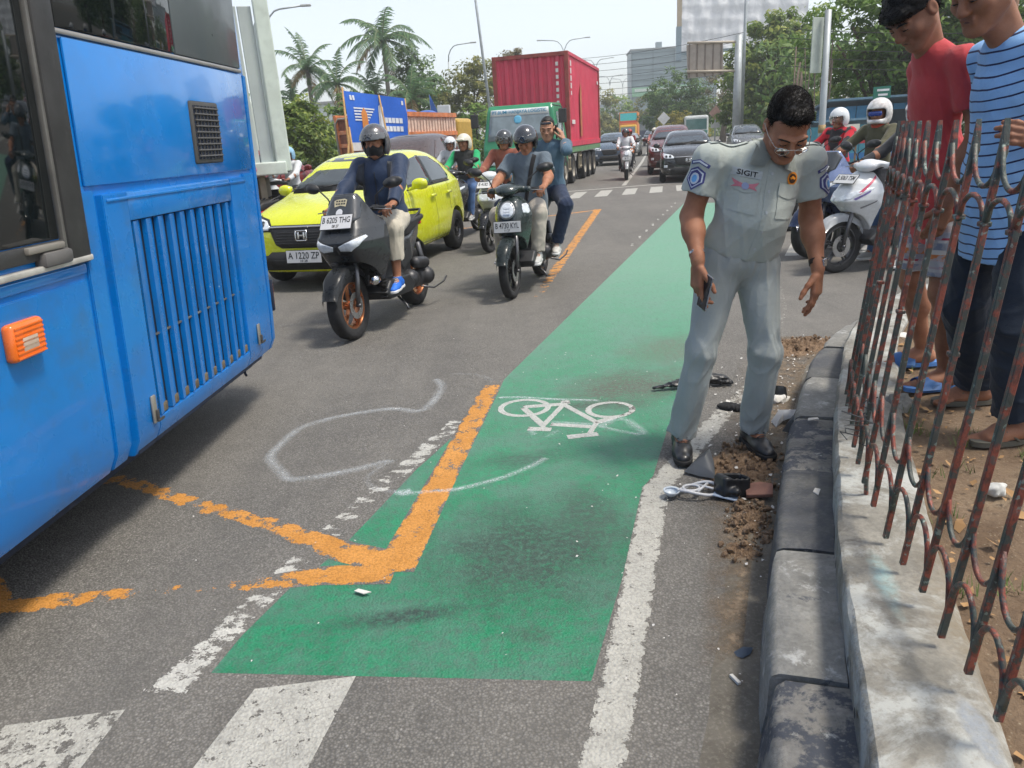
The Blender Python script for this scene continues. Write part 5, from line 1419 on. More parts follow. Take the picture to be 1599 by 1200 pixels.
 obj('exhaust', bm, mat('exhaust_dark', (.05, .05, .052), .35, .6), root, smooth=True)
 bm = bm_new(); add_tube(bm, [(.15, .66, R_ + .02), (.13, .58, .62)], .028, 10); add_tube(bm, [(.17, .46, .22), (.23, .62, .17), (.27, .80, .20), (.28, .86, .24)], .010, 6); add_tube(bm, [(.10, .05, .22), (.2, .02, .13), (.22, .0, .10)], .012, 6)
 obj('shock_and_stand', bm, mat('fork_grey', (.10, .10, .105), .35, .6), root, smooth=True)
 bm = bm_new(); add_tube(bm, [(.0, .70, sh - .10), (0, .90, .58), (0, .98, .42)], [.05, .06, .05], 10, flat=.25); obj('rear_guard', bm, DARK_PL, root, smooth=True)
 obj('tail_light', box((0, .875, sh - .01), (.14, .05, .05), bevel=.015), REDL, root)
 bm = bm_new(); add_tube(bm, [(-.11, .5, sh + .02), (-.12, .75, sh + .09), (-.08, .87, sh + .11), (.08, .87, sh + .11), (.12, .75, sh + .09), (.11, .5, sh + .02)], .013, 8); obj('grab_rail', bm, DARK_PL, root, smooth=True)
 # bars
 bz, bw = st['bar'], st['barw']; hb = empty('handlebar', (0, 0, 0)); hb.parent = root; hb.rotation_euler = (0, 0, steer)
 bm = bm_new(); add_tube(bm, [(-bw, -.22, bz), (-.2, -.30, bz + .02), (-.06, -.36, bz - .02), (.06, -.36, bz - .02), (.2, -.30, bz + .02), (bw, -.22, bz)], .012, 10); add_tube(bm, [(0, -.36, bz - .02), (0, -.44, .75)], .025, 10); obj('bar', bm, DARK_PL, hb, smooth=True)
 for sg in (-1, 1):
  bm = bm_new(); add_tube(bm, [(sg * (bw - .11), -.255, bz + .008), (sg * (bw + .01), -.217, bz)], .018, 12); obj('grip', bm, mat('grip_rubber', (.015, .015, .015), .9, bump=.4), hb, smooth=True)
  obj('switch_box', box((sg * (bw - .14), -.275, bz + .012), (.055, .055, .05), bevel=.014), DARK_PL, hb)
  bm = bm_new(); add_tube(bm, [(sg * (bw - .14), -.31, bz + .01), (sg * (bw - .06), -.325, bz + .002), (sg * (bw + .02), -.29, bz - .005)], [.009, .008, .007], 8, flat=.6); obj('brake_lever', bm, mat('lever_metal', (.25, .25, .26), .4, .7), hb, smooth=True)
  if mirrors:
   bm = bm_new(); add_tube(bm, [(sg * (bw - .13), -.28, bz + .03), (sg * (bw - .11), -.30, bz + .11), (sg * (bw - .015), -.27, bz + .185)], .0065, 8); mr = obj('mirror_stem', bm, DARK_PL, hb, smooth=True)
   s = Sdf(.006, .01); s.ell((sg * (bw + .055), -.272, bz + .205), (.088, .026, .045), (0, R(-8 * sg), R(10 * sg)), 0); s.ell((sg * (bw + .04), -.29, bz + .20), (.05, .03, .03), (0, R(-10 * sg), 0), .02); obj('mirror', s.mesh(), DARK_PL, mr)
 if st.get('cover'):
  s = Sdf(h, .03); s.ell((0, -.40, bz + .015), (.115, .10, .058), (R(12), 0, 0)); s.ell((0, -.34, bz + .03), (.15, .075, .035)); s.cap((-.2, -.31, bz + .01), (.2, -.31, bz + .01), .03, None, .03)
  obj('bar_cover', s.mesh(), body, hb)
  obj('dash', box((0, -.335, bz + .062), (.15, .07, .012), rot=(R(-20), 0, 0), bevel=.005), mat('dash_black', (.01, .01, .012), .15), hb)
 else:
  s = Sdf(h, .02); s.box((0, -.36, bz + .04), (.11, .04, .03), (R(-30), 0, 0), .02); obj('dash', s.mesh(), DARK_PL, hb)
 root['bars'] = 0; del root['bars']
 return root, cowl, bv
def rider_joints(seat=.80, bar=1.02, barw=.34, s=1.0, back=0, lean=8, head=(0, 8, 0), feet=((.20, -.12), (-.20, -.12)), foot_z=.42, knee_out=.26, hands=None, y0=.30, wide=0):
 pv = V3(0, y0 + back, seat + .095); L = .515 * s; la = R(lean)
 nk = pv + V3(0, -math.sin(la) * L, math.cos(la) * L)
 hr = rotm(*head); hd = nk + V3(0, -.03 - .02 * math.sin(la), .125 * s)
 sh = lambda q: nk + V3(q * .19 * s, .01, -.06 * s)
 wr = {1: V3(barw - .05, -.165, bar + .025), -1: V3(-(barw - .05), -.165, bar + .025)}
 if hands: wr.update({k: Vector(v) for k, v in hands.items()})
 J = dict(pelvis=pv, neck=nk, head=hd, headrot=hr)
 for q, nm in ((1, 'L'), (-1, 'R')):
  J['sh' + nm] = sh(q); J['wr' + nm] = wr[q]
  J['el' + nm] = ik(sh(q), wr[q], .285 * s, .255 * s, sh(q) + V3(q * .35, .25, -.45))
  hp = pv + V3(q * .085, -.02, -.02); fx, fy = feet[0] if q == 1 else feet[1]
  an = V3(fx, fy, foot_z); J['hip' + nm] = hp; J['an' + nm] = an
  J['kn' + nm] = ik(hp, an, .425 * s, .42 * s, hp + V3(q * knee_out, -.8, .55)); J['foot' + nm] = V3(q * .12, -1, -.06)
 return J
BAR_HANDS = {'L': dict(d=V3(-.1, -.9, -.15), n=V3(0, .1, 1), t=V3(-1, 0, 0), curl=.85, sc=1.0), 'R': dict(d=V3(.1, -.9, -.15), n=V3(0, .1, 1), t=V3(1, 0, 0), curl=.85, sc=1.0)}
SHOE_GREY = mat('shoe_grey', (.30, .30, .29), .7, var=.15); SOLE_W = mat('sole_white', (.55, .55, .54), .7)
def build_near_bikes():
 black = mat('matt_black_paint', (.028, .031, .034), .32, var=.08, coat=.35)
 bronze = mat('bronze_rim', (.42, .17, .08), .3, .85)
 LOC, RZ = (-1.10, 6.66, 0), R(-17)
 sc, cowl, bv = scooter('black maxi scooter with bronze wheels and a white number plate', LOC, RZ, 'max', black, bronze, h=.0065, steer=R(-4), lean=R(-2),
  plate=[('B 6205 THG', .42, .14, .9), ('08 27', .2, -.3, .22)])
 fr = lambda u, v: (u, -2, v)
 obj('sticker', drape([(-.05, 1.075), (.0, 1.085), (.05, 1.075), (.055, 1.125), (.03, 1.135), (-.04, 1.13), (-.06, 1.12)], bv, fr, (0, 1, 0), .014, 6, .001), mat('sticker_cream', (.5, .45, .3), .6), cowl)
 for q, z in enumerate((1.118, 1.098)):
  for x in (-.034, -.012, .012, .034): obj('sticker_print', drape([(x - .008, z - .006), (x + .008, z - .006), (x + .008, z + .006), (x - .008, z + .006)], bv, fr, (0, 1, 0), .0165, 2, .0005), INK, cowl)
 obj('round_mark', drape([(.03 * math.cos(2 * PI * i / 16), 1.03 + .03 * math.sin(2 * PI * i / 16)) for i in range(16)], bv, fr, (0, 1, 0), .014, 5, .001), mat('mark_white', (.62, .63, .65), .4), cowl)
 for sg in (-1, 1):
  l = obj('fog_lamp', lathe([(0, -.05), (.03, -.045), (.042, -.02), (.045, .02), (.03, .03)], 16, 'Y', (sg * .185, -.50, .46)), CHROME, sc, smooth=True)
 bm = bm_new()
 for i in range(6): add_box(bm, (.205, -.40 + .004 * i, .30 + .028 * i), (.05, .03, .012))
 obj('radiator_slats', bm, mat('slat_black', (.008, .008, .008), .6), sc)
 J = rider_joints(.80, 1.02, .34, 1.03, lean=2, head=(2, 6, 0), feet=((.225, -.16), (-.225, -.16)), foot_z=.40, knee_out=.36)
 navy = fabric('navy_jacket', (.014, .03, .07), var=.12, rough=.6)
 hm = mat('helmet_grey', (.12, .125, .13), .25, .3, var=.5, vscale=5, coat=.5, dirt=.25, dirt_col=(.3, .05, .05), dirt_scale=6)
 P = person('rider in a navy jacket and black face mask on the black maxi scooter', J, dict(loc=LOC, rz=RZ, h=.0055, hc=.007, skin=SKIN_A, shirt=navy, trousers=fabric('khaki_trousers', (.46, .42, .34), var=.1), sleeve='long', girth=1.28, hem=.1, legs='capri', legw=1.2, fold=.010, fold2=.012, hands=BAR_HANDS, mask=True, seed=31,
  shoe='shoe', shoe_mat=mat('blue_shoe', (.01, .12, .52), .6, var=.2), sole_mat=SOLE_W, lace_mat=SOLE_W, helmet=dict(mat=hm, h=.006, size=1.04, visor=mat('visor_smoke', (.10, .105, .11), .1, coat=.6), visor_z=(.03, .085))))
 P['root'].rotation_euler = (0, R(-2), RZ)
 HL, root = P['HL'], P['root']
 s = Sdf(.006, .02); s.ell(HL(0, -.03, -.058), (.078, .082, .068), P['HM']); s.ell(HL(0, -.105, -.045), (.018, .018, .03), P['HM'], .03); s.half(HL(0, 0, -.016), P['HM'] @ V3(0, .1, 1)); obj('face_mask', s.mesh(), fabric('mask_black', (.012, .012, .013), .2), root)
 sl = bvh_of(P['shirt']); Jn = P['J']
 for sg in (-1, 1):
  to = lambda u, v: Jn['pelvis'] + P['X'] * u + P['Z'] * v - P['Y'] * .6
  obj('backpack_strap', drape([(sg * .125, .22), (sg * .165, .22), (sg * .165, .49), (sg * .115, .5)], sl, to, P['Y'], .003, 10, .006), fabric('strap_grey', (.04, .045, .055), .2), P['shirt'], smooth=True)
 obj('zip', drape([(-.006, .05), (.006, .05), (.006, .42), (-.006, .42)], sl, lambda u, v: Jn['pelvis'] + P['X'] * u + P['Z'] * v - P['Y'] * .6, P['Y'], .002, 14, .002), mat('zip_black', (.008, .01, .015), .5), P['shirt'])
 # ---- second scooter with rider and passenger
 LOC, RZ = (.24, 7.88, 0), R(-16.5)
 green = mat('dark_green_black_paint', (.022, .034, .034), .28, var=.08, coat=.5)
 sc, cowl, bv = scooter('dark green scooter with a large central headlight carrying two men', LOC, RZ, 'round', green, mat('rim_black', (.015, .015, .016), .4, .4), h=.0065, steer=R(-5), plate=[('B 4730 KYL', .5, .12, .86), ('11 27', .2, -.3, .2)], lean=R(-1.5))
 J = rider_joints(.76, 1.02, .32, .98, back=-.04, lean=0, head=(0, 22, 0), feet=((.17, -.17), (-.24, -.05)), foot_z=.37, knee_out=.30)
 gs = fabric('slate_shirt', (.105, .135, .165), var=.1)
 kh = fabric('beige_chinos', (.43, .39, .33), var=.08)
 bh = mat('helmet_black', (.022, .025, .032), .12, var=.1, coat=.9)
 P = person('rider in a slate short-sleeved shirt and glossy black helmet on the dark green scooter', J, dict(loc=LOC, rz=RZ, h=.0055, hc=.007, skin=SKIN_A, shirt=gs, trousers=kh, sleeve='short', sleeve_f=.75, sleeve_w=1.1, girth=1.08, hem=.14, legs='long', legw=1.18, cuff=-.06, hands=BAR_HANDS, seed=41, shirtname=1, fold=.009, fold2=.011,
  shoe='shoe', shoe_mat=mat('shoe_pale', (.42, .42, .40), .7, var=.15), sole_mat=SOLE_W, helmet=dict(mat=bh, h=.006, size=1.03, visor=mat('visor_dark', (.02, .024, .03), .06, coat=1), visor_z=(.028, .10))))
 sl = bvh_of(P['shirt']); Jn = P['J']
 obj('bag_strap', drape([(-.02, .02), (.02, .02), (.115, .48), (.075, .5)], sl, lambda u, v: Jn['pelvis'] + P['X'] * u + P['Z'] * v - P['Y'] * .6, P['Y'], .003, 12, .005), fabric('bag_strap_black', (.015, .015, .017)), P['shirt'], smooth=True)
 # passenger, phone at his ear
 J = rider_joints(.86, 1.02, .32, 1.0, back=.36, lean=2, head=(4, 12, 0), feet=((.27, .30), (-.27, .30)), foot_z=.40, knee_out=.75, hands={1: V3(.185, .49, 1.40), -1: V3(-.16, .36, 1.0)})
 for kx in ('pelvis', 'neck', 'head', 'shL', 'shR', 'hipL', 'hipR'): J[kx] = J[kx] + V3(.15, .02, .0)
 J['wrL'] = J['head'] + V3(.18, .0, -.14)
 J['elL'] = ik(J['shL'], J['wrL'], .285, .26, J['shL'] + V3(.35, -.5, -.8)); J['knL'] = ik(J['hipL'], J['anL'], .43, .43, J['hipL'] + V3(.5, -.8, .35))
 dn = fabric('denim_shirt', (.075, .13, .185), var=.15)
 P = person('bareheaded passenger in a denim shirt holding a phone to his ear', J, dict(loc=LOC, rz=RZ, h=.0055, hc=.007, skin=SKIN_C, shirt=dn, trousers=fabric('dark_jeans', (.018, .03, .065), var=.2), sleeve='short', sleeve_f=1.0, sleeve_w=1.12, girth=1.05, hem=.12, legs='long', legw=1.15, cuff=-.04, seed=51, shirtname=1, fold=.009, fold2=.010,
  hands={'L': dict(d=V3(-.38, .05, 1), n=V3(.95, -.2, .3), t=V3(-.2, -.95, 0), curl=.4), 'R': dict(curl=.6)}, shoe='shoe', shoe_mat=mat('shoe_white', (.46, .45, .42), .7, var=.15), sole_mat=SOLE_W,
  hair=dict(mat=BLACK_HAIR, thick=.004, top=.006, line=.085, rough=.001)))
 HL = P['HL']; root = P['root']
 g = obj('sunglasses', box(HL(0, -.088, .075), (.12, .02, .028), rot=P['HM'] @ Matrix.Rotation(-.5, 3, 'X'), bevel=.009), mat('sun_lens', (.02, .02, .022), .08, coat=.8), root)
 ph = obj('mobile_phone', box((0, 0, 0), (.012, .072, .145), bevel=.004), mat('phone_dark', (.02, .02, .024), .2)); ph.parent = None
 m = Matrix.Translation(LOC) @ Matrix.Rotation(RZ, 4, 'Z') @ Matrix.Translation(HL(.10, -.015, -.03)) @ Matrix.Rotation(.15, 4, 'X')
 ph.matrix_world = m; tag(ph, 'dark phone pressed to the ear of the passenger in denim', 'phone'); obj('phone_screen', box((.0035, 0, 0), (.006, .066, .136)), mat('screen_black', (.006, .006, .008), .05), ph)
 Jw = P['J']; ax = (Jw['wrL'] - Jw['elL']).normalized(); mt = Matrix.Translation(Jw['wrL'] - ax * .035) @ ax.to_track_quat('Z', 'Y').to_matrix().to_4x4()
 bm = bm_new(); add_lathe(bm, [(.032, -.014), (.037, -.014), (.037, .014), (.032, .014), (.032, -.014)], 18, mtx=mt); wt = obj('watch', bm, mat('watch_black', (.012, .012, .013), .5), root, smooth=True)
 obj('watch_face', box(Jw['wrL'] - ax * .035 + V3(.02, -.03, .0), (.03, .02, .036), bevel=.005), mat('screen_black', (.006, .006, .008), .05), wt)
build_near_bikes()
# ------------------------------------------------------------------ cars
def boolean_diff(me, cutters):
 o = bpy.data.objects.new('t', me); C.objects.link(o); tmp = []
 for c in cutters:
  d = bpy.data.meshes.new('c'); c.to_mesh(d); c.free(); co = bpy.data.objects.new('c', d); C.objects.link(co); tmp.append(co)
  m = o.modifiers.new('b', 'BOOLEAN'); m.operation = 'DIFFERENCE'; m.object = co; m.solver = 'EXACT'
 dg = bpy.context.evaluated_depsgraph_get(); dg.update(); out = bpy.data.meshes.new_from_object(o.evaluated_get(dg))
 bpy.data.objects.remove(o)
 for co in tmp: bpy.data.objects.remove(co)
 return out
# y, z bottom, w bottom, z mid, w mid, z belt, w belt, z top edge, w top edge, z top centre
HATCH = [(-1.90, .26, .52, .45, .60, .60, .58, .66, .48, .68), (-1.85, .21, .66, .47, .74, .68, .70, .755, .60, .785), (-1.60, .19, .77, .50, .815, .78, .79, .90, .66, .93), (-1.15, .19, .79, .52, .83, .87, .805, .985, .68, 1.02),
 (-.86, .19, .79, .55, .835, .925, .80, 1.02, .70, 1.055), (-.48, .19, .79, .55, .835, .945, .795, 1.27, .62, 1.295), (-.08, .19, .79, .55, .835, .955, .79, 1.43, .565, 1.45), (.40, .19, .79, .55, .835, .97, .79, 1.475, .56, 1.49),
 (.95, .19, .79, .55, .835, .985, .785, 1.45, .555, 1.47), (1.33, .19, .79, .55, .835, 1.0, .78, 1.365, .545, 1.385), (1.62, .20, .77, .56, .82, 1.02, .75, 1.17, .57, 1.19), (1.80, .25, .73, .58, .78, .95, .72, 1.00, .60, 1.01), (1.90, .34, .60, .6, .69, .82, .62, .85, .5, .86)]
def car(label, loc, rz, paint, group=None, scale=(1, 1, 1), cat='car', plate=None, glass=None, tag_it=True, back_only=False, rims=None, lod=3, logo=True, black_trim=True):
 root = empty('car', loc, rz); tag(root, label, cat, group)
 sx, sy, sz = scale; G_ = glass or glass_mat('car_glass', (.045, .055, .058), .04, .9)
 bm = bm_new(); rings = []
 for (y, zb, wb, zm, wm, zt, wt, ze, we, zc) in HATCH:
  half = [(0, zb), (wb * .6, zb), (wb, zb + .02), (wm - .01, zm * .6 + zb * .4), (wm, zm), (wt + .01, zt - .06), (wt, zt), ((wt + we) / 2, (zt + ze) / 2), (we, ze), (we * .55, zc - .006), (0, zc)]
  pts = half + [(-x, z) for x, z in half[-2:0:-1]]
  rings.append([bm.verts.new((x * sx, y * sy, z * sz)) for x, z in pts])
 n = len(rings[0])
 for i in range(len(rings) - 1):
  for j in range(n): bm.faces.new((rings[i][j], rings[i][(j + 1) % n], rings[i + 1][(j + 1) % n], rings[i + 1][j]))
 bm.faces.new(rings[0][::-1]); bm.faces.new(rings[-1]); bmesh.ops.recalc_face_normals(bm, faces=bm.faces)
 me = subd(bm, lod)
 cut = []
 WR = .295
 for y in (-1.15, 1.255):
  for sg in (-1, 1):
   c = bm_new(); add_lathe(c, [(0, -.2), (.335, -.2), (.335, .25), (0, .25)], 32, 'X', (sg * .78 * sx, y * sy, WR + .01)); bmesh.ops.remove_doubles(c, verts=c.verts, dist=1e-5); bmesh.ops.recalc_face_normals(c, faces=c.faces); cut.append(c)
 bvm = bm_new(); bvm.from_mesh(me); bv = BVHTree.FromBMesh(bvm); bvm.free()
 body = sharp(obj('body', boolean_diff(me, cut), paint, root), 50)
 S_ = lambda p: [(a * (sx if True else 1), b * sz) for a, b in p]
 fr = lambda u, v: (u, -5, v); bk = lambda u, v: (u, 5, v)
 def F(name, poly, m, off=.004, thick=.003, n=12, parent=root): return obj(name, drape([(a * sx, b * sz) for a, b in poly], bv, fr, (0, 1, 0), off, n, thick), m, parent, smooth=True)
 def B(name, poly, m, off=.004, thick=.003, n=12, parent=root): return obj(name, drape([(a * sx, b * sz) for a, b in poly], bv, bk, (0, -1, 0), off, n, thick), m, parent, smooth=True)
 def Sd(sg, name, poly, m, off=.004, thick=.003, n=16, parent=root): return obj(name, drape([(a * sy, b * sz) for a, b in poly], bv, lambda u, v: (sg * 4, u, v), (-sg, 0, 0), off, n, thick), m, parent, smooth=True)
 mir = lambda p: [(-a, b) for a, b in p]
 trim = mat('car_black_trim', (.014, .014, .015), .55, var=.2); seam = mat('car_seam', (.008, .008, .008), .7)
 F('windshield_frame', [(-.70, 1.035), (-.62, 1.24), (-.535, 1.425), (0, 1.448), (.535, 1.425), (.62, 1.24), (.70, 1.035), (0, 1.05)], seam, .002, .001)
 ws = F('windshield', [(-.67, 1.05), (-.60, 1.24), (-.52, 1.412), (0, 1.434), (.52, 1.412), (.60, 1.24), (.67, 1.05), (0, 1.065)], G_, .0045, .002)
 for sg in (-1, 1):
  bm = bm_new(); pts = []
  for t in range(7):
   u = (-.45 + sg * .17 + .09 * t) ; pts.append((u, 1.075 + .012 * t * (1 if sg > 0 else .4)))
  P3 = []
  for u, v in pts:
   h, *_ = bv.ray_cast(V3(u * sx, -5, v * sz), V3(0, 1, 0))
   if h: P3.append(h + V3(0, -.02, .008))
  if len(P3) > 2: add_tube(bm, P3, .007, 5); obj('wiper', bm, trim, root, smooth=True)
  gl = Sd(sg, 'side_window', [(-.50, 1.0), (-.42, 1.09), (-.02, 1.345), (.34, 1.385), (.34, 1.005)], G_)
  gl = Sd(sg, 'side_window', [(.41, 1.008), (.41, 1.387), (.80, 1.365), (1.13, 1.24), (1.22, 1.09), (1.12, 1.03)], G_)
  Sd(sg, 'door_pillar', [(.342, 1.0), (.342, 1.39), (.408, 1.39), (.408, 1.0)], trim if black_trim else paint, .003, .002)
  Sd(sg, 'window_trim', [(-.55, .985), (-.55, .997), (1.15, 1.027), (1.15, 1.012)], trim, .004, .003)
  for (y, z0, z1) in ((-.62, .30, .98), (.375, .26, 1.0), (1.0, .62, 1.02)):
   Sd(sg, 'door_seam', [(y, z0), (y + .008, z0), (y + .008, z1), (y, z1)], seam, .0012, .0004)
  Sd(sg, 'door_seam', [(-.62, .285), (.9, .285), (.9, .293), (-.62, .293)], seam, .0012, .0004)
  for y in (.18, .86): Sd(sg, 'door_handle', [(y, .845), (y + .17, .85), (y + .17, .885), (y, .88)], paint, .022, .018, 4)
  s = Sdf(.012, .02); s.ell((sg * (.93 * sx), -.50 * sy, 1.06 * sz), (.10, .055, .07), (0, 0, R(8 * sg))); s.box((sg * .93 * sx, -.47 * sy, 1.055 * sz), (.085, .035, .055), None, .025); s.cap((sg * .80 * sx, -.52 * sy, 1.0 * sz), (sg * .9 * sx, -.5 * sy, 1.03 * sz), .022); obj('wing_mirror', s.mesh(), paint, root)
  # lamps
  hl = [(.40, .735), (.47, .80), (.66, .845), (.735, .86), (.745, .80), (.70, .725), (.58, .70), (.42, .70)]
  l = F('headlight', hl if sg > 0 else mir(hl), LAMP, .006, .006)
  hb = [(.36, .72), (.45, .815), (.66, .86), (.76, .878), (.765, .79), (.71, .71), (.58, .685), (.38, .685)]
  F('headlight_bezel', hb if sg > 0 else mir(hb), trim, .003, .002)
  for c_ in (.52, .63): 
   q = [(c_ + .04 * math.cos(2 * PI * i / 12), .765 + .035 * math.sin(2 * PI * i / 12)) for i in range(12)]; F('projector', q if sg > 0 else mir(q), mat('projector_dark', (.08, .085, .09), .1, .7), .014, .004, 5, parent=l)
  fg = [(.52, .31), (.72, .33), (.71, .44), (.50, .40)]
  F('bumper_fin', fg if sg > 0 else mir(fg), paint, .022, .012, 6)
  fl = [(.60, .45), (.70, .45), (.70, .52), (.60, .52)]; F('fog_lamp', fl if sg > 0 else mir(fl), LAMP, .006, .004, 5)
  tl = [(.48, .86), (.52, 1.0), (.70, 1.02), (.735, .92), (.70, .84)]; B('tail_light', tl if sg > 0 else mir(tl), REDL, .006, .005)
 F('grille', [(-.40, .705), (-.37, .73), (.37, .73), (.40, .705), (.34, .54), (.27, .50), (-.27, .50), (-.34, .54)], trim, .004, .004)
 for q in range(5): F('grille_bar', [(-.34 + q * .008, .548 + q * .03), (.34 - q * .008, .548 + q * .03), (.34 - q * .008, .556 + q * .03), (-.34 + q * .008, .556 + q * .03)], mat('grille_grey', (.03, .03, .032), .4), .010, .004, 10)
 F('grille_chrome', [(-.42, .725), (-.40, .745), (.40, .745), (.42, .725)], CHROME, .010, .008)
 if logo:
  for (a, b, c_, d) in ((-.075, .585, -.058, .69), (.058, .585, .075, .69), (-.07, .685, .07, .697), (-.06, .578, .06, .590)): F('emblem_frame', [(a, b), (c_, b), (c_, d), (a, d)], CHROME, .022, .012, 4)
  for (a, b, c_, d) in ((-.045, .60, -.024, .678), (.024, .60, .045, .678), (-.03, .630, .03, .648)): F('emblem_letter', [(a, b), (c_, b), (c_, d), (a, d)], CHROME, .022, .012, 4)
 F('lower_bumper', [(-.72, .44), (-.46, .42), (-.40, .46), (.40, .46), (.46, .42), (.72, .44), (.66, .25), (-.66, .25)], trim, .006, .008)
 F('air_intake', [(-.45, .37), (.45, .37), (.42, .28), (-.42, .28)], seam, .016, .004)
 F('bonnet_seam', [(-.66, .885), (-.40, .752), (.40, .752), (.66, .885), (.668, .885), (.41, .742), (-.41, .742), (-.668, .885)], seam, .0015, .0004)
 if plate:
  h, *_ = bv.ray_cast(V3(0, -5, .40 * sz), V3(0, 1, 0)); plate_text(root, (0, h.y - .03, .405 * sz), R(-4), .43, .135, plate)
 B('rear_window', [(-.50, 1.06), (-.46, 1.33), (0, 1.345), (.46, 1.33), (.50, 1.06)], G_, .004, .002)
 B('rear_bumper', [(-.7, .3), (.7, .3), (.68, .46), (-.68, .46)], trim, .006, .006)
 rm = rims or mat('alloy_dark', (.12, .12, .125), .3, .8)
 for y in (-1.15, 1.255):
  for sg in (-1, 1):
   w = wheel(root, y * sy, WR, .19, rm, x=sg * .735 * sx, spokes=5, disc=False)
 for y in (-1.15, 1.255):
  obj('arch_liner', box((0, y * sy, .42), (1.2 * sx, .6, .4)), seam, root)
 return root, body, bv
def build_cars():
 yel = mat('lime_yellow_paint', (.60, .64, .008), .25, var=.04, coat=.8)
 R_, b, bv = car('bright yellow-green hatchback behind the black maxi scooter', (-1.76, 10.22, 0), R(-14.5), yel, plate=[('A 1220 ZP', .55, .1, .9), ('10 28', .2, -.34, .2)])
 sun = mat('dash_cover', (.25, .30, .28), .6, var=.2)
 dark = mat('black_car_paint', (.012, .013, .015), .2, coat=.8); mar = mat('maroon_paint', (.10, .02, .018), .3, coat=.6)
 gA = 'cars in the far traffic'
 gd = glass_mat('car_glass_blue', (.05, .065, .08), .05, .9)
 car('black hatchback waiting just beyond the far zebra crossing', (5.98, 24.25, 0), R(-12.4), dark, gA, glass=gd, rims=mat('alloy_bright', (.4, .4, .42), .3, .8), lod=2)
 car('dark maroon people carrier half hidden behind the black hatchback', (6.6, 29.2, 0), R(-12.4), mar, gA, (1.02, 1.1, 1.14), glass=gd, lod=2, logo=False)
 car('dark brown van behind the yellow-green hatchback', (-1.95, 17.6, 0), R(-16), mat('brown_paint', (.055, .035, .03), .35, coat=.5), gA, (1.02, 1.12, 1.2), lod=2, logo=False, glass=glass_mat('car_glass_red', (.07, .045, .04), .06, .8))
 rr, bb, bv = car('dark red minibus with white lettering on its rear window', (-5.6, 18.3, 0), R(160), mat('dark_red_paint', (.16, .015, .015), .35, coat=.5), gA, (1.0, 1.1, 1.12), lod=2, logo=False)
 wl = mat('decal_white', (.7, .7, .7), .6)
 for nm, poly in (('decal_line', [(-.36, 1.285), (.36, 1.285), (.36, 1.31), (-.36, 1.31)]), ('decal_wing', [(-.22, 1.24), (-.04, 1.2), (0, 1.13), (.04, 1.2), (.22, 1.24), (.10, 1.17), (0, 1.1), (-.10, 1.17)]), ('decal_line', [(-.25, 1.065), (.25, 1.065), (.25, 1.09), (-.25, 1.09)])):
  obj(nm, drape([(a, b * 1.12) for a, b in poly], bv, lambda u, v: (u, 5, v), (0, -1, 0), .008, 8, .001), wl, rr)
 cols = [mat('silver_paint', (.32, .34, .35), .3, .5, coat=.5), mat('grey_paint', (.12, .13, .14), .3, .4, coat=.5), mat('white_paint', (.6, .6, .58), .35, coat=.4), mat('blue_grey_paint', (.06, .09, .13), .3, coat=.5)]
 for (u, y, ci, lab, sc_) in ((6.0, 40.0, 3, 'blue-grey car behind the scooter riders on the far carriageway', (1, 1.1, 1.05)), (8.9, 52, 0, 'silver car in the middle of the far queue', (1, 1.1, 1.0)), (11.0, 52.0, 1, 'dark grey car at the centre line of the far queue', (1, 1.1, 1.08)), (13.7, 80, 2, 'white car low in front of the orange lorry', (1, 1.1, 1)), (17.6, 88, 3, 'dark blue car in front of the far coach', (1, 1.1, 1.1)), (12.6, 39, 1, 'grey car further back behind the maroon people carrier', (1, 1.1, 1.05))):
  car(lab, (u, y, 0), R(-12.6), cols[ci], gA, sc_, lod=1, logo=False, glass=gd)
build_cars()
# ------------------------------------------------------------------ lorries and the coach
def truck_wheel(parent, x, y, R_=.48, w=.27, rim=None, deep=False):
 t = obj('wheel', lathe([(R_ * .55, -w / 2), (R_ * .93, -w / 2), (R_, -w * .36), (R_, w * .36), (R_ * .93, w / 2), (R_ * .55, w / 2)], 28, 'X', (x, y, R_)), TYRE, parent, smooth=False)
 sg = 1 if x > 0 else -1
 obj('rim', lathe([(R_ * .56, sg * w * .5), (R_ * .52, sg * w * .2), (R_ * .3, sg * w * (.1 if deep else .45)), (R_ * .15, sg * w * (.1 if deep else .5)), (0, sg * w * (.12 if deep else .52))], 20, 'X', (x, y, R_)), rim or mat('truck_rim', (.32, .29, .24), .6, .2, var=.3, dirt=.5), t, smooth=True)
 return t
def corrugated(parent, name, p0, p1, z0, z1, m, n=9, depth=.035):
 """vertical corrugation from p0 to p1 (x, y)"""
 a, b = Vector(p0), Vector(p1); d = (b - a); L = d.length; d.normalize(); s_ = Vector((d.y, -d.x)); V, F = [], []; pts = []
 pit = L / n
 for i in range(n):
  for f, o_ in ((0, 0), (.34, 0), (.5, -depth), (.84, -depth)): pts.append((i * pit + f * pit, o_))
 pts.append((L, 0))
 for t, o_ in pts:
  q = a + d * t + s_ * o_
  V += [(q.x, q.y, z0), (q.x, q.y, z1)]
 for i in range(len(pts) - 1): F.append((2 * i, 2 * i + 2, 2 * i + 3, 2 * i + 1))
 return obj(name, (V, F), m, parent)
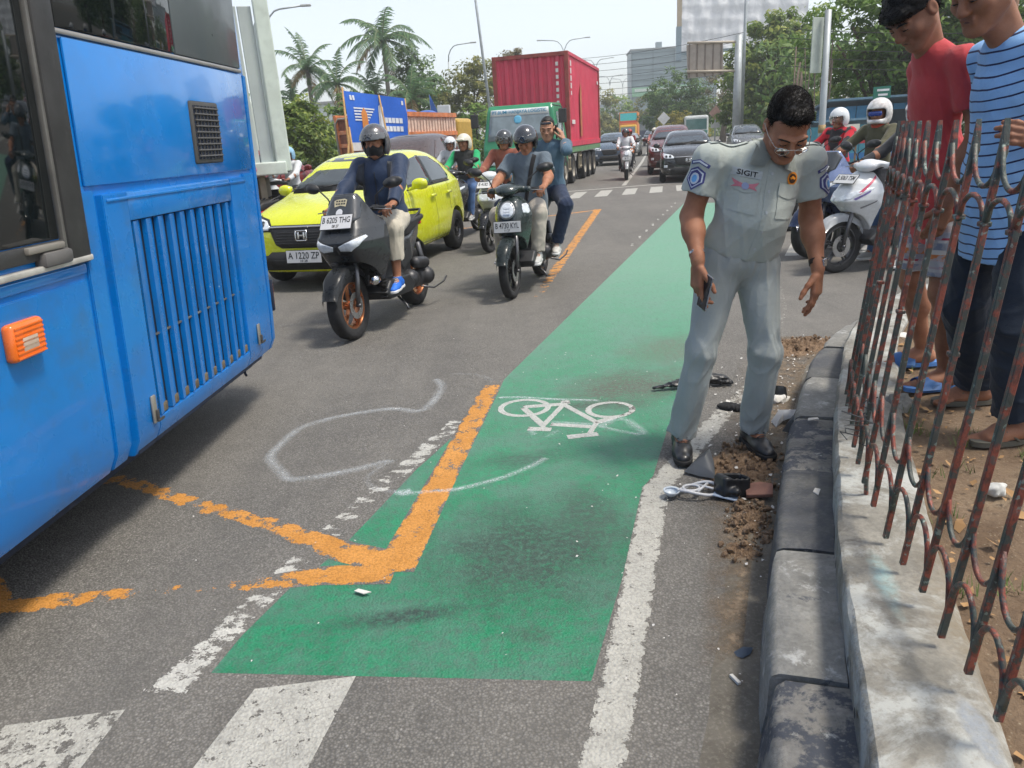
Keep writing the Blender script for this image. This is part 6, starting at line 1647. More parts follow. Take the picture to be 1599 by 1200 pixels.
def build_container_truck():
 root = empty('container_truck', (.69, 23.18, 0), R(-14.9)); tag(root, 'green lorry carrying a tall red shipping container towards the crossing', 'lorry')
 grn = mat('truck_green', (.02, .22, .10), .4, var=.1, coat=.3, dirt=.25, dirt_col=(.12, .12, .09)); dk = mat('truck_dark', (.03, .03, .03), .6, var=.3)
 gl = glass_mat('truck_glass', (.20, .25, .27), .06, .9); frame_g = mat('chassis_green', (.13, .26, .13), .6, var=.25, dirt=.5, dirt_col=(.16, .1, .06))
 # cab: lofted side profile with a raked screen
 prof = [(.06, .42), (.0, .75), (.0, 1.25), (.05, 1.45), (.24, 2.36), (.36, 2.5), (1.75, 2.54), (1.85, 2.4), (1.85, .75), (1.75, .62), (.95, .62), (.85, .5)]
 s = Sdf(.03, .02); s.poly(prof, 'X', -1.15, 1.15, .08, 0, width=lambda u, v: 1.15 - .16 * np.clip((v - 1.35) / 1.2, 0, 1)); me = s.mesh()
 cab = obj('cab', me, grn, root); bv = bvh_of(cab)
 fr = lambda u, v: (u, -3, v)
 def F(nm, poly, m, off=.01, th=.01, p=root, n=10): return obj(nm, drape(poly, bv, fr, (0, 1, 0), off, n, th), m, p, smooth=True)
 F('windscreen', [(-.98, 1.5), (-.92, 2.1), (-.88, 2.36), (.88, 2.36), (.92, 2.1), (.98, 1.5)], gl)
 bn = F('sun_strip', [(-.90, 2.2), (-.88, 2.385), (.88, 2.385), (.90, 2.2)], mat('strip_white', (.72, .76, .76), .6), .022, .006)
 tm = text_mesh('PT.BUMI HANJAYA LOGISTIC', 1.66, .125, .002, bold=.01)
 for v in tm.vertices:
  h, *_ = bv.ray_cast(V3(v.co.x, -3, 2.29 + v.co.z), V3(0, 1, 0))
  if h is not None: v.co = h + V3(0, -.034, 0)
 tm.update(); obj('lettering', tm, mat('strip_cyan', (.04, .33, .52), .6), bn)
 F('grille', [(-.75, .86), (.75, .86), (.72, 1.3), (-.72, 1.3)], grn, .02, .02)
 for z in (.93, 1.02, 1.11, 1.2): F('grille_slot', [(-.66, z), (.66, z), (.66, z + .035), (-.66, z + .035)], dk, .045, .004)
 F('bumper', [(-1.1, .43), (1.1, .43), (1.1, .74), (-1.1, .74)], grn, .02, .06)
 for sg in (-1, 1):
  p = [(.74, .8), (1.08, .8), (1.1, 1.02), (.95, 1.06), (.76, .98)]; F('headlight', p if sg > 0 else [(-a, b) for a, b in p], LAMP, .02, .02)
  F('turn_lamp', [(sg * .85, .52), (sg * 1.05, .52), (sg * 1.05, .62), (sg * .85, .62)], AMBER, .09, .01)
  obj('side_window', drape([(.42, 1.48), (.55, 2.25), (1.35, 2.25), (1.35, 1.48)], bv, lambda u, v: (sg * 4, u, v), (-sg, 0, 0), .01, 8, .008), gl, root)
  obj('door_seam', drape([(.36, .8), (.38, .8), (.38, 1.5), (.36, 1.5)], bv, lambda u, v: (sg * 4, u, v), (-sg, 0, 0), .004, 8, .002), dk, root)
  obj('door_handle', drape([(1.2, 1.2), (1.38, 1.2), (1.38, 1.26), (1.2, 1.26)], bv, lambda u, v: (sg * 4, u, v), (-sg, 0, 0), .03, 3, .02), dk, root)
  bm = bm_new(); add_tube(bm, [(sg * 1.08, .2, 1.55), (sg * 1.3, .02, 1.6), (sg * 1.32, .0, 2.35), (sg * 1.02, .2, 2.42)], .018, 6); st = obj('mirror_bracket', bm, dk, root, smooth=True)
  obj('mirror', box((sg * 1.34, -.02, 2.1), (.24, .07, .4), bevel=.03), dk, st)
  # cab step ladder, flowing paint mark
  for z in (.45, .8): obj('cab_step', box((sg * 1.08, 1.0, z), (.14, .36, .04)), mat('step_alu', (.4, .38, .34), .5, .4), root)
  truck_wheel(root, sg * 1.02, 1.3)
  for y in (2.95, ): truck_wheel(root, sg * 1.0, y, deep=True)
  for y in (5.6, 6.85, 8.1): truck_wheel(root, sg * 1.0, y, deep=True)
  obj('mud_guard', box((sg * 1.0, 1.3, 1.02), (.32, 1.0, .04), bevel=.015), dk, root)
  for y in (2.1, 4.4): 
   bm = bm_new()
   for yy in (y - .2, y + .2): add_box(bm, (sg * 1.12, yy, .72), (.05, .05, .6))
   for z in (.5, .85): add_box(bm, (sg * 1.13, y, z), (.06, .5, .05))
   obj('side_ladder', bm, mat('ladder_tan', (.36, .31, .22), .7, var=.3, dirt=.4), root)
 # amber warning triangle on the cab corner
 obj('reflector_triangle', drape([(.55, 1.02), (.86, 1.02), (.70, 1.38)], bv, lambda u, v: (4, u, v), (-1, 0, 0), .02, 4, .01), mat('orange_reflector', (.85, .25, .02), .3, coat=.4), root)
 F('screen_disc', [(.12 * math.cos(2 * PI * i / 16) - .05, 2.08 + .12 * math.sin(2 * PI * i / 16)) for i in range(16)], mat('disc_blue', (.12, .42, .62), .5), .024, .002, n=5)
 # chassis
 for sg in (-1, 1): obj('chassis_rail', box((sg * .42, 5.3, .98), (.12, 7.6, .22), bevel=.01), frame_g, root)
 for y in (2.4, 4.2, 6.0, 7.5, 9.0): obj('cross_member', box((0, y, 1.09), (2.3, .12, .16)), frame_g, root)
 for sg in (-1, 1): obj('bed_edge', box((sg * 1.16, 5.75, 1.09), (.1, 7.5, .18), bevel=.01), frame_g, root)
 for y in (2.95, 5.6, 6.85, 8.1): obj('axle', tube([(-1, y, .48), (1, y, .48)], .09, 8), dk, root)
 obj('fuel_tank', box((-.85, 4.2, .72), (.5, .9, .5), bevel=.08), dk, root)
 # the container is lashed on top but lifts away: a thing of its own
 red = mat('container_red', (.58, .05, .095), .55, var=.12, vscale=1.2, dirt=.3, dirt_col=(.34, .09, .07), dirt_scale=2.2); post = mat('container_post', (.28, .055, .045), .6, var=.3, vscale=4, dirt=.6, dirt_col=(.12, .05, .03))
 ct = empty('shipping_container', root.matrix_basis @ V3(0, 0, 0) if False else (.69, 23.18, 0), R(-14.9)); tag(ct, 'tall corrugated red shipping container on the green lorry', 'container')
 y0, y1, z0, z1, w = 1.98, 9.5, 1.19, 4.03, 1.22
 for sg in (-1, 1):
  corrugated(ct, 'side_panel', (sg * (w - .03), y1 - .1) if sg < 0 else (sg * (w - .03), y0 + .1), (sg * (w - .03), y0 + .1) if sg < 0 else (sg * (w - .03), y1 - .1), z0 + .15, z1 - .08, red, 27, .03)
  for y in (y0 + .06, y1 - .06): obj('corner_post', box((sg * (w - .06), y, (z0 + z1) / 2), (.13, .13, z1 - z0), bevel=.012), post, ct)
  obj('side_rail', box((sg * (w - .04), (y0 + y1) / 2, z0 + .09), (.09, y1 - y0 - .25, .17)), red, ct); obj('side_rail', box((sg * (w - .04), (y0 + y1) / 2, z1 - .05), (.08, y1 - y0 - .25, .1)), red, ct)
 for y in (y0 + .05, y1 - .05):
  obj('end_rail', box((0, y, z0 + .09), (2 * w - .25, .09, .17)), post, ct); obj('end_rail', box((0, y, z1 - .06), (2 * w - .25, .09, .11)), post, ct)
 corrugated(ct, 'end_panel', (-w + .12, y0 + .04), (w - .12, y0 + .04), z0 + .16, z1 - .1, red, 8, .05); corrugated(ct, 'end_panel', (w - .12, y1 - .04), (-w + .12, y1 - .04), z0 + .16, z1 - .1, red, 8, .05)
 obj('roof_panel', box((0, (y0 + y1) / 2, z1 - .04), (2 * w - .12, y1 - y0 - .12, .03)), red, ct); obj('floor_panel', box((0, (y0 + y1) / 2, z0 + .05), (2 * w - .2, y1 - y0 - .2, .06)), post, ct)
 wl = mat('stencil_white', (.62, .58, .56), .7)
 t = text_mesh('WESTWOOD', .1, None, .002) if False else None
 for i in range(9): obj('stencil', box((.86, y0 + .02, 3.68 - i * .19), (.085, .006, .11)), wl, ct)
 for i, (h_, w_) in enumerate(((.16, .1), (.16, .1), (.16, .1), (.16, .1), (.12, .08))): obj('stencil', box((w - .001, y0 + .48, 3.7 - i * .22), (.012, w_ * 2.0, h_)), wl, ct)
 obj('stencil', box((w - .001, y0 + .75, 1.95), (.012, .62, .13)), wl, ct); obj('stencil', box((w - .001, y1 - .6, 3.45), (.012, .3, .12)), wl, ct)
 obj('rust_patch', drape([(-.2, 0), (.2, 0), (.25, 1.5), (.05, 1.75), (-.18, 1.4)], BVHTree.FromPolygons([(w - .001, -9, -9), (w - .001, 99, -9), (w - .001, 99, 99), (w - .001, -9, 99)], [(0, 1, 2, 3)]), lambda u, v: (9, y0 + 2.4 + u, z0 + .3 + v), (-1, 0, 0), .004, 6), mat('rust_orange', (.42, .13, .06), .8, var=.3, vscale=5), ct)
 obj('hazard_label', box((.72, y0 + .018, 1.92), (.26, .006, .26), rot=(0, R(8), 0)), mat('label_orange', (.75, .2, .05), .6), ct)
build_container_truck()
def build_other_trucks():
 # open-bed lorry seen from behind, orange slatted sides
 rust = mat('bed_rust', (.60, .20, .07), .75, var=.3, vscale=3, dirt=.5, dirt_col=(.55, .42, .33), dirt_scale=5); cream = mat('bed_cream', (.68, .52, .41), .8, var=.25, vscale=4, dirt=.4, dirt_col=(.38, .13, .06)); dk = mat('truck_dark', (.03, .03, .03), .6)
 a = V3(-5.86, 28, 0)
 root = empty('slatted_lorry', (-4.75, 28.0, 0), R(-20)); tag(root, 'open lorry with rusty orange slatted sides behind the banner', 'lorry')
 for z in (1.25, 1.68, 2.13, 2.62): obj('tailgate_rail', box((0, 0, z), (2.1, .1, .14), bevel=.02), rust, root)
 for x in (-1.02, -.5, .05, .55, 1.02): obj('tailgate_post', box((x, .0, 1.93), (.1, .14, 1.5)), rust, root)
 for x in (-.76, -.22, .3, .78):
  for z in (1.46, 1.9, 2.37): obj('tailgate_board', box((x, .05, z), (.48, .04, .38)), mat('board_brown', (.24, .09, .05), .8, var=.4, vscale=6), root)
 bm = bm_new(); add_tube(bm, [(-1.0, -.1, 1.2), (-1.05, -.1, 2.4), (-.9, -.1, 2.6), (.9, -.1, 2.6), (1.05, -.1, 2.4), (1.0, -.1, 1.2)], .035, 8); obj('tailgate_loop', bm, mat('loop_grey', (.3, .27, .23), .6), root, smooth=True)
 for sg in (-1, 1):
  for z in (1.2, 1.95, 2.66): obj('side_rail', box((sg * 1.1, 3.0, z), (.1, 6.0, .16)), rust, root)
  for i in range(22): obj('side_slat', box((sg * 1.06, .25 + i * .27, 1.92), (.05, .17, 1.4)), cream, root)
 obj('bed_floor', box((0, 3, 1.1), (2.2, 6, .14)), rust, root)
 for sg in (-1, 1):
  for y in (.9, 5.9): truck_wheel(root, sg * .9, y)
 obj('cab', box((0, 7.2, 1.5), (2.1, 1.7, 2.1), bevel=.15), mat('cab_yellow', (.5, .32, .05), .4), root); obj('cab_rear_window', box((0, 6.34, 2.0), (1.4, .02, .5)), glass_mat('truck_glass', ()), root)
 obj('chassis_rail', box((.4, 3.5, .9), (.1, 7, .2)), dk, root); obj('chassis_rail', box((-.4, 3.5, .9), (.1, 7, .2)), dk, root)
 tp = Sdf(.05, .1)
 for i in range(7): tp.ell((-.5 + (i % 3) * .5, 1.5 + i * .6, 2.68), (.42, .5, .2))
 t = obj('tarpaulin', tp.mesh(), fabric('tarp_blue', (.06, .12, .36), var=.3)); t.location = (-4.75, 28, 0); t.rotation_euler = (0, 0, R(-20)); tag(t, 'crumpled blue tarpaulin heaped on the slatted lorry', 'tarpaulin')
 # pale box-bodied lorry just beyond the rear of the bus
 pale = mat('bed_pale', (.42, .46, .45), .6, var=.15, vscale=2, dirt=.5, dirt_col=(.25, .30, .22), dirt_scale=2); rail = mat('rail_pale', (.56, .62, .56), .6, var=.15, dirt=.3)
 root = empty('tipper_lorry', (-4.47, 12.0, 0), R(20)); tag(root, 'pale grey tipper lorry seen past the rear corner of the bus', 'lorry')
 for sg in (-1, 1):
  obj('corner_post', box((sg * 1.12, 0, 2.55), (.22, .16, 2.6), bevel=.02), rail, root)
  obj('bed_side', box((sg * 1.16, 2.6, 2.5), (.06, 5.1, 2.4)), pale, root)
  for i in range(7): obj('side_rib', box((sg * 1.2, .5 + i * .72, 2.5), (.08, .1, 2.4)), rail, root)
  obj('chassis_rail', box((sg * .42, 2.5, .98), (.14, 5.6, .26)), mat('rail_tan', (.30, .27, .21), .7, var=.3, dirt=.5), root)
  for y in (.7, 4.4): truck_wheel(root, sg * .95, y)
  obj('mudguard', box((sg * .95, .7, 1.06), (.4, 1.1, .03)), dk, root)
 for i in range(9): obj('tail_panel', box((-.88 + i * .22, .02, 2.5), (.2, .05, 2.3), bevel=.012), pale, root)
 obj('tail_beam', box((0, -.02, 1.31), (2.3, .2, .2), bevel=.02), rail, root); obj('bed_floor', box((0, 2.6, 1.26), (2.3, 5.2, .1)), rail, root)
 obj('underrun_bar', box((0, .1, .62), (2.1, .1, .12)), mat('rail_tan', (.30, .27, .21), .7), root); obj('frame_bracket', box((.75, .1, .9), (.1, .12, .6)), mat('rail_tan', (.30, .27, .21), .7), root)
 obj('tool_box', box((.62, .35, 1.0), (.5, .5, .34), bevel=.03), mat('box_taupe', (.16, .145, .12), .7), root)
 obj('cab', box((0, 6.4, 1.6), (2.2, 1.7, 2.3), bevel=.12), rail, root)
 # orange lorry and dark coach far down the road
 root = empty('orange_lorry', (17.9, 105, 0), R(-12.6)); tag(root, 'orange and yellow lorry far down the road', 'lorry')
 orr = mat('lorry_orange', (.62, .20, .03), .5); obj('cargo_box', box((0, 4, 2.5), (2.5, 6, 3.3), bevel=.05), orr, root); cb = obj('cab', box((0, .4, 1.45), (2.2, 1.5, 2.1), bevel=.15), mat('lorry_yellow', (.7, .42, .04), .45), root)
 obj('windscreen', box((0, -.36, 1.85), (1.9, .03, .75)), glass_mat('truck_glass', ()), cb); obj('front_sign', box((0, .98, 3.55), (2.2, .03, .95)), mat('sign_cyan', (.05, .55, .6), .5), root); obj('sign_band', box((0, .96, 2.9), (2.3, .03, .22)), mat('band_red', (.55, .06, .03), .5), root)
 for sg in (-1, 1):
  for y in (.6, 5.4): truck_wheel(root, sg * .95, y)
  obj('headlight', box((sg * .8, -.36, .9), (.3, .03, .18)), LAMP, cb)
 root = empty('coach', (23.2, 120, 0), R(-12.6)); tag(root, 'dark blue coach far down the road', 'coach')
 db = mat('coach_blue', (.02, .045, .11), .35, coat=.5); bd = obj('body', box((0, 5, 2.0), (2.5, 11, 3.3), bevel=.2), db, root); obj('windscreen', box((0, -.51, 2.5), (2.2, .04, 1.6)), glass_mat('truck_glass', ()), bd); obj('destination_board', box((0, -.52, 3.42), (1.4, .04, .2)), mat('coach_sign', (.1, .12, .15), .3), bd)
 for sg in (-1, 1):
  obj('headlight', box((sg * .9, -.51, .95), (.35, .04, .2)), LAMP, bd)
  for y in (1.8, 8): truck_wheel(root, sg * 1.0, y)
  for i in range(5): obj('side_window', box((sg * 1.255, 1.5 + i * 1.9, 2.5), (.02, 1.7, .9)), glass_mat('truck_glass', ()), bd)
 root = empty('minibus', (18.1, 70, 0), R(-12.6)); tag(root, 'white and green minibus beyond the parked cars', 'minibus')
 bd = obj('body', box((0, 2.6, 1.45), (2.1, 5.4, 2.3), bevel=.18), mat('minibus_white', (.55, .57, .55), .4, coat=.4), root); obj('windscreen', box((0, -.11, 1.85), (1.8, .03, .9)), glass_mat('minibus_glass', (.06, .16, .15), .05, .8), bd); obj('green_band', box((0, -.112, 1.2), (1.95, .02, .22)), mat('minibus_green', (.06, .3, .22), .5), bd)
 for sg in (-1, 1):
  for y in (.9, 4.2): truck_wheel(root, sg * .85, y, .36, .22)
  obj('headlight', box((sg * .75, -.112, .85), (.3, .03, .18)), LAMP, bd)
  for i in range(3): obj('side_window', box((sg * 1.055, 1.0 + i * 1.5, 1.85), (.02, 1.3, .7)), glass_mat('minibus_glass', ()), bd)
build_other_trucks()
# ------------------------------------------------------------------ the other scooters and riders
def quick_rider(label, loc, rz, shirt, trousers, helmet, kind='sport', skin_=None, sleeve='long', group='riders in the traffic', h=.011, legs='long', head=(0, 8, 0), feet=((.17, -.15), (-.17, -.15)), foot_z=.37, seat=None, lean=3, shoe=None, s=1.0, girth=1.05, **kw):
 st = SCOOT[kind]
 J = rider_joints(seat or st['seat'], st['bar'], st['barw'], s, lean=lean, head=head, feet=feet, foot_z=foot_z, knee_out=.3, **{k: v for k, v in kw.items() if k in ('hands', 'back')})
 extra = {k: v for k, v in kw.items() if k not in ('hands', 'back')}
 helmet = dict(helmet); helmet.setdefault('h', h)
 return person(label, J, dict(loc=loc, rz=rz, h=h, hc=h * 1.15, hs=h, skin=skin_ or SKIN_B, shirt=shirt, trousers=trousers, sleeve=sleeve, girth=girth, hem=.12, legs=legs, hands=BAR_HANDS, helmet=helmet, shoe='shoe', shoe_mat=shoe or SHOE_GREY, sole_mat=SOLE_W, brows=h < .009, **extra), group)
def build_more_bikes():
 jeans = fabric('blue_jeans', (.06, .12, .26), var=.25); dkt = fabric('dark_trousers', (.02, .022, .028), var=.2)
 hw = mat('helmet_white', (.62, .64, .66), .2, var=.06, coat=.7); hb = mat('helmet_black', (.022, .025, .032), .12); hg = mat('helmet_dark_grey', (.05, .055, .06), .2, .3, coat=.7); hc = mat('helmet_cream', (.58, .55, .46), .4, var=.1)
 vis = mat('visor_smoke', (.10, .105, .11), .1); blk = mat('gloss_black_paint', (.015, .016, .018), .25, coat=.6); wht = mat('white_scooter_paint', (.60, .62, .64), .25, var=.04, coat=.7)
 rimk = mat('rim_black', (.015, .015, .016), .4, .4); g1 = 'scooters in the traffic'
 # ride-hailing driver in a green jacket
 def green_sleeves(k, p, c):
  sx = k.n('ShaderNodeSeparateXYZ'); k.l(p, sx.inputs[0])
  return k.mixc(k.ramp(k.math('ABSOLUTE', sx.outputs['X']), [(.17, 0.0), (.185, 1.0)]), c, (.02, .34, .13))
 LOC, RZ = (-.62, 12.9, 0), R(-17)
 scooter('black scooter ridden by the driver in the green-sleeved jacket', LOC, RZ, 'sport', blk, rimk, g1, .012, R(-6), plate=[('B 3416 UVK', .5, .1, .85)], body2=blk)
 quick_rider('driver in a green-sleeved black jacket and cream helmet', LOC, RZ, fabric('ride_jacket', (.035, .036, .036), stripes=green_sleeves), jeans, dict(mat=hc, peak=True), h=.008, head=(-12, 4, 0))
 # brown shirt
 LOC, RZ = (.03, 11.2, 0), R(-20)
 scooter('white and black scooter half hidden behind the two men', LOC, RZ, 'sport', wht, rimk, g1, .012, R(-5), plate=[('B 4182 TRE', .5, .1, .85)], body2=blk)
 quick_rider('rider in a rust-brown shirt and dark grey helmet', LOC, RZ, fabric('brown_shirt', (.23, .075, .05), var=.15), dkt, dict(mat=hg, visor=vis, visor_z=(-.04, .08)), h=.008, girth=1.1)
 LOC, RZ = (-1.05, 16.2, 0), R(-17)
 scooter('silver scooter behind the green-sleeved driver', LOC, RZ, 'sport', mat('silver_scooter', (.3, .32, .34), .3, .4, coat=.5), rimk, g1, .014)
 quick_rider('rider in a pale grey jacket and white helmet behind the green-sleeved driver', LOC, RZ, fabric('pale_jacket', (.42, .44, .46)), dkt, dict(mat=hw, visor=vis, visor_z=(-.04, .06)), h=.012)
 obj_box = obj('delivery_box', box((0, 0, 0), (.5, .46, .46), bevel=.03), mat('delivery_blue', (.015, .08, .45), .5)); obj_box.location = (-1.75, 14.6, .98); obj_box.rotation_euler = (0, 0, R(-15)); tag(obj_box, 'blue delivery box on a scooter beside the yellow-green hatchback', 'box')
 obj('box_lid', box((0, 0, .235), (.52, .48, .05), bevel=.015), mat('delivery_lid', (.01, .06, .36), .5), obj_box)
 LOC, RZ = (-1.72, 14.2, 0), R(-15)
 scooter('black scooter carrying the blue delivery box', LOC, RZ, 'sport', blk, rimk, g1, .014)
 # riders down the far road
 LOC, RZ = (4.35, 26.0, 0), R(-8)
 scooter('white scooter heading straight for the far crossing', LOC, RZ, 'round', wht, rimk, g1, .014, body2=wht, plate=[('B 3', .5, 0, .4)])
 quick_rider('rider in a white jacket and dark helmet on the far road', LOC, RZ, fabric('white_jacket', (.58, .6, .62)), dkt, dict(mat=hg, visor=vis, visor_z=(-.04, .06)), kind='round', h=.013, girth=1.15)
 LOC, RZ = (7.05, 34.5, 0), R(-12)
 scooter('pale scooter close to the far centre line', LOC, RZ, 'round', mat('cream_scooter', (.5, .46, .38), .3, coat=.5), rimk, g1, .016)
 quick_rider('rider in a pink jacket and pale helmet by the far centre line', LOC, RZ, fabric('pink_jacket', (.42, .16, .15)), fabric('beige_trousers', (.45, .36, .28)), dict(mat=hc), kind='round', h=.014)
 LOC, RZ = (5.6, 32.6, 0), R(-12)
 scooter('orange scooter behind the rider in white', LOC, RZ, 'sport', mat('orange_scooter', (.5, .16, .04), .35, coat=.5), rimk, g1, .016)
 quick_rider('rider in a maroon jacket behind the rider in white', LOC, RZ, fabric('maroon_jacket', (.15, .035, .04)), dkt, dict(mat=mat('helmet_red', (.35, .03, .03), .3)), h=.014)
 # far left, under the tipper lorry's shadow
 LOC, RZ = (-4.05, 11.6, 0), R(-30)
 redp = mat('red_scooter_paint', (.45, .012, .015), .3, coat=.6)
 scooter('red scooter by the tipper lorry', LOC, RZ, 'sport', redp, rimk, g1, .014, body2=redp)
 quick_rider('rider in a magenta jacket by the tipper lorry', LOC, RZ, fabric('magenta_jacket', (.42, .02, .13)), dkt, dict(mat=mat('helmet_blue', (.25, .45, .62), .3, coat=.5)), h=.012)
 LOC, RZ = (-4.2, 15.0, 0), R(-25)
 scooter('white scooter behind the magenta rider', LOC, RZ, 'sport', wht, rimk, g1, .014)
 quick_rider('rider in a white jacket with pale blue helmet behind the magenta rider', LOC, RZ, fabric('white_jacket', ()), dkt, dict(mat=mat('helmet_blue', ())), h=.012)
 # queue on the right, pointing to the left of the picture
 LOC, RZ = (4.02, 7.72, 0), R(-72)
 sc, cowl, bv = scooter('white scooter in front of the queue behind the fence', LOC, RZ, 'sport', wht, mat('rim_dark_grey', (.08, .08, .085), .35, .6), g1, .008, R(8), plate=[('B 5063 TSM', .5, .1, .85)], body2=wht)
 mk = mat('decal_pink', (.5, .06, .12), .4); mp = mat('decal_purple', (.12, .09, .25), .4)
 for poly, m in (([(-.56, .78), (-.36, .93), (-.35, .955), (-.58, .795)], mk), ([(-.60, .73), (-.46, .80), (-.45, .82), (-.62, .745)], mp), ([(-.52, .64), (-.40, .70), (-.39, .72), (-.53, .655)], mat('decal_grey', (.2, .2, .22), .4))):
  obj('side_decal', drape(poly, bv, lambda u, v: (2, u, v), (-1, 0, 0), .002, 8, .001), m, cowl)
 quick_rider('rider in blue jeans with a white helmet and black mask nearest the fence', LOC, RZ, fabric('black_jacket', (.03, .032, .038)), jeans, dict(mat=hw), h=.008, feet=((.24, .0), (-.30, .12)), foot_z=.12, head=(14, 4, 0), mask=True)
 LOC, RZ = (4.15, 8.75, 0), R(-66)
 bl = mat('silver_blue_paint', (.14, .19, .34), .2, .4, var=.05, coat=.8)
 sc, cowl, bv = scooter('silver and blue scooter beside the white one', LOC, RZ, 'max', bl, rimk, g1, .010, plate=[('B 3', .5, 0, .3)], mirrors=True, body2=mat('navy_scooter', (.02, .04, .12), .3, coat=.5))
 P = quick_rider('rider with a patterned white helmet and blue goggles', LOC, RZ, fabric('olive_jacket', (.09, .085, .05)), dkt, dict(mat=mat('helmet_pattern', (.62, .6, .58), .3, var=.35, vscale=14, coat=.6, dirt=.4, dirt_col=(.35, .12, .05), dirt_scale=9), full=True, size=1.08), kind='max', h=.008, feet=((.26, .0), (-.30, .10)), foot_z=.12, head=(18, 4, 0), mask=True)
 HL = P['HL']; obj('goggles', box(HL(0, -.10, .005), (.15, .05, .055), rot=P['HM'], bevel=.02), mat('goggle_blue', (.01, .04, .25), .08, coat=.9), P['root'])
 obj('neck_scarf', lathe([(.085, -.05), (.095, -.02), (.085, .02)], 16, 'Z', tuple(P['J']['neck'] + V3(0, 0, .02))), fabric('scarf_red', (.45, .06, .03)), P['root'], smooth=True)
 LOC, RZ = (4.75, 11.1, 0), R(-62)
 scooter('red scooter at the back of the queue', LOC, RZ, 'sport', redp, rimk, g1, .011, body2=redp)
 def rj(k, p, c):
  n = k.noise(p, 4, 2)
  sx = k.n('ShaderNodeSeparateXYZ'); k.l(p, sx.inputs[0]); return k.mixc(k.ramp(n, [(.50, 0.0), (.52, 1.0)]), c, (.48, .015, .03))
 quick_rider('rider in a red and black jacket with a white helmet and clear visor', LOC, RZ, fabric('red_black_jacket', (.03, .03, .034), stripes=rj), dkt, dict(mat=hw, visor=clear_mat('visor_clear', (.9, .9, .9)), visor_z=(-.085, .05)), h=.008, head=(-4, 6, 0))
build_more_bikes()
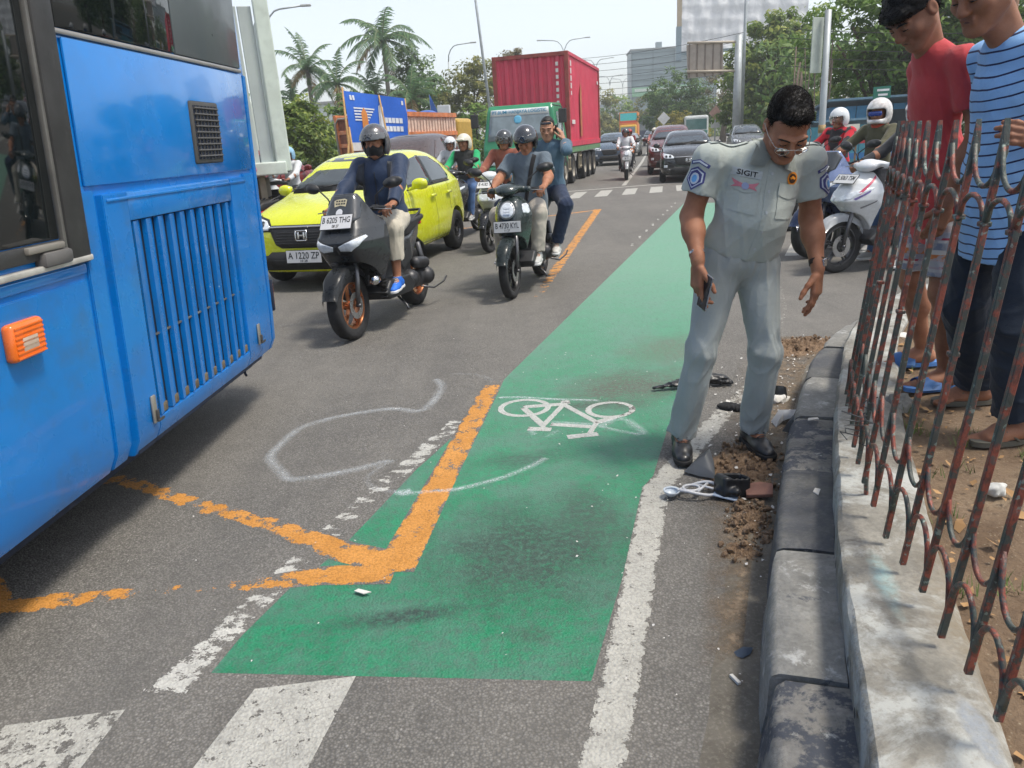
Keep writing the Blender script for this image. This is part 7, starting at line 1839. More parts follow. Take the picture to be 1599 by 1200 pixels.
# ------------------------------------------------------------------ iron fence
def build_fence():
 m, k, b = new_mat('peeling_iron'); p = k.pos(1.0, obj=False)
 n = k.noise(k.pos((1, 1, .55), obj=False), 38, 6, .7); n2 = k.noise(p, 19, 5, .7)
 c = k.ramp(n, [(.30, (.05, .04, .036)), (.45, (.14, .05, .036)), (.55, (.30, .075, .045)), (.63, (.13, .09, .075))])
 c = k.mixc(k.ramp(n2, [(.47, 0.0), (.52, .9)]), c, (.05, .075, .066)); c = k.mixc(k.ramp(k.noise(p, 55, 4), [(.62, 0.0), (.66, .8)]), c, (.22, .29, .25))
 k.l(c, b.inputs['Base Color']); b.inputs['Roughness'].default_value = .42; b.inputs['Metallic'].default_value = .15
 k.l(k.bump(n, .9, .006), b.inputs['Normal'])
 root = empty('iron_fence', (.9, 1.3, 0)); tag(root, 'rusty iron fence of pointed bars leaning over the low wall', 'fence')
 o = Vector(root.location)
 path = [(.50, -.05), (.64, .42), (.83, .99), (.97, 1.57), (1.07, 2.02), (1.21, 2.43), (1.36, 2.80), (1.5, 3.12)]
 P, d = arclen(path); rn = random.Random(11)
 step = .148; nb = int(d[-1] / step); bars = []
 def at(i, z):
  q, tg, sd = at_len(P, d, max(.001, i * step)); t = (z - .42) / 1.05
  return q + sd * .10 * t + V3(0, 0, z), tg, sd
 for i in range(nb):
  zb = .40 + rn.uniform(-.02, .03); bend = rn.uniform(-.012, .012)
  pts = [at(i, z)[0] - o + at(i, z)[1] * bend * math.sin(PI * (z - .4) / 1.1) for z in (zb, .7, 1.0, 1.25, 1.385)]
  _, tg, sd = at(i, 1)
  bm = bm_new(); hw = .0072
  rings = [[bm.verts.new(q + tg * a * hw + sd * b_ * hw) for a, b_ in ((-1, -1), (1, -1), (1, 1), (-1, 1))] for q in pts]
  tip = at(i, 1.47)[0] - o
  rings.append([bm.verts.new(tip + tg * a * hw * .9 + sd * b_ * hw + V3(0, 0, -.06 if a < 0 else .012)) for a, b_ in ((-1, -1), (1, -1), (1, 1), (-1, 1))])
  for q in range(len(rings) - 1):
   for j in range(4): bm.faces.new((rings[q][j], rings[q][(j + 1) % 4], rings[q + 1][(j + 1) % 4], rings[q + 1][j]))
  bm.faces.new(rings[0][::-1]); bm.faces.new(rings[-1]); bmesh.ops.recalc_face_normals(bm, faces=bm.faces)
  bmesh.ops.bevel(bm, geom=list(bm.edges), offset=.0016, segments=1, affect='EDGES')
  bar = obj('fence_bar', bm, m, root)
  for zc in ((1.26,) if i % 3 else (1.26, .96)):
   q = at(i, zc)[0] - o; obj('collar', box(q, (.024, .024, .012), rot=(0, 0, math.atan2(tg.y, tg.x)), bevel=.003), m, bar)
  if i < nb - 1:
   def arc(z_end, z_mid, nm):
    a, e = at(i, z_end)[0] - o, at(i + 1, z_end)[0] - o; mid = (at(i, z_mid)[0] + at(i + 1, z_mid)[0]) / 2 - o
    pts = []
    for t in range(11):
     x = t / 10; f = 1 - (2 * x - 1) ** 2; f = f ** .55
     q = a.lerp(e, x); pts.append(V3(q.x, q.y, a.z + (mid.z - a.z) * f))
    bm = bm_new(); add_tube(bm, pts, .0064, 6); obj(nm, bm, m, root, smooth=True)
   arc(1.425, 1.335, 'scroll'); arc(1.245, 1.318, 'scroll')
   arc(.70, .585, 'scroll'); arc(.455, .565, 'scroll')
 # stubs that tie the fence to the wall, wire wrapped round one bar
 for i in (1, 15):
  a = at(i, .47)[0] - o; bm = bm_new(); add_tube(bm, [a, a + V3(.0, .0, -.06), a + V3(.01, .01, -.12)], .007, 6); obj('tie_rod', bm, m, root)
 a = at(16, .58)[0] - o; bm = bm_new(); rr = random.Random(2)
 pts = [a + V3(.02 * math.cos(t * 1.7) + rr.uniform(-.008, .008), .02 * math.sin(t * 1.7), -.012 * t + .06) for t in range(16)]; add_tube(bm, pts, .0022, 4)
 for q in range(5): add_tube(bm, [a + V3(0, 0, -.02 * q), a + V3(-.03 - .012 * q, -.02 + .01 * q, -.015 * q), a + V3(-.075, rr.uniform(-.03, .03), .01 - .02 * q)], .002, 4)
 obj('tie_wire', bm, mat('wire_grey', (.06, .065, .07), .5, .5), root)
build_fence()
# ------------------------------------------------------------------ wreckage, soil and litter by the kerb
def shell(name, pts, th, m, label, cat, dome=0, group=None, loc=None):
 """thin bent plate from 3-D outline"""
 P = [Vector(p) for p in pts]; c = sum(P, V3(0, 0, 0)) / len(P)
 bm = bm_new(); cv = bm.verts.new(V3(0, 0, dome)); vv = [bm.verts.new(p - c) for p in P]
 mid = [bm.verts.new((p - c) * .55 + V3(0, 0, dome * .8)) for p in P]; n = len(P)
 for i in range(n):
  bm.faces.new((vv[i], vv[(i + 1) % n], mid[(i + 1) % n], mid[i])); bm.faces.new((mid[i], mid[(i + 1) % n], cv))
 bmesh.ops.solidify(bm, geom=list(bm.faces), thickness=th); bmesh.ops.recalc_face_normals(bm, faces=bm.faces)
 o = sharp(obj(name, bm, m, loc=c), 40)
 if label: tag(o, label, cat, group)
 return o
def build_debris():
 gp = mat('grey_panel_plastic', (.17, .185, .205), .4, var=.1, bump=.1); bp = mat('black_panel_plastic', (.012, .013, .015), .4, var=.2); wp = mat('white_plastic', (.55, .56, .58), .35, var=.1)
 shell('fairing_fragment', [(0.759, 3.058, 0.015), (0.851, 3.144, 0.050), (0.888, 3.105, 0.100), (0.898, 3.065, 0.050), (0.877, 2.966, 0.015), (0.816, 3.008, 0.012)], .006, gp, 'triangular grey plastic panel fragment on the road by the shoes', 'plastic fragment', .03)
 # white lamp bezel: loops and a cup
 a = V3(*(0.768, 2.845, 0.020)); r = empty('broken_lamp_frame', a); tag(r, 'white broken lamp frame lying near the black housing', 'lamp frame')
 bm = bm_new(); add_tube(bm, [V3(.085 * math.cos(t), .05 * math.sin(t), .012 + .012 * math.sin(2 * t)) for t in [2 * PI * i / 22 for i in range(23)]], .007, 6); obj('outer_loop', bm, wp, r, smooth=True)
 bm = bm_new(); add_tube(bm, [V3(-.03 + .035 * math.cos(t), .0 + .028 * math.sin(t), .02) for t in [2 * PI * i / 16 for i in range(17)]], .006, 6); add_tube(bm, [(-.01, -.03, .015), (.05, .035, .02)], .006, 6); add_tube(bm, [(.0, .04, .015), (.06, -.02, .02)], .005, 6); obj('inner_loop', bm, wp, r, smooth=True)
 obj('lamp_cup', lathe([(.0, 0), (.02, .004), (.034, .022), (.036, .03), (.03, .026)], 14, 'Z', (-.115, -.005, -.01)), mat('cup_blue_white', (.5, .56, .62), .3), r, smooth=True)
 obj('lens_shard', box((.10, -.06, .0), (.10, .035, .008), rot=(0, .1, -.5), bevel=.003), mat('shard_blue', (.35, .42, .52), .15), r)
 a = V3(*(0.905, 2.823, 0.000)); s = Sdf(.005, .01); s.box((0, 0, .045), (.065, .05, .048), (0, 0, .2), .018); s.cap((-.06, -.02, .03), (.0, -.06, .03), .02); s.box((.01, -.01, .075), (.042, .032, .05), (0, .1, .2), .012, .004, 'sub'); o = obj('lamp_housing', s.mesh(), bp, loc=a, rot=(R(-14), R(6), 0)); tag(o, 'black hollow lamp housing beside the broken red tile', 'lamp housing')
 o = obj('broken_tile', prism([(-.055, -.04, 0), (.05, -.05, 0), (.065, .02, 0), (.015, .04, 0), (-.05, .035, 0)], (0, 0, .018), .003), mat('terracotta', (.24, .12, .09), .85, var=.3, vscale=12, bump=.4, dirt=.5), loc=V3(*(1.010, 2.796, 0.030)), rot=(R(12), R(-6), R(-8))); tag(o, 'broken terracotta tile lying in the soil', 'tile')
 # long black mudguard behind the legs
 s = Sdf(.006, .02); s.chain([(-.22, -.02, .02), (-.08, .0, .035), (.08, .02, .04), (.24, .0, .025)], [.018, .03, .036, .03], squash=((0, 0, 1), .6)); s.cap((.05, .02, .05), (.2, .01, .045), .03); s.fold(folds(5, .008, 60)); o = obj('mudguard', s.mesh(), bp, loc=V3(*(1.082, 4.244, 0.000))); tag(o, 'long black plastic mudguard lying behind the standing man', 'mudguard')
 def lump(name, u, size, m, lab, cat, rz=0, seed=1, z=.0):
  s = Sdf(.006, .015); s.ell((0, 0, size[2] * .5), (size[0], size[1], size[2])); s.ell((size[0] * .4, -size[1] * .3, size[2] * .4), (size[0] * .5, size[1] * .6, size[2] * .8), (0, .4, .5)); s.fold(folds(seed, size[2] * .35, 70)); s.half((0, 0, 0), (0, 0, -1)); o = obj(name, s.mesh(), m, loc=V3(u[0], u[1], z), rot=(0, 0, rz)); tag(o, lab, cat); return o
 lump('rag', (1.216, 3.834), (.085, .04, .028), fabric('rag_black', (.02, .02, .022)), 'crumpled dark rag between the feet', 'rag', -.5, 3)
 shell('fairing_fragment', [(1.534, 4.116, 0.020), (1.578, 3.994, 0.050), (1.540, 3.880, 0.030), (1.500, 3.938, 0.012)], .006, bp, 'bent black plastic panel by the kerb', 'plastic fragment', .03)
 lump('paper_scrap', (1.507, 3.905), (.07, .035, .03), mat('paper_white', (.6, .58, .54), .9, var=.1), 'crumpled white paper beside the black panel', 'paper', .4, 4)
 shell('fairing_fragment', [(1.353, 3.605, 0.010), (1.432, 3.712, 0.030), (1.498, 3.646, 0.050), (1.441, 3.541, 0.050), (1.401, 3.571, 0.020), (1.347, 3.514, 0.010)], .005, wp, 'white broken fairing piece against the kerb', 'plastic fragment', .025)
 shell('fairing_fragment', [(1.361, 3.471, 0.005), (1.428, 3.510, 0.070), (1.439, 3.473, 0.090), (1.423, 3.435, 0.050), (1.400, 3.445, 0.006)], .006, gp, 'curved dark grey fairing shell against the kerb', 'plastic fragment', .03)
 shell('plastic_scrap', [(0.612, 1.832, 0.006), (0.643, 1.845, 0.012), (0.672, 1.839, 0.012), (0.656, 1.814, 0.010), (0.628, 1.799, 0.008), (0.613, 1.812, 0.006)], .002, mat('scrap_blue_grey', (.10, .14, .20), .5), 'small blue-grey plastic scrap in the gutter', 'scrap', .008)
 for i, (u, lab) in enumerate((((1.346, 3.091, 0.219), 'white paper scrap on the kerb stone by the feet'), ((1.082, 2.403, 0.219), 'small white scrap on the dark kerb stone'), ((0.578, 1.711, 0.006), 'white cigarette end in the gutter'), ((-0.576, 2.263, 0.012), 'small white flake on the green lane'))):
  o = obj('paper_scrap', prism([(-.03, -.008, 0), (.028, -.012, 0), (.034, .006, 0), (-.01, .012, 0)] if i != 2 else [(-.02, -.005, 0), (.02, -.005, 0), (.02, .005, 0), (-.02, .005, 0)], (0, 0, .003 if i != 2 else .008)), mat('paper_white', ()), loc=u, rot=(R(3), R(2), i * .8 + .3)); tag(o, lab, 'scrap')
 # soil heaps
 sm, k, b = new_mat('wet_soil'); p = k.pos(1.0, obj=False); n = k.noise(p, 16, 6, .7); c = k.ramp(n, [(.3, (.12, .075, .045)), (.55, (.22, .145, .088)), (.75, (.33, .24, .155))]); c = k.mixc(k.ramp(k.noise(p, 90, 3), [(.55, 0.0), (.7, .6)]), c, (.045, .028, .018)); k.l(c, b.inputs['Base Color']); b.inputs['Roughness'].default_value = .9; k.l(k.bump(k.noise(p, 60, 5, .7), .9, .012), b.inputs['Normal'])
 def heap(c0, rx, ry, hgt, rot, seed, label, clods=60):
  rn = np.random.RandomState(seed); n = 42; V, F = [], []
  for i in range(n + 1):
   for j in range(n + 1):
    x, y = (i / n * 2 - 1), (j / n * 2 - 1); r = math.hypot(x, y)
    base = max(0, 1 - r ** 1.5) ; nz = math.sin(x * 9 + seed) * math.sin(y * 8 + seed * 2) * .25 + math.sin(x * 21 + 2 * seed) * math.sin(y * 19) * .18 + rn.uniform(-.22, .22)
    V.append((x * rx, y * ry, max(-.02, hgt * base * (.5 + .8 * nz) - .008)))
  for i in range(n):
   for j in range(n): a = i * (n + 1) + j; F.append((a, a + n + 1, a + n + 2, a + 1))
  bm = bm_new(); vs = [bm.verts.new(v) for v in V]
  for f in F: bm.faces.new([vs[q] for q in f])
  for q in range(clods):
   a = rn.rand() * 6.28; rr = math.sqrt(rn.rand()) * 1.02; sz = .0025 + .013 * rn.rand() ** 3; x, y = rr * math.cos(a) * rx, rr * math.sin(a) * ry
   z = max(0, hgt * .55 * (1 - rr ** 1.5)); mt = Matrix.Translation((x, y, z + sz * .3)) @ Euler(tuple(rn.rand(3) * 6)).to_matrix().to_4x4() @ Matrix.Diagonal((sz * rn.uniform(.8, 1.5), sz, sz * rn.uniform(.6, 1), 1))
   r_ = bmesh.ops.create_icosphere(bm, subdivisions=1, radius=1, matrix=mt)
   for v in r_['verts']: v.co += V3(*(rn.rand(3) - .5)) * sz * .5
  o = obj('soil_heap', bm, sm, loc=(c0[0], c0[1], .004), rot=(0, 0, rot)); tag(o, label, 'soil', kind='stuff'); return o
 fm, k, b = new_mat('dust_film'); p = k.pos(1.0, obj=False); at = k.n('ShaderNodeAttribute'); at.attribute_name = 'ed'
 f = k.math('MULTIPLY', at.outputs['Fac'], k.ramp(k.noise(p, 9, 7, .75), [(.36, 0.0), (.62, .95)])); k.l(k.ramp(k.noise(p, 60, 4), [(.3, (.12, .085, .055)), (.7, (.26, .2, .14))]), b.inputs['Base Color']); b.inputs['Roughness'].default_value = .95
 tr = k.n('ShaderNodeBsdfTransparent'); mx = k.n('ShaderNodeMixShader'); out = [x for x in k.nt.nodes if x.type == 'OUTPUT_MATERIAL'][0]; k.l(f, mx.inputs[0]); k.l(tr.outputs[0], mx.inputs[1]); k.l(b.outputs[0], mx.inputs[2]); k.l(mx.outputs[0], out.inputs[0])
 structure(strip('dirt_film', [(.58, 1.75), (.80, 2.35), (.98, 2.8), (1.22, 3.3), (1.52, 3.9), (1.85, 4.6), (2.2, 5.2)], [.2, .3, .5, .6, .6, .7, .7], fm, .0052, seg=.06, feather=.9), 'dusty soil smeared along the gutter')
 heap((1.045, 3.060), .19, .36, .042, -.40, 3, 'brown soil and clods heaped round the shoes', 260)
 heap((0.914, 2.598), .10, .2, .035, -.35, 8, 'crumbled soil strip along the gutter', 160)
 heap((0.815, 2.384), .09, .09, .035, 0, 13, 'small soil lump in the gutter', 30)
 heap((2.02, 4.95), .34, .2, .085, .5, 21, 'brown heap of soil and rubbish where the kerb bends', 150)
 # countless small litter
 rn = np.random.RandomState(4); cols = [mat('litter_white', (.6, .58, .55), .8), mat('litter_red', (.45, .06, .08), .7), mat('litter_brown', (.22, .10, .045), .8), mat('litter_green', (.18, .24, .08), .8), mat('litter_black', (.015, .015, .016), .7), mat('litter_yellow', (.5, .33, .06), .8)]
 bm = bm_new()
 def flake(x, y, z, s_, mi):
  mt = Matrix.Translation((x, y, z + s_ * .25)) @ Euler((rn.uniform(-.5, .5), rn.uniform(-.5, .5), rn.rand() * 6)).to_matrix().to_4x4()
  n = rn.randint(3, 6); vv = [bm.verts.new(mt @ V3(s_ * rn.uniform(.6, 1.2) * math.cos(6.28 * i / n), s_ * rn.uniform(.4, .9) * math.sin(6.28 * i / n), rn.uniform(-.15, .15) * s_)) for i in range(n)]
  f = bm.faces.new(vv); f.material_index = mi
 for i in range(300):
  t = rn.rand(); cx, cy = 1.15 + 1.0 * t + rn.normal() * .16 - .05, 3.3 + 1.7 * t + rn.normal() * .16
  flake(cx, cy, .008, rn.uniform(.003, .013) * (2 if i % 14 == 0 else 1), rn.choice(6, p=[.3, .13, .2, .1, .2, .07]))
 for i in range(160): flake(rn.uniform(.2, 1.4), rn.uniform(1.6, 5.2), .012, rn.uniform(.002, .007), rn.choice(6, p=[.3, .06, .24, .05, .25, .1]))
 for i in range(130): flake(rn.uniform(-2.2, 1.4), rn.uniform(1.7, 7), .012, rn.uniform(.002, .006), rn.choice(6, p=[.5, .05, .2, .05, .1, .1]))
 for i in range(60): flake(.6 + rn.rand() * .3 + i * .006, 1.5 + i * .028 + rn.normal() * .1, .012, rn.uniform(.004, .014), rn.choice([0, 2, 4, 5]))
 o = obj('litter', bm, cols); tag(o, 'tiny scraps, chips and leaves strewn over the road', 'litter', kind='stuff')
 # verge: dead leaves, grass tufts, stones
 bm = bm_new()
 def vpt():
  s_ = rn.uniform(1.0, 5.6); p, tg, sd = at_len(WALL_P, WALL_D, s_); return p + sd * (.27 + 1.5 * rn.rand() ** 1.3)
 lc = [mat('leaf_dead', (.33, .19, .08), .8, var=.3), mat('leaf_straw', (.45, .36, .2), .85), mat('leaf_brown', (.16, .075, .035), .8), mat('leaf_grey', (.3, .27, .22), .85)]
 for i in range(900):
  p = vpt(); flake(p.x, p.y, .326, rn.uniform(.004, .03) * (1 if i % 4 == 0 else .6), rn.choice(4, p=[.3, .4, .2, .1]))
 o = obj('dead_leaves', bm, lc); tag(o, 'dry leaves and straw on the trodden earth', 'leaves', kind='stuff')
 bm = bm_new()
 for i in range(110):
  p = vpt(); n = rn.randint(8, 22)
  for q in range(n):
   a = rn.rand() * 6.28; L = rn.uniform(.02, .06); w = .0022; b0 = p + V3(rn.normal() * .02, rn.normal() * .02, .318 - p.z); t = V3(math.cos(a), math.sin(a), 0); s_ = V3(-t.y, t.x, 0) * w
   bm.faces.new([bm.verts.new(b0 + s_), bm.verts.new(b0 - s_), bm.verts.new(b0 + t * L * .5 + V3(0, 0, L))])
 o = obj('grass', bm, mat('grass_green', (.11, .15, .04), .8, var=.4, vscale=3)); tag(o, 'sparse grass tufts on the trodden earth', 'grass', kind='stuff')
 lump('stone_block', ((1.534, 2.118, 0.320)[0], (1.534, 2.118, 0.320)[1]), (.035, .03, .028), mat('stone_white', (.5, .5, .47), .9, var=.2, vscale=30, bump=.5), 'white painted stone lying on the earth', 'stone', .3, 9, .318)
 lump('stone_block', ((1.622, 2.891, 0.320)[0], (1.622, 2.891, 0.320)[1]), (.075, .055, .05), mat('stone_grey', (.2, .195, .175), .9, var=.25, vscale=20, bump=.6), 'grey concrete lump beside the blue slippers', 'stone', .9, 10, .315)
 lump('stone_block', (2.75, 3.75), (.14, .09, .06), mat('stone_grey', ()), 'broken concrete lump behind the boys', 'stone', .4, 12, .31)
 o = obj('plastic_dish', lathe([(0, .006), (.05, .004), (.062, .012), (.066, .01), (.055, -.002)], 20, 'Z', (2.42, 3.32, .335)), mat('lid_pale', (.55, .58, .6), .4), smooth=True); tag(o, 'pale round plastic dish lying behind the striped shirt boy', 'dish')
 for i, (x, y) in enumerate(((2.3, 3.55), (2.55, 3.5), (2.2, 3.95))):
  lump('paper_scrap', (x, y), (.07, .05, .012), mat('paper_white', ()), ('crumpled paper behind the striped shirt boy', 'pale crumpled wrapper by the plastic dish', 'white wrapper on the earth behind the blue slippers')[i], 'paper', i, 30 + i, .322)
build_debris()
# ------------------------------------------------------------------ vegetation
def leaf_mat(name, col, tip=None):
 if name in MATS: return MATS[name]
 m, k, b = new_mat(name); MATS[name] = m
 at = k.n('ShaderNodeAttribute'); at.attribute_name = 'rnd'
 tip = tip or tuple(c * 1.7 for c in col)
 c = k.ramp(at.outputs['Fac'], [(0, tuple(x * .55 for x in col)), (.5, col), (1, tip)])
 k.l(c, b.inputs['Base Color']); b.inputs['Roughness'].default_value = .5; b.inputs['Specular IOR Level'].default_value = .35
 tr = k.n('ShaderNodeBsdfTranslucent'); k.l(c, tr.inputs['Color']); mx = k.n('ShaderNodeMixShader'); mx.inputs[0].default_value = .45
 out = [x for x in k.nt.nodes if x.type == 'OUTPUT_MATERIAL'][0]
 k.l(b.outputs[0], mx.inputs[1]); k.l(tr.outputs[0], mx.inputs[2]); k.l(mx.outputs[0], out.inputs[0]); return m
def leaves_mesh(P, N, size, rs, aspect=.42, rnd=None):
 """leaf quads (kite) at P with normals N"""
 n = len(P); N = N / (np.linalg.norm(N, axis=1, keepdims=True) + 1e-9)
 t = rs.normal(size=(n, 3)); t -= (t * N).sum(1, keepdims=True) * N; t /= np.linalg.norm(t, axis=1, keepdims=True) + 1e-9
 t[:, 2] -= .35; t /= np.linalg.norm(t, axis=1, keepdims=True)
 s = np.cross(N, t); L = size * rs.uniform(.6, 1.35, (n, 1)); w = L * aspect
 v = np.stack([P - t * L * .5, P + s * w * .5 + N * L * .06, P + t * L * .5, P - s * w * .5 + N * L * .06], 1).reshape(-1, 3)
 me = bpy.data.meshes.new('leaves'); me.vertices.add(4 * n); me.vertices.foreach_set('co', v.astype('f').ravel())
 me.loops.add(4 * n); me.polygons.add(n); me.loops.foreach_set('vertex_index', np.arange(4 * n, dtype='i')); me.polygons.foreach_set('loop_start', np.arange(0, 4 * n, 4, dtype='i')); me.update(calc_edges=True)
 r = rs.rand(n) if rnd is None else rnd
 a = me.attributes.new('rnd', 'FLOAT', 'POINT'); a.data.foreach_set('value', np.repeat(r, 4).astype('f')); return me
BARK = mat('bark', (.13, .095, .065), .9, var=.35, vscale=5, bump=.7, bscale=14)
def tree(label, base, blobs, mat_, n=6000, size=.22, seed=1, trunk=.22, clump=.5, group=None, name='tree', trunk_top=None, flat=.6, layers=False):
 """blobs: [(dx, dy, z, rx, ry, rz)] ellipsoids of the crown, relative to base"""
 rs = np.random.RandomState(seed); root = empty(name, base); tag(root, label, 'tree', group)
 vol = np.array([b[3] * b[4] * b[5] for b in blobs]) ** .75; vol /= vol.sum(); Ps, Ns, Rn = [], [], []; cc = []
 for b, f in zip(blobs, vol):
  c, r = np.array(b[:3]), np.array(b[3:]); nc = max(6, int(f * n / 46))
  u = rs.normal(size=(nc, 3)); u /= np.linalg.norm(u, axis=1, keepdims=True); rad = rs.uniform(.45, 1.08, (nc, 1)) ** .6
  C_ = c + u * r * rad
  if layers: C_[:, 2] = np.round(C_[:, 2] / .55) * .55 + rs.normal(size=nc) * .06
  for q in C_:
   m_ = rs.randint(30, 62); d = rs.normal(size=(m_, 3)); d /= np.linalg.norm(d, axis=1, keepdims=True); rr = clump * rs.uniform(.6, 1.3) * rs.uniform(.25, 1, (m_, 1)) ** .5
   p = q + d * rr * np.array([1, 1, flat]); Ps.append(p); out = (p - c) / r
   nn = d * .5 + np.array([0, 0, .8]) + out * .35 + rs.normal(size=(m_, 3)) * .35; Ns.append(nn)
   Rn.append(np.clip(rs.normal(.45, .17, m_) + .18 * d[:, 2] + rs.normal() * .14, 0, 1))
  cc.append(c)
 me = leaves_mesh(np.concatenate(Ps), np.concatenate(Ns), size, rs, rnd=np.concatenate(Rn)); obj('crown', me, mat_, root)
 bm = bm_new(); top = V3(*(trunk_top or np.mean(cc, 0)))
 add_tube(bm, [(0, 0, -.2), (top.x * .1 + .05, top.y * .1, top.z * .3), (top.x * .5, top.y * .5, top.z * .65), top], [trunk * 1.25, trunk, trunk * .75, trunk * .35], 9)
 for c in cc:
  for q in range(2):
   e = V3(*c) + V3(*(rs.normal(size=3) * .4)); s0 = V3(top.x * .4, top.y * .4, top.z * rs.uniform(.4, .7)); add_tube(bm, [s0, s0.lerp(e, .5) + V3(0, 0, .25), e], [trunk * .42, trunk * .28, trunk * .1], 6)
 obj('trunk', bm, BARK, root, smooth=True); return root
def palm(label, base, h, fr=15, L=2.6, seed=1, group='palm trees', mat_=None, lean=(0, 0), trunk=.17, dead=True):
 rs = np.random.RandomState(seed); root = empty('palm_tree', base); tag(root, label, 'palm tree', group)
 top = V3(lean[0], lean[1], h); bm = bm_new(); add_tube(bm, [(0, 0, -.2), (lean[0] * .2, lean[1] * .2, h * .4), (lean[0] * .6, lean[1] * .6, h * .8), top], [trunk * 1.4, trunk, trunk * .9, trunk * .8], 10); obj('trunk', bm, mat('palm_bark', (.20, .18, .15), .9, var=.3, vscale=4, bump=.5), root, smooth=True)
 bm = bm_new(); add_tube(bm, [top - V3(0, 0, 1.0), top], [trunk * 1.05, trunk * .6], 10); obj('crown_shaft', bm, mat('palm_shaft', (.10, .15, .05), .6), root, smooth=True)
 for i in range(fr):
  a = 2 * PI * i / fr + rs.uniform(-.2, .2); el = R(rs.uniform(12, 85)) if i % 4 else R(rs.uniform(-30, 10)); l = L * rs.uniform(.85, 1.12)
  pts = []; d = V3(math.cos(a) * math.cos(el), math.sin(a) * math.cos(el), math.sin(el)); p = top.copy(); nseg = 12
  for q in range(nseg + 1):
   pts.append(p.copy()); p = p + d * l / nseg; d = (d + V3(0, 0, -.13 - .06 * q / nseg)).normalized()
  V, F, Rn = [], [], []
  for q in range(nseg * 3):
   t = q / (nseg * 3 - 1) * (nseg - .01); j = int(t); o = pts[j].lerp(pts[j + 1], t - j); dr = (pts[j + 1] - pts[j]).normalized(); sd = dr.cross(V3(0, 0, 1)); sd = sd.normalized() if sd.length > .05 else V3(1, 0, 0)
   ll = .62 * math.sin(PI * min(1, .12 + .9 * q / (nseg * 3))) * L / 2.6 * rs.uniform(.8, 1.15)
   for sg in (-1, 1):
    e = o + sd * sg * ll * .72 + dr * ll * .5 + V3(0, 0, -ll * rs.uniform(.25, .7)); m_ = o.lerp(e, .5) + V3(0, 0, ll * .10); w = dr * .026 * L / 2.6
    b0 = len(V); V += [o - w, o + w, m_ + w * 1.4, m_ - w * 1.4, e]; F += [(b0, b0 + 1, b0 + 2, b0 + 3), (b0 + 3, b0 + 2, b0 + 4)]; Rn += [rs.rand() * .8] * 5
  fo = obj('frond', (V, F), (mat_ or leaf_mat('palm_green', (.10, .20, .085), (.25, .36, .15))) if not (dead and i % 8 == 4) else leaf_mat('palm_dry', (.22, .15, .06)), root); set_attr(fo.data, 'rnd', Rn)
  bm = bm_new(); add_tube(bm, pts, [.035 * L / 2.6 * (1 - .8 * q / nseg) for q in range(nseg + 1)], 5); obj('frond_stem', bm, mat('palm_stem', (.14, .17, .07), .6), fo, smooth=True)
 return root
def AT(p): return V3(*p)
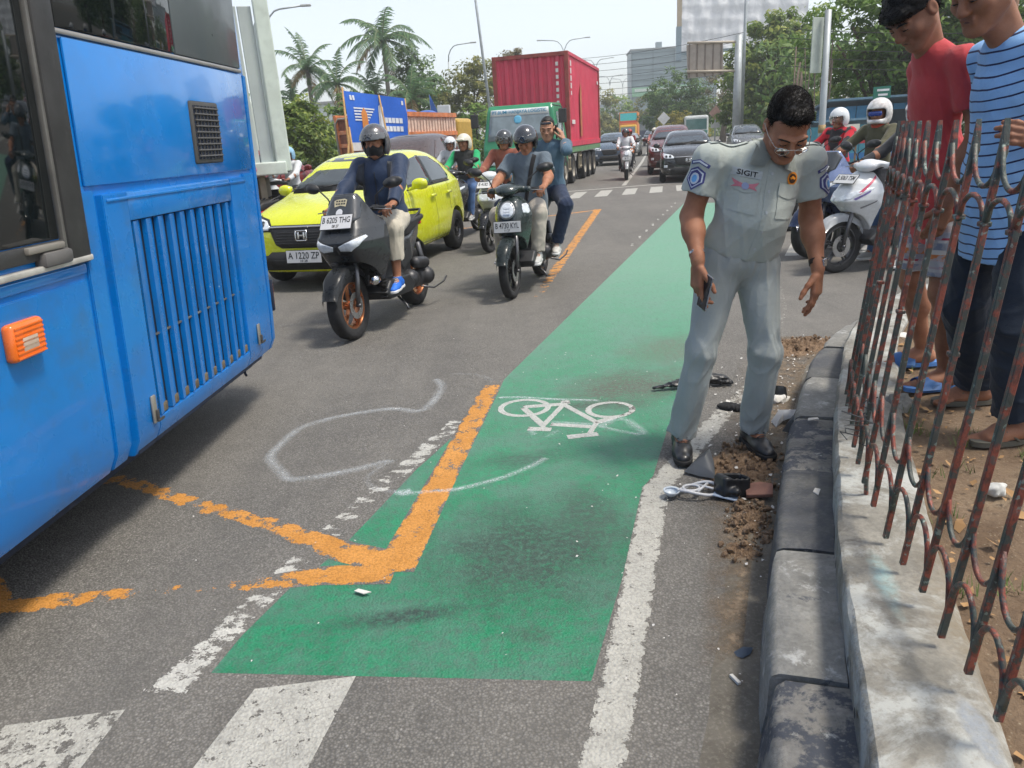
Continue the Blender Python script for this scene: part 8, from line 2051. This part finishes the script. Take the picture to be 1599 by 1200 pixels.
def build_vegetation():
 G1 = leaf_mat('leaf_mid', (.15, .265, .05), (.40, .48, .12)); G2 = leaf_mat('leaf_dark', (.095, .185, .045), (.24, .34, .09)); G3 = leaf_mat('leaf_yellow', (.20, .22, .055), (.38, .34, .10)); G4 = leaf_mat('leaf_bright', (.16, .29, .04), (.36, .45, .09)); G5 = leaf_mat('leaf_dry', (.25, .22, .12), (.38, .33, .2)); G6 = leaf_mat('leaf_mango', (.17, .26, .045), (.48, .50, .12))
 g = 'roadside trees'
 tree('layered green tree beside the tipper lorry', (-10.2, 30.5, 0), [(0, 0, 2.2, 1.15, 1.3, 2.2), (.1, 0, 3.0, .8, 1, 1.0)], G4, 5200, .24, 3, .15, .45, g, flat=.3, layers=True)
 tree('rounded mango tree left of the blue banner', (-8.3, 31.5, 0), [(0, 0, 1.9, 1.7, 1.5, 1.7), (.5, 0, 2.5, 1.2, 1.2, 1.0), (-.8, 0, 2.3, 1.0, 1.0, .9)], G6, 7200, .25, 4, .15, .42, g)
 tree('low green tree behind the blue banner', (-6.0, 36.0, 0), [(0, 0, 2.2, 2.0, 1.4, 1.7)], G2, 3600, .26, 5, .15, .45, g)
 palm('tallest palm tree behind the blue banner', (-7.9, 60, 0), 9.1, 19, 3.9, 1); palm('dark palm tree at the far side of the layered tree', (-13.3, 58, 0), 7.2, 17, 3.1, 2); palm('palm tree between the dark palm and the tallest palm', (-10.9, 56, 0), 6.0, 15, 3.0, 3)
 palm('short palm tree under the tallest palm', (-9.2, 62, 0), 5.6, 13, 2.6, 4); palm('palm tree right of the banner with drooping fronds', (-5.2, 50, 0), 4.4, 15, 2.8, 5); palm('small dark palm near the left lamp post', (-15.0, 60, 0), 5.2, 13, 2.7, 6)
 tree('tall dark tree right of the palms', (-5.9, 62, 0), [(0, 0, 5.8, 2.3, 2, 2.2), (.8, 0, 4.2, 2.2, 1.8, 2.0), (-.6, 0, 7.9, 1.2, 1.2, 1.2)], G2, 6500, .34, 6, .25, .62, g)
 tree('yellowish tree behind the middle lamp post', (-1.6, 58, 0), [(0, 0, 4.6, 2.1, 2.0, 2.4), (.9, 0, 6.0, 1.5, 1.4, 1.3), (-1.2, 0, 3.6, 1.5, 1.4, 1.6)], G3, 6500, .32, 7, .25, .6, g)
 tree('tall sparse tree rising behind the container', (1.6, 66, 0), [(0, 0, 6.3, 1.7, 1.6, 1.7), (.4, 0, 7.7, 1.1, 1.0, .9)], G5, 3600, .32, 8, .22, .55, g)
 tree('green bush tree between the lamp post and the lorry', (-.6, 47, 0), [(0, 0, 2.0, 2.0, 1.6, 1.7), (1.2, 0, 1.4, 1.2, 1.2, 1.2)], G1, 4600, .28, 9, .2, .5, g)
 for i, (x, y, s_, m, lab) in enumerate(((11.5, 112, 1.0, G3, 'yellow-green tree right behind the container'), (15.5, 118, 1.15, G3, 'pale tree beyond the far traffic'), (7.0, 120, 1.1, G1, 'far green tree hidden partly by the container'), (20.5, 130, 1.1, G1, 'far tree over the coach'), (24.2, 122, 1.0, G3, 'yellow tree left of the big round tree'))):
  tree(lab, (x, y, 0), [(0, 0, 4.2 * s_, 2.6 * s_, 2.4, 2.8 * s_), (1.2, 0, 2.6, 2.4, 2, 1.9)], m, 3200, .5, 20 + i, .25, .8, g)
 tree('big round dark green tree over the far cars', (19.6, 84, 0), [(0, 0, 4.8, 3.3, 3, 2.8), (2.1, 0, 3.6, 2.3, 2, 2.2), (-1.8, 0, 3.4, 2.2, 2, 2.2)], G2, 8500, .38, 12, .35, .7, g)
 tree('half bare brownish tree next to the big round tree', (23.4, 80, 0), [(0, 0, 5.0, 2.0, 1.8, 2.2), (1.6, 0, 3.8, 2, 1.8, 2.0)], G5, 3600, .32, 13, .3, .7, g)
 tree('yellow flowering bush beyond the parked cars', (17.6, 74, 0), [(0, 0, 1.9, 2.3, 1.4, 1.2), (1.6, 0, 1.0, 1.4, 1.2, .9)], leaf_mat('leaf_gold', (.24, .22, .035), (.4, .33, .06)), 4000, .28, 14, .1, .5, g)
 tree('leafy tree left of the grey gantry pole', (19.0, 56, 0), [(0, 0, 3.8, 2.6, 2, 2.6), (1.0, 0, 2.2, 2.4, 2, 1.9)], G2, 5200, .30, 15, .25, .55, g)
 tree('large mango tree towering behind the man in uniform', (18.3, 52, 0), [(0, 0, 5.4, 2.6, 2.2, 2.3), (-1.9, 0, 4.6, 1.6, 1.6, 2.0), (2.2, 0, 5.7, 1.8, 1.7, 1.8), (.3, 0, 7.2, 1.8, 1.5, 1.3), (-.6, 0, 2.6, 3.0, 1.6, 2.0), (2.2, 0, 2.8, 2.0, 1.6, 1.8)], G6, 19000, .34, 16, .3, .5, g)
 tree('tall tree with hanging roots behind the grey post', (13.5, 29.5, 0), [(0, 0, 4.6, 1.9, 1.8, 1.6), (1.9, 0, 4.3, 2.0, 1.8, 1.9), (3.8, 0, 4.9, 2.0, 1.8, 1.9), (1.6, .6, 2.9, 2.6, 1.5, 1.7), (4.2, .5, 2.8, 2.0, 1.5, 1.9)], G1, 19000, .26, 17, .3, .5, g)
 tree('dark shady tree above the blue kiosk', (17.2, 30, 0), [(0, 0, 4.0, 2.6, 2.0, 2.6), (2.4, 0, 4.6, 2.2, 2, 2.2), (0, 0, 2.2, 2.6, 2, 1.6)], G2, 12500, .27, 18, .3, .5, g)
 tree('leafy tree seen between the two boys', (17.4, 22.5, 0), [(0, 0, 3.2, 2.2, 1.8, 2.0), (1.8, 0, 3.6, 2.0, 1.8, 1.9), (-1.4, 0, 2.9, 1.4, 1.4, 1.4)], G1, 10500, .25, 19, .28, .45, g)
 # hanging aerial roots and bare stems
 rt = empty('hanging_roots', (11.4, 28.5, 0)); tag(rt, 'cluster of bare hanging roots and stems left of the grey post', 'roots'); rn = random.Random(8)
 for i in range(16):
  x = rn.uniform(-.6, .9); bm = bm_new(); add_tube(bm, [(x + rn.uniform(-.05, .05), rn.uniform(-.5, .5), 0), (x + rn.uniform(-.12, .12), 0, 1.6), (x + rn.uniform(-.2, .2), 0, rn.uniform(2.6, 4.2))], rn.uniform(.015, .045), 6); obj('root_stem', bm, mat('root_bark', (.17, .13, .10), .9, var=.3), rt, smooth=True)
 # hedge along the far left
 rs = np.random.RandomState(77); P = np.stack([rs.uniform(-26, -2, 5200), rs.uniform(39, 42, 5200), rs.uniform(0, 1.5, 5200)], 1)
 h = obj('hedge', leaves_mesh(P, rs.normal(size=P.shape) + np.array([0, -.3, .7]), .34, rs), G2); tag(h, 'low green hedge along the far side of the road', 'hedge')
 P = np.stack([rs.uniform(6, 60, 6000), rs.uniform(128, 138, 6000), rs.uniform(0, 4.2, 6000) * rs.rand(6000) ** .4], 1)
 h = obj('treeline', leaves_mesh(P, rs.normal(size=P.shape) + np.array([0, -.3, .7]), .9, rs), G1); tag(h, 'distant mass of greenery closing the road', 'treeline', kind='stuff')
 P = np.stack([rs.uniform(-60, 6, 7000), rs.uniform(74, 84, 7000), rs.uniform(0, 4.0, 7000) * rs.rand(7000) ** .4], 1)
 h = obj('treeline', leaves_mesh(P, rs.normal(size=P.shape) + np.array([0, -.3, .7]), .6, rs), G1); tag(h, 'mass of greenery behind the palms', 'treeline', kind='stuff')
 P = np.stack([rs.uniform(15.5, 42, 9000), rs.uniform(41, 47, 9000), rs.uniform(0, 6.0, 9000)], 1)
 h = obj('treeline', leaves_mesh(P, rs.normal(size=P.shape) + np.array([0, -.3, .7]), .5, rs), G2); tag(h, 'dark mass of foliage behind the kiosks', 'treeline', kind='stuff')
build_vegetation()
# ------------------------------------------------------------------ street furniture and buildings
def build_street():
 galv = mat('galvanised', (.36, .39, .40), .5, .3, var=.15, vscale=3)
 def lamp(label, base, h, arms, r=.07):
  root = empty('street_lamp', base); tag(root, label, 'street lamp', 'street lamps'); obj('pole', tube([(0, 0, 0), (0, 0, h * .5), (0, 0, h * .86)], [r * 1.3, r, r * .75], 10), galv, root, smooth=True)
  for sg, L in arms:
   pts = [(0, 0, h * .85)] + [(sg * L * (1 - math.cos(t)) * .42, 0, h * .86 + h * .135 * math.sin(t)) for t in (.4, .8, 1.2, 1.57)] + [(sg * L, 0, h * 1.005)]
   a = obj('arm', tube(pts, r * .6, 8), galv, root, smooth=True); obj('lamp_head', box((sg * (L + .18), 0, h * 1.005), (.5, .2, .1), bevel=.03), mat('lamp_head_grey', (.45, .46, .45), .5), a)
  return root
 lamp('street lamp with one arm above the tipper lorry', (-10.9, 40, 0), 8.3, [(1, 1.9)]); lamp('street lamp with one arm rising behind the blue flags', (-3.4, 64, 0), 9.0, [(1, 1.9)]); lamp('twin-armed street lamp just above the container', (7.5, 82, 0), 10.9, [(-1, 2.3), (1, 2.3)])
 lamp('second twin-armed street lamp beyond the container', (15.4, 118, 0), 12.1, [(-1, 2.3), (1, 2.3)], .09); lamp('third twin-armed street lamp down the road', (23.7, 160, 0), 12.6, [(-1, 2.3), (1, 2.3)], .1); lamp('farthest twin-armed street lamp', (31.2, 190, 0), 13.9, [(-1, 2.3), (1, 2.3)], .1)
 mp = obj('mast', tube([(0, 0, 0), (-.55, 0, 8), (-.95, 0, 14)], [.11, .09, .07], 8), galv, loc=(-.05, 55, 0), smooth=True); tag(mp, 'thin leaning mast above the yellowish tree', 'mast')
 # gantry sign seen from behind
 root = empty('gantry_sign', (13.95, 45, 0), 0); tag(root, 'road gantry sign seen from behind on a thick grey pole', 'sign')
 obj('pole', tube([(0, 0, 0), (0, 0, 6.3)], [.24, .2], 14), galv, root, smooth=True); obj('pole', tube([(.42, .3, 0), (.42, .3, 12)], [.09, .08], 10), galv, root, smooth=True)
 for z in (4.45, 5.95): obj('gantry_arm', tube([(.1, 0, z), (-2.9, 0, z + .12)], .07, 8), mat('arm_tan', (.42, .36, .28), .6), root, smooth=True)
 obj('sign_back', box((-1.85, .12, 5.15), (2.05, .04, 1.75), rot=(0, R(-3), 0)), mat('sign_back_tan', (.36, .31, .26), .65, var=.12, vscale=3), root)
 for x in (-2.75, -2.3, -1.85, -1.4, -.95): obj('sign_rib', box((x, .08, 5.15), (.06, .05, 1.75)), mat('rib_dark', (.2, .16, .13), .6), root)
 # billboard with bare white sheet
 root = empty('billboard', (21.0, 80, 0), R(-8)); tag(root, 'huge billboard with a creased blank white sheet', 'billboard')
 m, k, b = new_mat('billboard_sheet'); p = k.pos(); n = k.noise(p, .8, 6, .65, 1.2); k.l(k.ramp(n, [(.3, (.72, .73, .74)), (.7, (.86, .86, .86))]), b.inputs['Base Color']); b.inputs['Roughness'].default_value = .6; k.l(k.bump(n, .5, .2), b.inputs['Normal'])
 bm = bm_new(); nx, nz = 60, 40; rs = np.random.RandomState(5); K = rs.normal(size=(6, 2)) * 1.6
 vs = [[bm.verts.new((-1.9 + 12 * i / nx, .07 * sum(abs(math.sin(K[q][0] * 12 * i / nx + K[q][1] * 8 * j / nz + q)) for q in range(6)) - .3, 8.9 + 8 * j / nz)) for j in range(nz + 1)] for i in range(nx + 1)]
 for i in range(nx):
  for j in range(nz): bm.faces.new((vs[i][j], vs[i + 1][j], vs[i + 1][j + 1], vs[i][j + 1]))
 obj('sheet', bm, m, root, smooth=True)
 obj('frame_post', box((-2.15, .2, 9.6), (.5, .5, 3.2)), mat('post_blue_grey', (.25, .32, .36), .6), root); obj('frame_post', box((-2.1, .2, 13.5), (.45, .5, 4.6)), mat('post_tan', (.46, .38, .27), .6), root)
 obj('frame_beam', box((4, .4, 8.75), (12, .3, .3)), mat('post_blue_grey', ()), root); obj('support_post', tube([(4.5, .8, 0), (4.5, .8, 9)], .5, 12), galv, root)
 # grey slab building with green hoarding at its foot
 root = empty('office_building', (34.4, 150, 0), R(-4)); tag(root, 'grey slab office building above the far trees', 'building')
 gw = mat('facade_grey', (.27, .33, .35), .45, var=.1, vscale=.3); obj('wall', box((0, 4, 8), (16, 8, 16)), gw, root)
 for i in range(7): obj('facade_band', box((0, -.03, 9.8 + i * .95), (15.9, .12, .1)), mat('facade_line', (.17, .22, .24), .5), root)
 for i in range(5): obj('facade_joint', box((-7.9 + i * 3.95, -.04, 8), (.12, .14, 15.8)), mat('facade_line', ()), root)
 obj('roof_parapet', box((0, 4, 16.15), (16.3, 8.3, .3)), mat('parapet', (.3, .32, .32), .6), root); obj('roof_tank', box((-2.5, 3, 16.9), (1.1, 1.1, 1.2)), gw, root)
 obj('hoarding', box((-1.5, -.6, 8.7), (13, .2, 1.6)), mat('hoarding_green', (.28, .5, .33), .6), root); obj('hoarding_band', box((-1.5, -.72, 9.0), (12, .05, .5)), mat('hoarding_white', (.6, .66, .6), .6), root)
 root = empty('far_building', (27, 210, 0), 0); tag(root, 'pale far building and flyover under the trees', 'building'); obj('wall', box((0, 3, 5), (26, 6, 10)), mat('far_pale', (.5, .52, .53), .7, var=.1, vscale=.2), root)
 for i in range(5): obj('window_band', box((0, -.05, 2 + i * 1.7), (25, .1, .6)), mat('far_window', (.25, .3, .33), .5), root)
 for i, (x, y, w, h, lab) in enumerate(((-22, 86, 12, 6.5, 'pale building behind the dark palm'), (-9.5, 88, 9, 4.2, 'low white building behind the palms'), (-3.0, 70, 3.2, 3.4, 'small white house beside the blue flags'))):
  root = empty('white_building', (x, y, 0)); tag(root, lab, 'building'); obj('wall', box((0, 3, h / 2), (w, 6, h)), mat('white_wall', (.6, .62, .62), .8, var=.08, vscale=.6), root); obj('roof', box((0, 3, h + .12), (w + .5, 6.4, .24)), mat('roof_grey', (.3, .3, .3), .7), root)
  for q in range(int(w / 1.6)): obj('window', box((-w / 2 + .9 + q * 1.6, -.03, h * .62), (.9, .08, h * .25)), glass_mat('truck_glass', ()), root)
 py = obj('pylon', box((0, 0, 2.6), (.8, .5, 5.2), bevel=.03), mat('pylon_grey', (.09, .105, .12), .6), loc=(-14.6, 52, 0)); tag(py, 'dark grey sign pylon above the layered tree', 'pylon'); obj('pylon_cap', box((0, 0, 5.25), (1.0, .6, .12)), mat('pylon_cap', (.2, .22, .23), .6), py)
 root = empty('pillar_sign', (-2.55, 40, 0), R(-6)); tag(root, 'white pillar sign with a blue strip beside the blue flags', 'sign'); obj('pillar', box((0, 0, 1.7), (.62, .4, 3.4), bevel=.02), mat('pillar_white', (.62, .64, .66), .6, var=.06), root); obj('blue_strip', box((.2, -.21, 2.2), (.24, .03, 1.4)), mat('strip_blue', (.03, .09, .42), .5), root)
 for q in range(5): obj('strip_mark', box((.2, -.228, 1.72 + q * .24), (.13, .008, .12)), mat('mark_white', ()), root)
 for i, (x, y, h) in enumerate(((-3.55, 44, 4.2), (-3.1, 43, 2.5))):
  root = empty('feather_flag', (x, y, 0)); tag(root, ('tall blue feather flag at the foot of the street lamp', 'shorter blue and white flag beside the pillar sign')[i], 'flag'); obj('flag_pole', tube([(0, 0, 0), (0, 0, h)], .02, 6), galv, root)
  bm = bm_new(); prev = None
  for q in range(13):
   z = h * .25 + h * .75 * q / 12; w = .55 * math.sin(PI * (.15 + .8 * q / 12)); a, b_ = bm.verts.new((0, .04 * math.sin(q), z)), bm.verts.new((w, .08 * math.sin(q * .9 + 1), z - .15))
   if prev: bm.faces.new((prev[0], prev[1], b_, a))
   prev = (a, b_)
  obj('flag_cloth', bm, fabric('flag_blue', (.06, .17, .55), var=.25, scale=2), root, smooth=True)
 # blue event banner on bamboo
 root = empty('event_banner', (-4.45, 24, 0)); tag(root, 'large blue printed banner on bamboo poles behind the hatchback', 'banner')
 tl, tr_, br, bl = V3(*(-4.512, 24.000, 3.235)), V3(*(-2.966, 26.500, 3.053)), V3(*(-2.962, 26.500, 1.456)), V3(*(-4.447, 24.000, 1.493)); o = V3(-4.45, 24, 0)
 tl, tr_, br, bl = tl - o, tr_ - o, br - o, bl - o
 def bp(u, v, off=0.0):
  q = (tl.lerp(tr_, u)).lerp(bl.lerp(br, u), v); n_ = (tr_ - tl).cross(V3(0, 0, 1)).normalized(); return q + n_ * (.05 * math.sin(u * 7) * math.sin(v * 4) + off)
 def sheet_uv(nm, poly, m, off, n=10):
  us = [p[0] for p in poly]; vs_ = [p[1] for p in poly]; bm = bm_new(); f = bm.faces.new([bm.verts.new((u, v, 0)) for u, v in poly])
  for q in range(1, n):
   for ax, lo, hi in ((0, min(us), max(us)), (1, min(vs_), max(vs_))):
    co = [0, 0, 0]; co[ax] = lo + (hi - lo) * q / n; no = [0, 0, 0]; no[ax] = 1; bmesh.ops.bisect_plane(bm, geom=list(bm.verts) + list(bm.edges) + list(bm.faces), plane_co=co, plane_no=no)
  for v in bm.verts: v.co = bp(v.co.x, v.co.y, off)
  return obj(nm, bm, m, root, smooth=True)
 sheet_uv('banner_cloth', [(0, 0), (1, 0), (1, 1), (0, 1)], mat('banner_blue', (.015, .12, .55), .6, var=.06), 0)
 W_, O_ = mat('print_white', (.62, .66, .7), .6), mat('print_orange', (.6, .22, .05), .6)
 rn = random.Random(6)
 sheet_uv('print_figure', [(.20, .35), (.25, .25), (.29, .35), (.31, .75), (.36, .98), (.15, .98), (.20, .7)], O_, .02, 6); sheet_uv('print_figure', [(.52, .20), (.56, .16), (.60, .22), (.60, .6), (.50, .62)], W_, .02, 6)
 for q in range(5): sheet_uv('print_line', [(.10, .26 + q * .05), (.44 - q * .03, .26 + q * .05), (.44 - q * .03, .285 + q * .05), (.10, .285 + q * .05)], W_, .015, 4)
 for q in range(2):
  for w in range(5): sheet_uv('print_word', [(.62 + w * .06, .40 + q * .16), (.67 + w * .06, .40 + q * .16), (.67 + w * .06, .50 + q * .16), (.62 + w * .06, .50 + q * .16)], W_, .015, 3)
 for u in (.07, .11, .92): sheet_uv('print_mark', [(u, .06), (u + .03, .06), (u + .03, .14), (u, .14)], W_, .015, 3)
 sheet_uv('banner_foot', [(.0, .86), (.5, .86), (.5, 1.0), (.0, 1.0)], mat('foot_white', (.6, .58, .56), .7), .012, 4)
 bam = mat('bamboo', (.42, .25, .09), .7, var=.2)
 for a, b_ in (((-.1, -.15, 0), tl + V3(-.02, 0, .1)), ((-.35, -.4, 0), bl.lerp(tl, .35)), ((.12, -.4, 0), bl.lerp(tl, .4)), (br + V3(0, 0, -br.z), tr_), ((1.2, .9, 0), bp(.55, 0))): obj('bamboo_pole', tube([a, (V3(*a) + V3(*b_)) / 2, b_], [.035, .032, .028], 8), bam, root, smooth=True)
 # grey post with the edge-on sign on the right, street-name sign, kiosk, placard
 root = empty('sign_post', (5.9, 14, 0)); tag(root, 'grey steel post with a pale sign seen edge-on', 'sign post'); obj('post', tube([(0, 0, 0), (.0, 0, 1.3), (-.02, 0, 3.3)], [.062, .058, .055], 12), galv, root, smooth=True); obj('rust_band', tube([(0, 0, 1.28), (0, 0, 1.42)], .064, 12), mat('band_rust', (.36, .25, .12), .8, var=.4, vscale=20), root, smooth=True)
 obj('sign_plate', box((-.16, .06, 2.75), (.26, .02, .9), rot=(0, 0, R(25)), bevel=.006), mat('plate_greenish', (.42, .47, .42), .6), root)
 root = empty('street_name_sign', (8.9, 18, 0)); tag(root, 'small green street-name sign on a thin post', 'sign'); obj('post', tube([(0, 0, 0), (0, 0, 2.0)], .035, 8), galv, root); bd = obj('board', box((0, -.04, 2.02), (.40, .02, .26), rot=(0, R(-2), 0)), mat('sign_green', (.015, .14, .10), .5), root)
 for q in range(2): obj('board_line', box((.02, -.053, 2.07 - q * .1), (.28 - .06 * q, .004, .045)), mat('mark_white', ()), bd)
 root = empty('kiosk', (13.6, 27, 0), R(-10)); tag(root, 'small blue kiosk under the trees', 'kiosk'); kb = mat('kiosk_blue', (.05, .22, .40), .6, var=.15, dirt=.3); 
 for i in range(9): obj('wall_panel', box((-1.6 + i * .4, 0, .95), (.38, .05, 1.9), bevel=.008), kb, root)
 obj('side_wall', box((-1.8, 1.1, .95), (.05, 2.2, 1.9)), kb, root); obj('roof', box((0, 1.0, 2.0), (4.1, 2.9, .07), rot=(R(-5), 0, 0)), mat('kiosk_roof', (.12, .22, .30), .6, var=.2), root); obj('counter', box((.4, -.16, 1.0), (1.6, .3, .06)), mat('counter_tan', (.4, .3, .2), .7), root); obj('hatch', box((.4, -.035, 1.4), (1.5, .03, .6)), mat('hatch_dark', (.02, .03, .04), .7), root)
 root = empty('kiosk', (10.9, 24.5, 0), R(-8)); tag(root, 'low teal stall beside the hanging roots', 'kiosk')
 for i in range(5): obj('wall_panel', box((-.8 + i * .4, 0, .65), (.38, .05, 1.3), bevel=.008), mat('stall_teal', (.06, .26, .33), .6, var=.15), root)
 obj('roof', box((0, .6, 1.38), (2.3, 1.6, .06), rot=(R(-6), 0, 0)), mat('kiosk_roof', ()), root)
 root = empty('placard', (7.55, 16.5, 0)); tag(root, 'white placard with red print near the red scooter', 'placard'); obj('board', box((0, 0, 1.2), (.42, .03, .36)), mat('placard_white', (.62, .60, .52), .6), root); obj('red_mark', box((0, -.018, 1.27), (.10, .006, .09)), mat('mark_red', (.5, .02, .05), .6), root); obj('red_line', box((0, -.018, 1.18), (.2, .006, .03)), mat('mark_red', ()), root); obj('black_line', box((0, -.018, 1.09), (.26, .006, .02)), INK, root)
 for x in (-.17, .17): obj('leg', box((x, .02, .5), (.03, .03, 1.05)), mat('leg_brown', (.2, .13, .08), .8), root)
 # small road signs, barrier and separators down the road
 for i, (x, y, h, lab, m) in enumerate(((13.4, 62, 2.4, 'white diamond road sign in the far central strip', mat('sign_pale', (.6, .6, .6), .5)), (16.4, 58, 2.5, 'diamond warning sign beside the gantry pole', mat('sign_salmon', (.5, .3, .25), .6)))):
  root = empty('road_sign', (x, y, 0)); tag(root, lab, 'sign'); obj('post', tube([(0, 0, 0), (0, 0, h)], .05, 8), galv, root); obj('diamond', box((0, -.06, h), (.72, .03, .72), rot=(0, R(45), 0), bevel=.01), m, root); obj('plate', box((0, -.06, h - .85), (.66, .03, .4)), mat('sign_pale', (.6, .6, .6), .5), root)
 root = empty('barrier', (9.6, 19.2, 0), R(-6)); tag(root, 'red and blue roadside barrier behind the red scooter', 'barrier'); obj('rail', box((0, 0, .95), (2.8, .06, .12)), mat('rail_red', (.42, .03, .04), .5), root); obj('rail', box((0, 0, .6), (2.8, .06, .14)), mat('rail_blue', (.03, .15, .35), .5), root)
 for x in (-1.3, 0, 1.3): obj('leg', box((x, 0, .5), (.07, .07, 1.0)), mat('rail_red', ()), root)
 # overhead wires
 wm = mat('wire_black', (.03, .03, .032), .7)
 def wire(a, b_, sag, lab, r=.016):
  a, b_ = V3(*a), V3(*b_); n = 16; pts = [a.lerp(b_, i / n) + V3(0, 0, -sag * 4 * (i / n) * (1 - i / n)) for i in range(n + 1)]; o = obj('overhead_wire', tube([p - a for p in pts], r, 5), wm, loc=a, smooth=True); tag(o, lab, 'wire', 'overhead wires')
 for i in range(7): wire((9.5 - i * .3, 95 + i * 2, 10.2 - i * .55), (24 + i, 62, 9.0 - i * .35), .5 + .12 * i, ('topmost', 'second from the top', 'third from the top', 'middle one', 'third from the bottom', 'second from the bottom', 'lowest')[i] + ' of the seven thin wires crossing the sky above the far road', .022)
 for i in range(5): wire((9.4, 26, 4.4 - i * .28), (22, 22, 3.6 - i * .22), .35, ('topmost', 'second highest', 'middle one', 'second lowest', 'lowest')[i] + ' of the five thin wires in front of the right-hand trees', .010)
 ut = empty('utility_pole', (16.4, 24.5, 0)); tag(ut, 'brown utility pole among the trees above the riders', 'utility pole'); obj('pole', tube([(-.5, 0, 0), (-.45, 0, 3), (-.4, 0, 6)], [.11, .10, .09], 10), mat('pole_brown', (.24, .14, .09), .85, var=.25), ut, smooth=True); obj('cross_arm', box((-.42, 0, 5.2), (1.2, .08, .1)), mat('pole_brown', ()), ut)
build_street()
# ------------------------------------------------------------------ haze
def build_haze():
 m = bpy.data.materials.new('haze_air'); m.use_nodes = True; nt = m.node_tree; nt.nodes.clear()
 out = nt.nodes.new('ShaderNodeOutputMaterial'); v = nt.nodes.new('ShaderNodeVolumePrincipled'); v.inputs['Color'].default_value = (.86, .9, .92, 1); v.inputs['Density'].default_value = .0015; v.inputs['Anisotropy'].default_value = .2
 nt.links.new(v.outputs[0], out.inputs['Volume'])
 o = obj('haze', box((0, 120, 11.5), (700, 480, 25)), m); o['kind'] = 'stuff'; o['label'] = 'pale city haze'
build_haze()
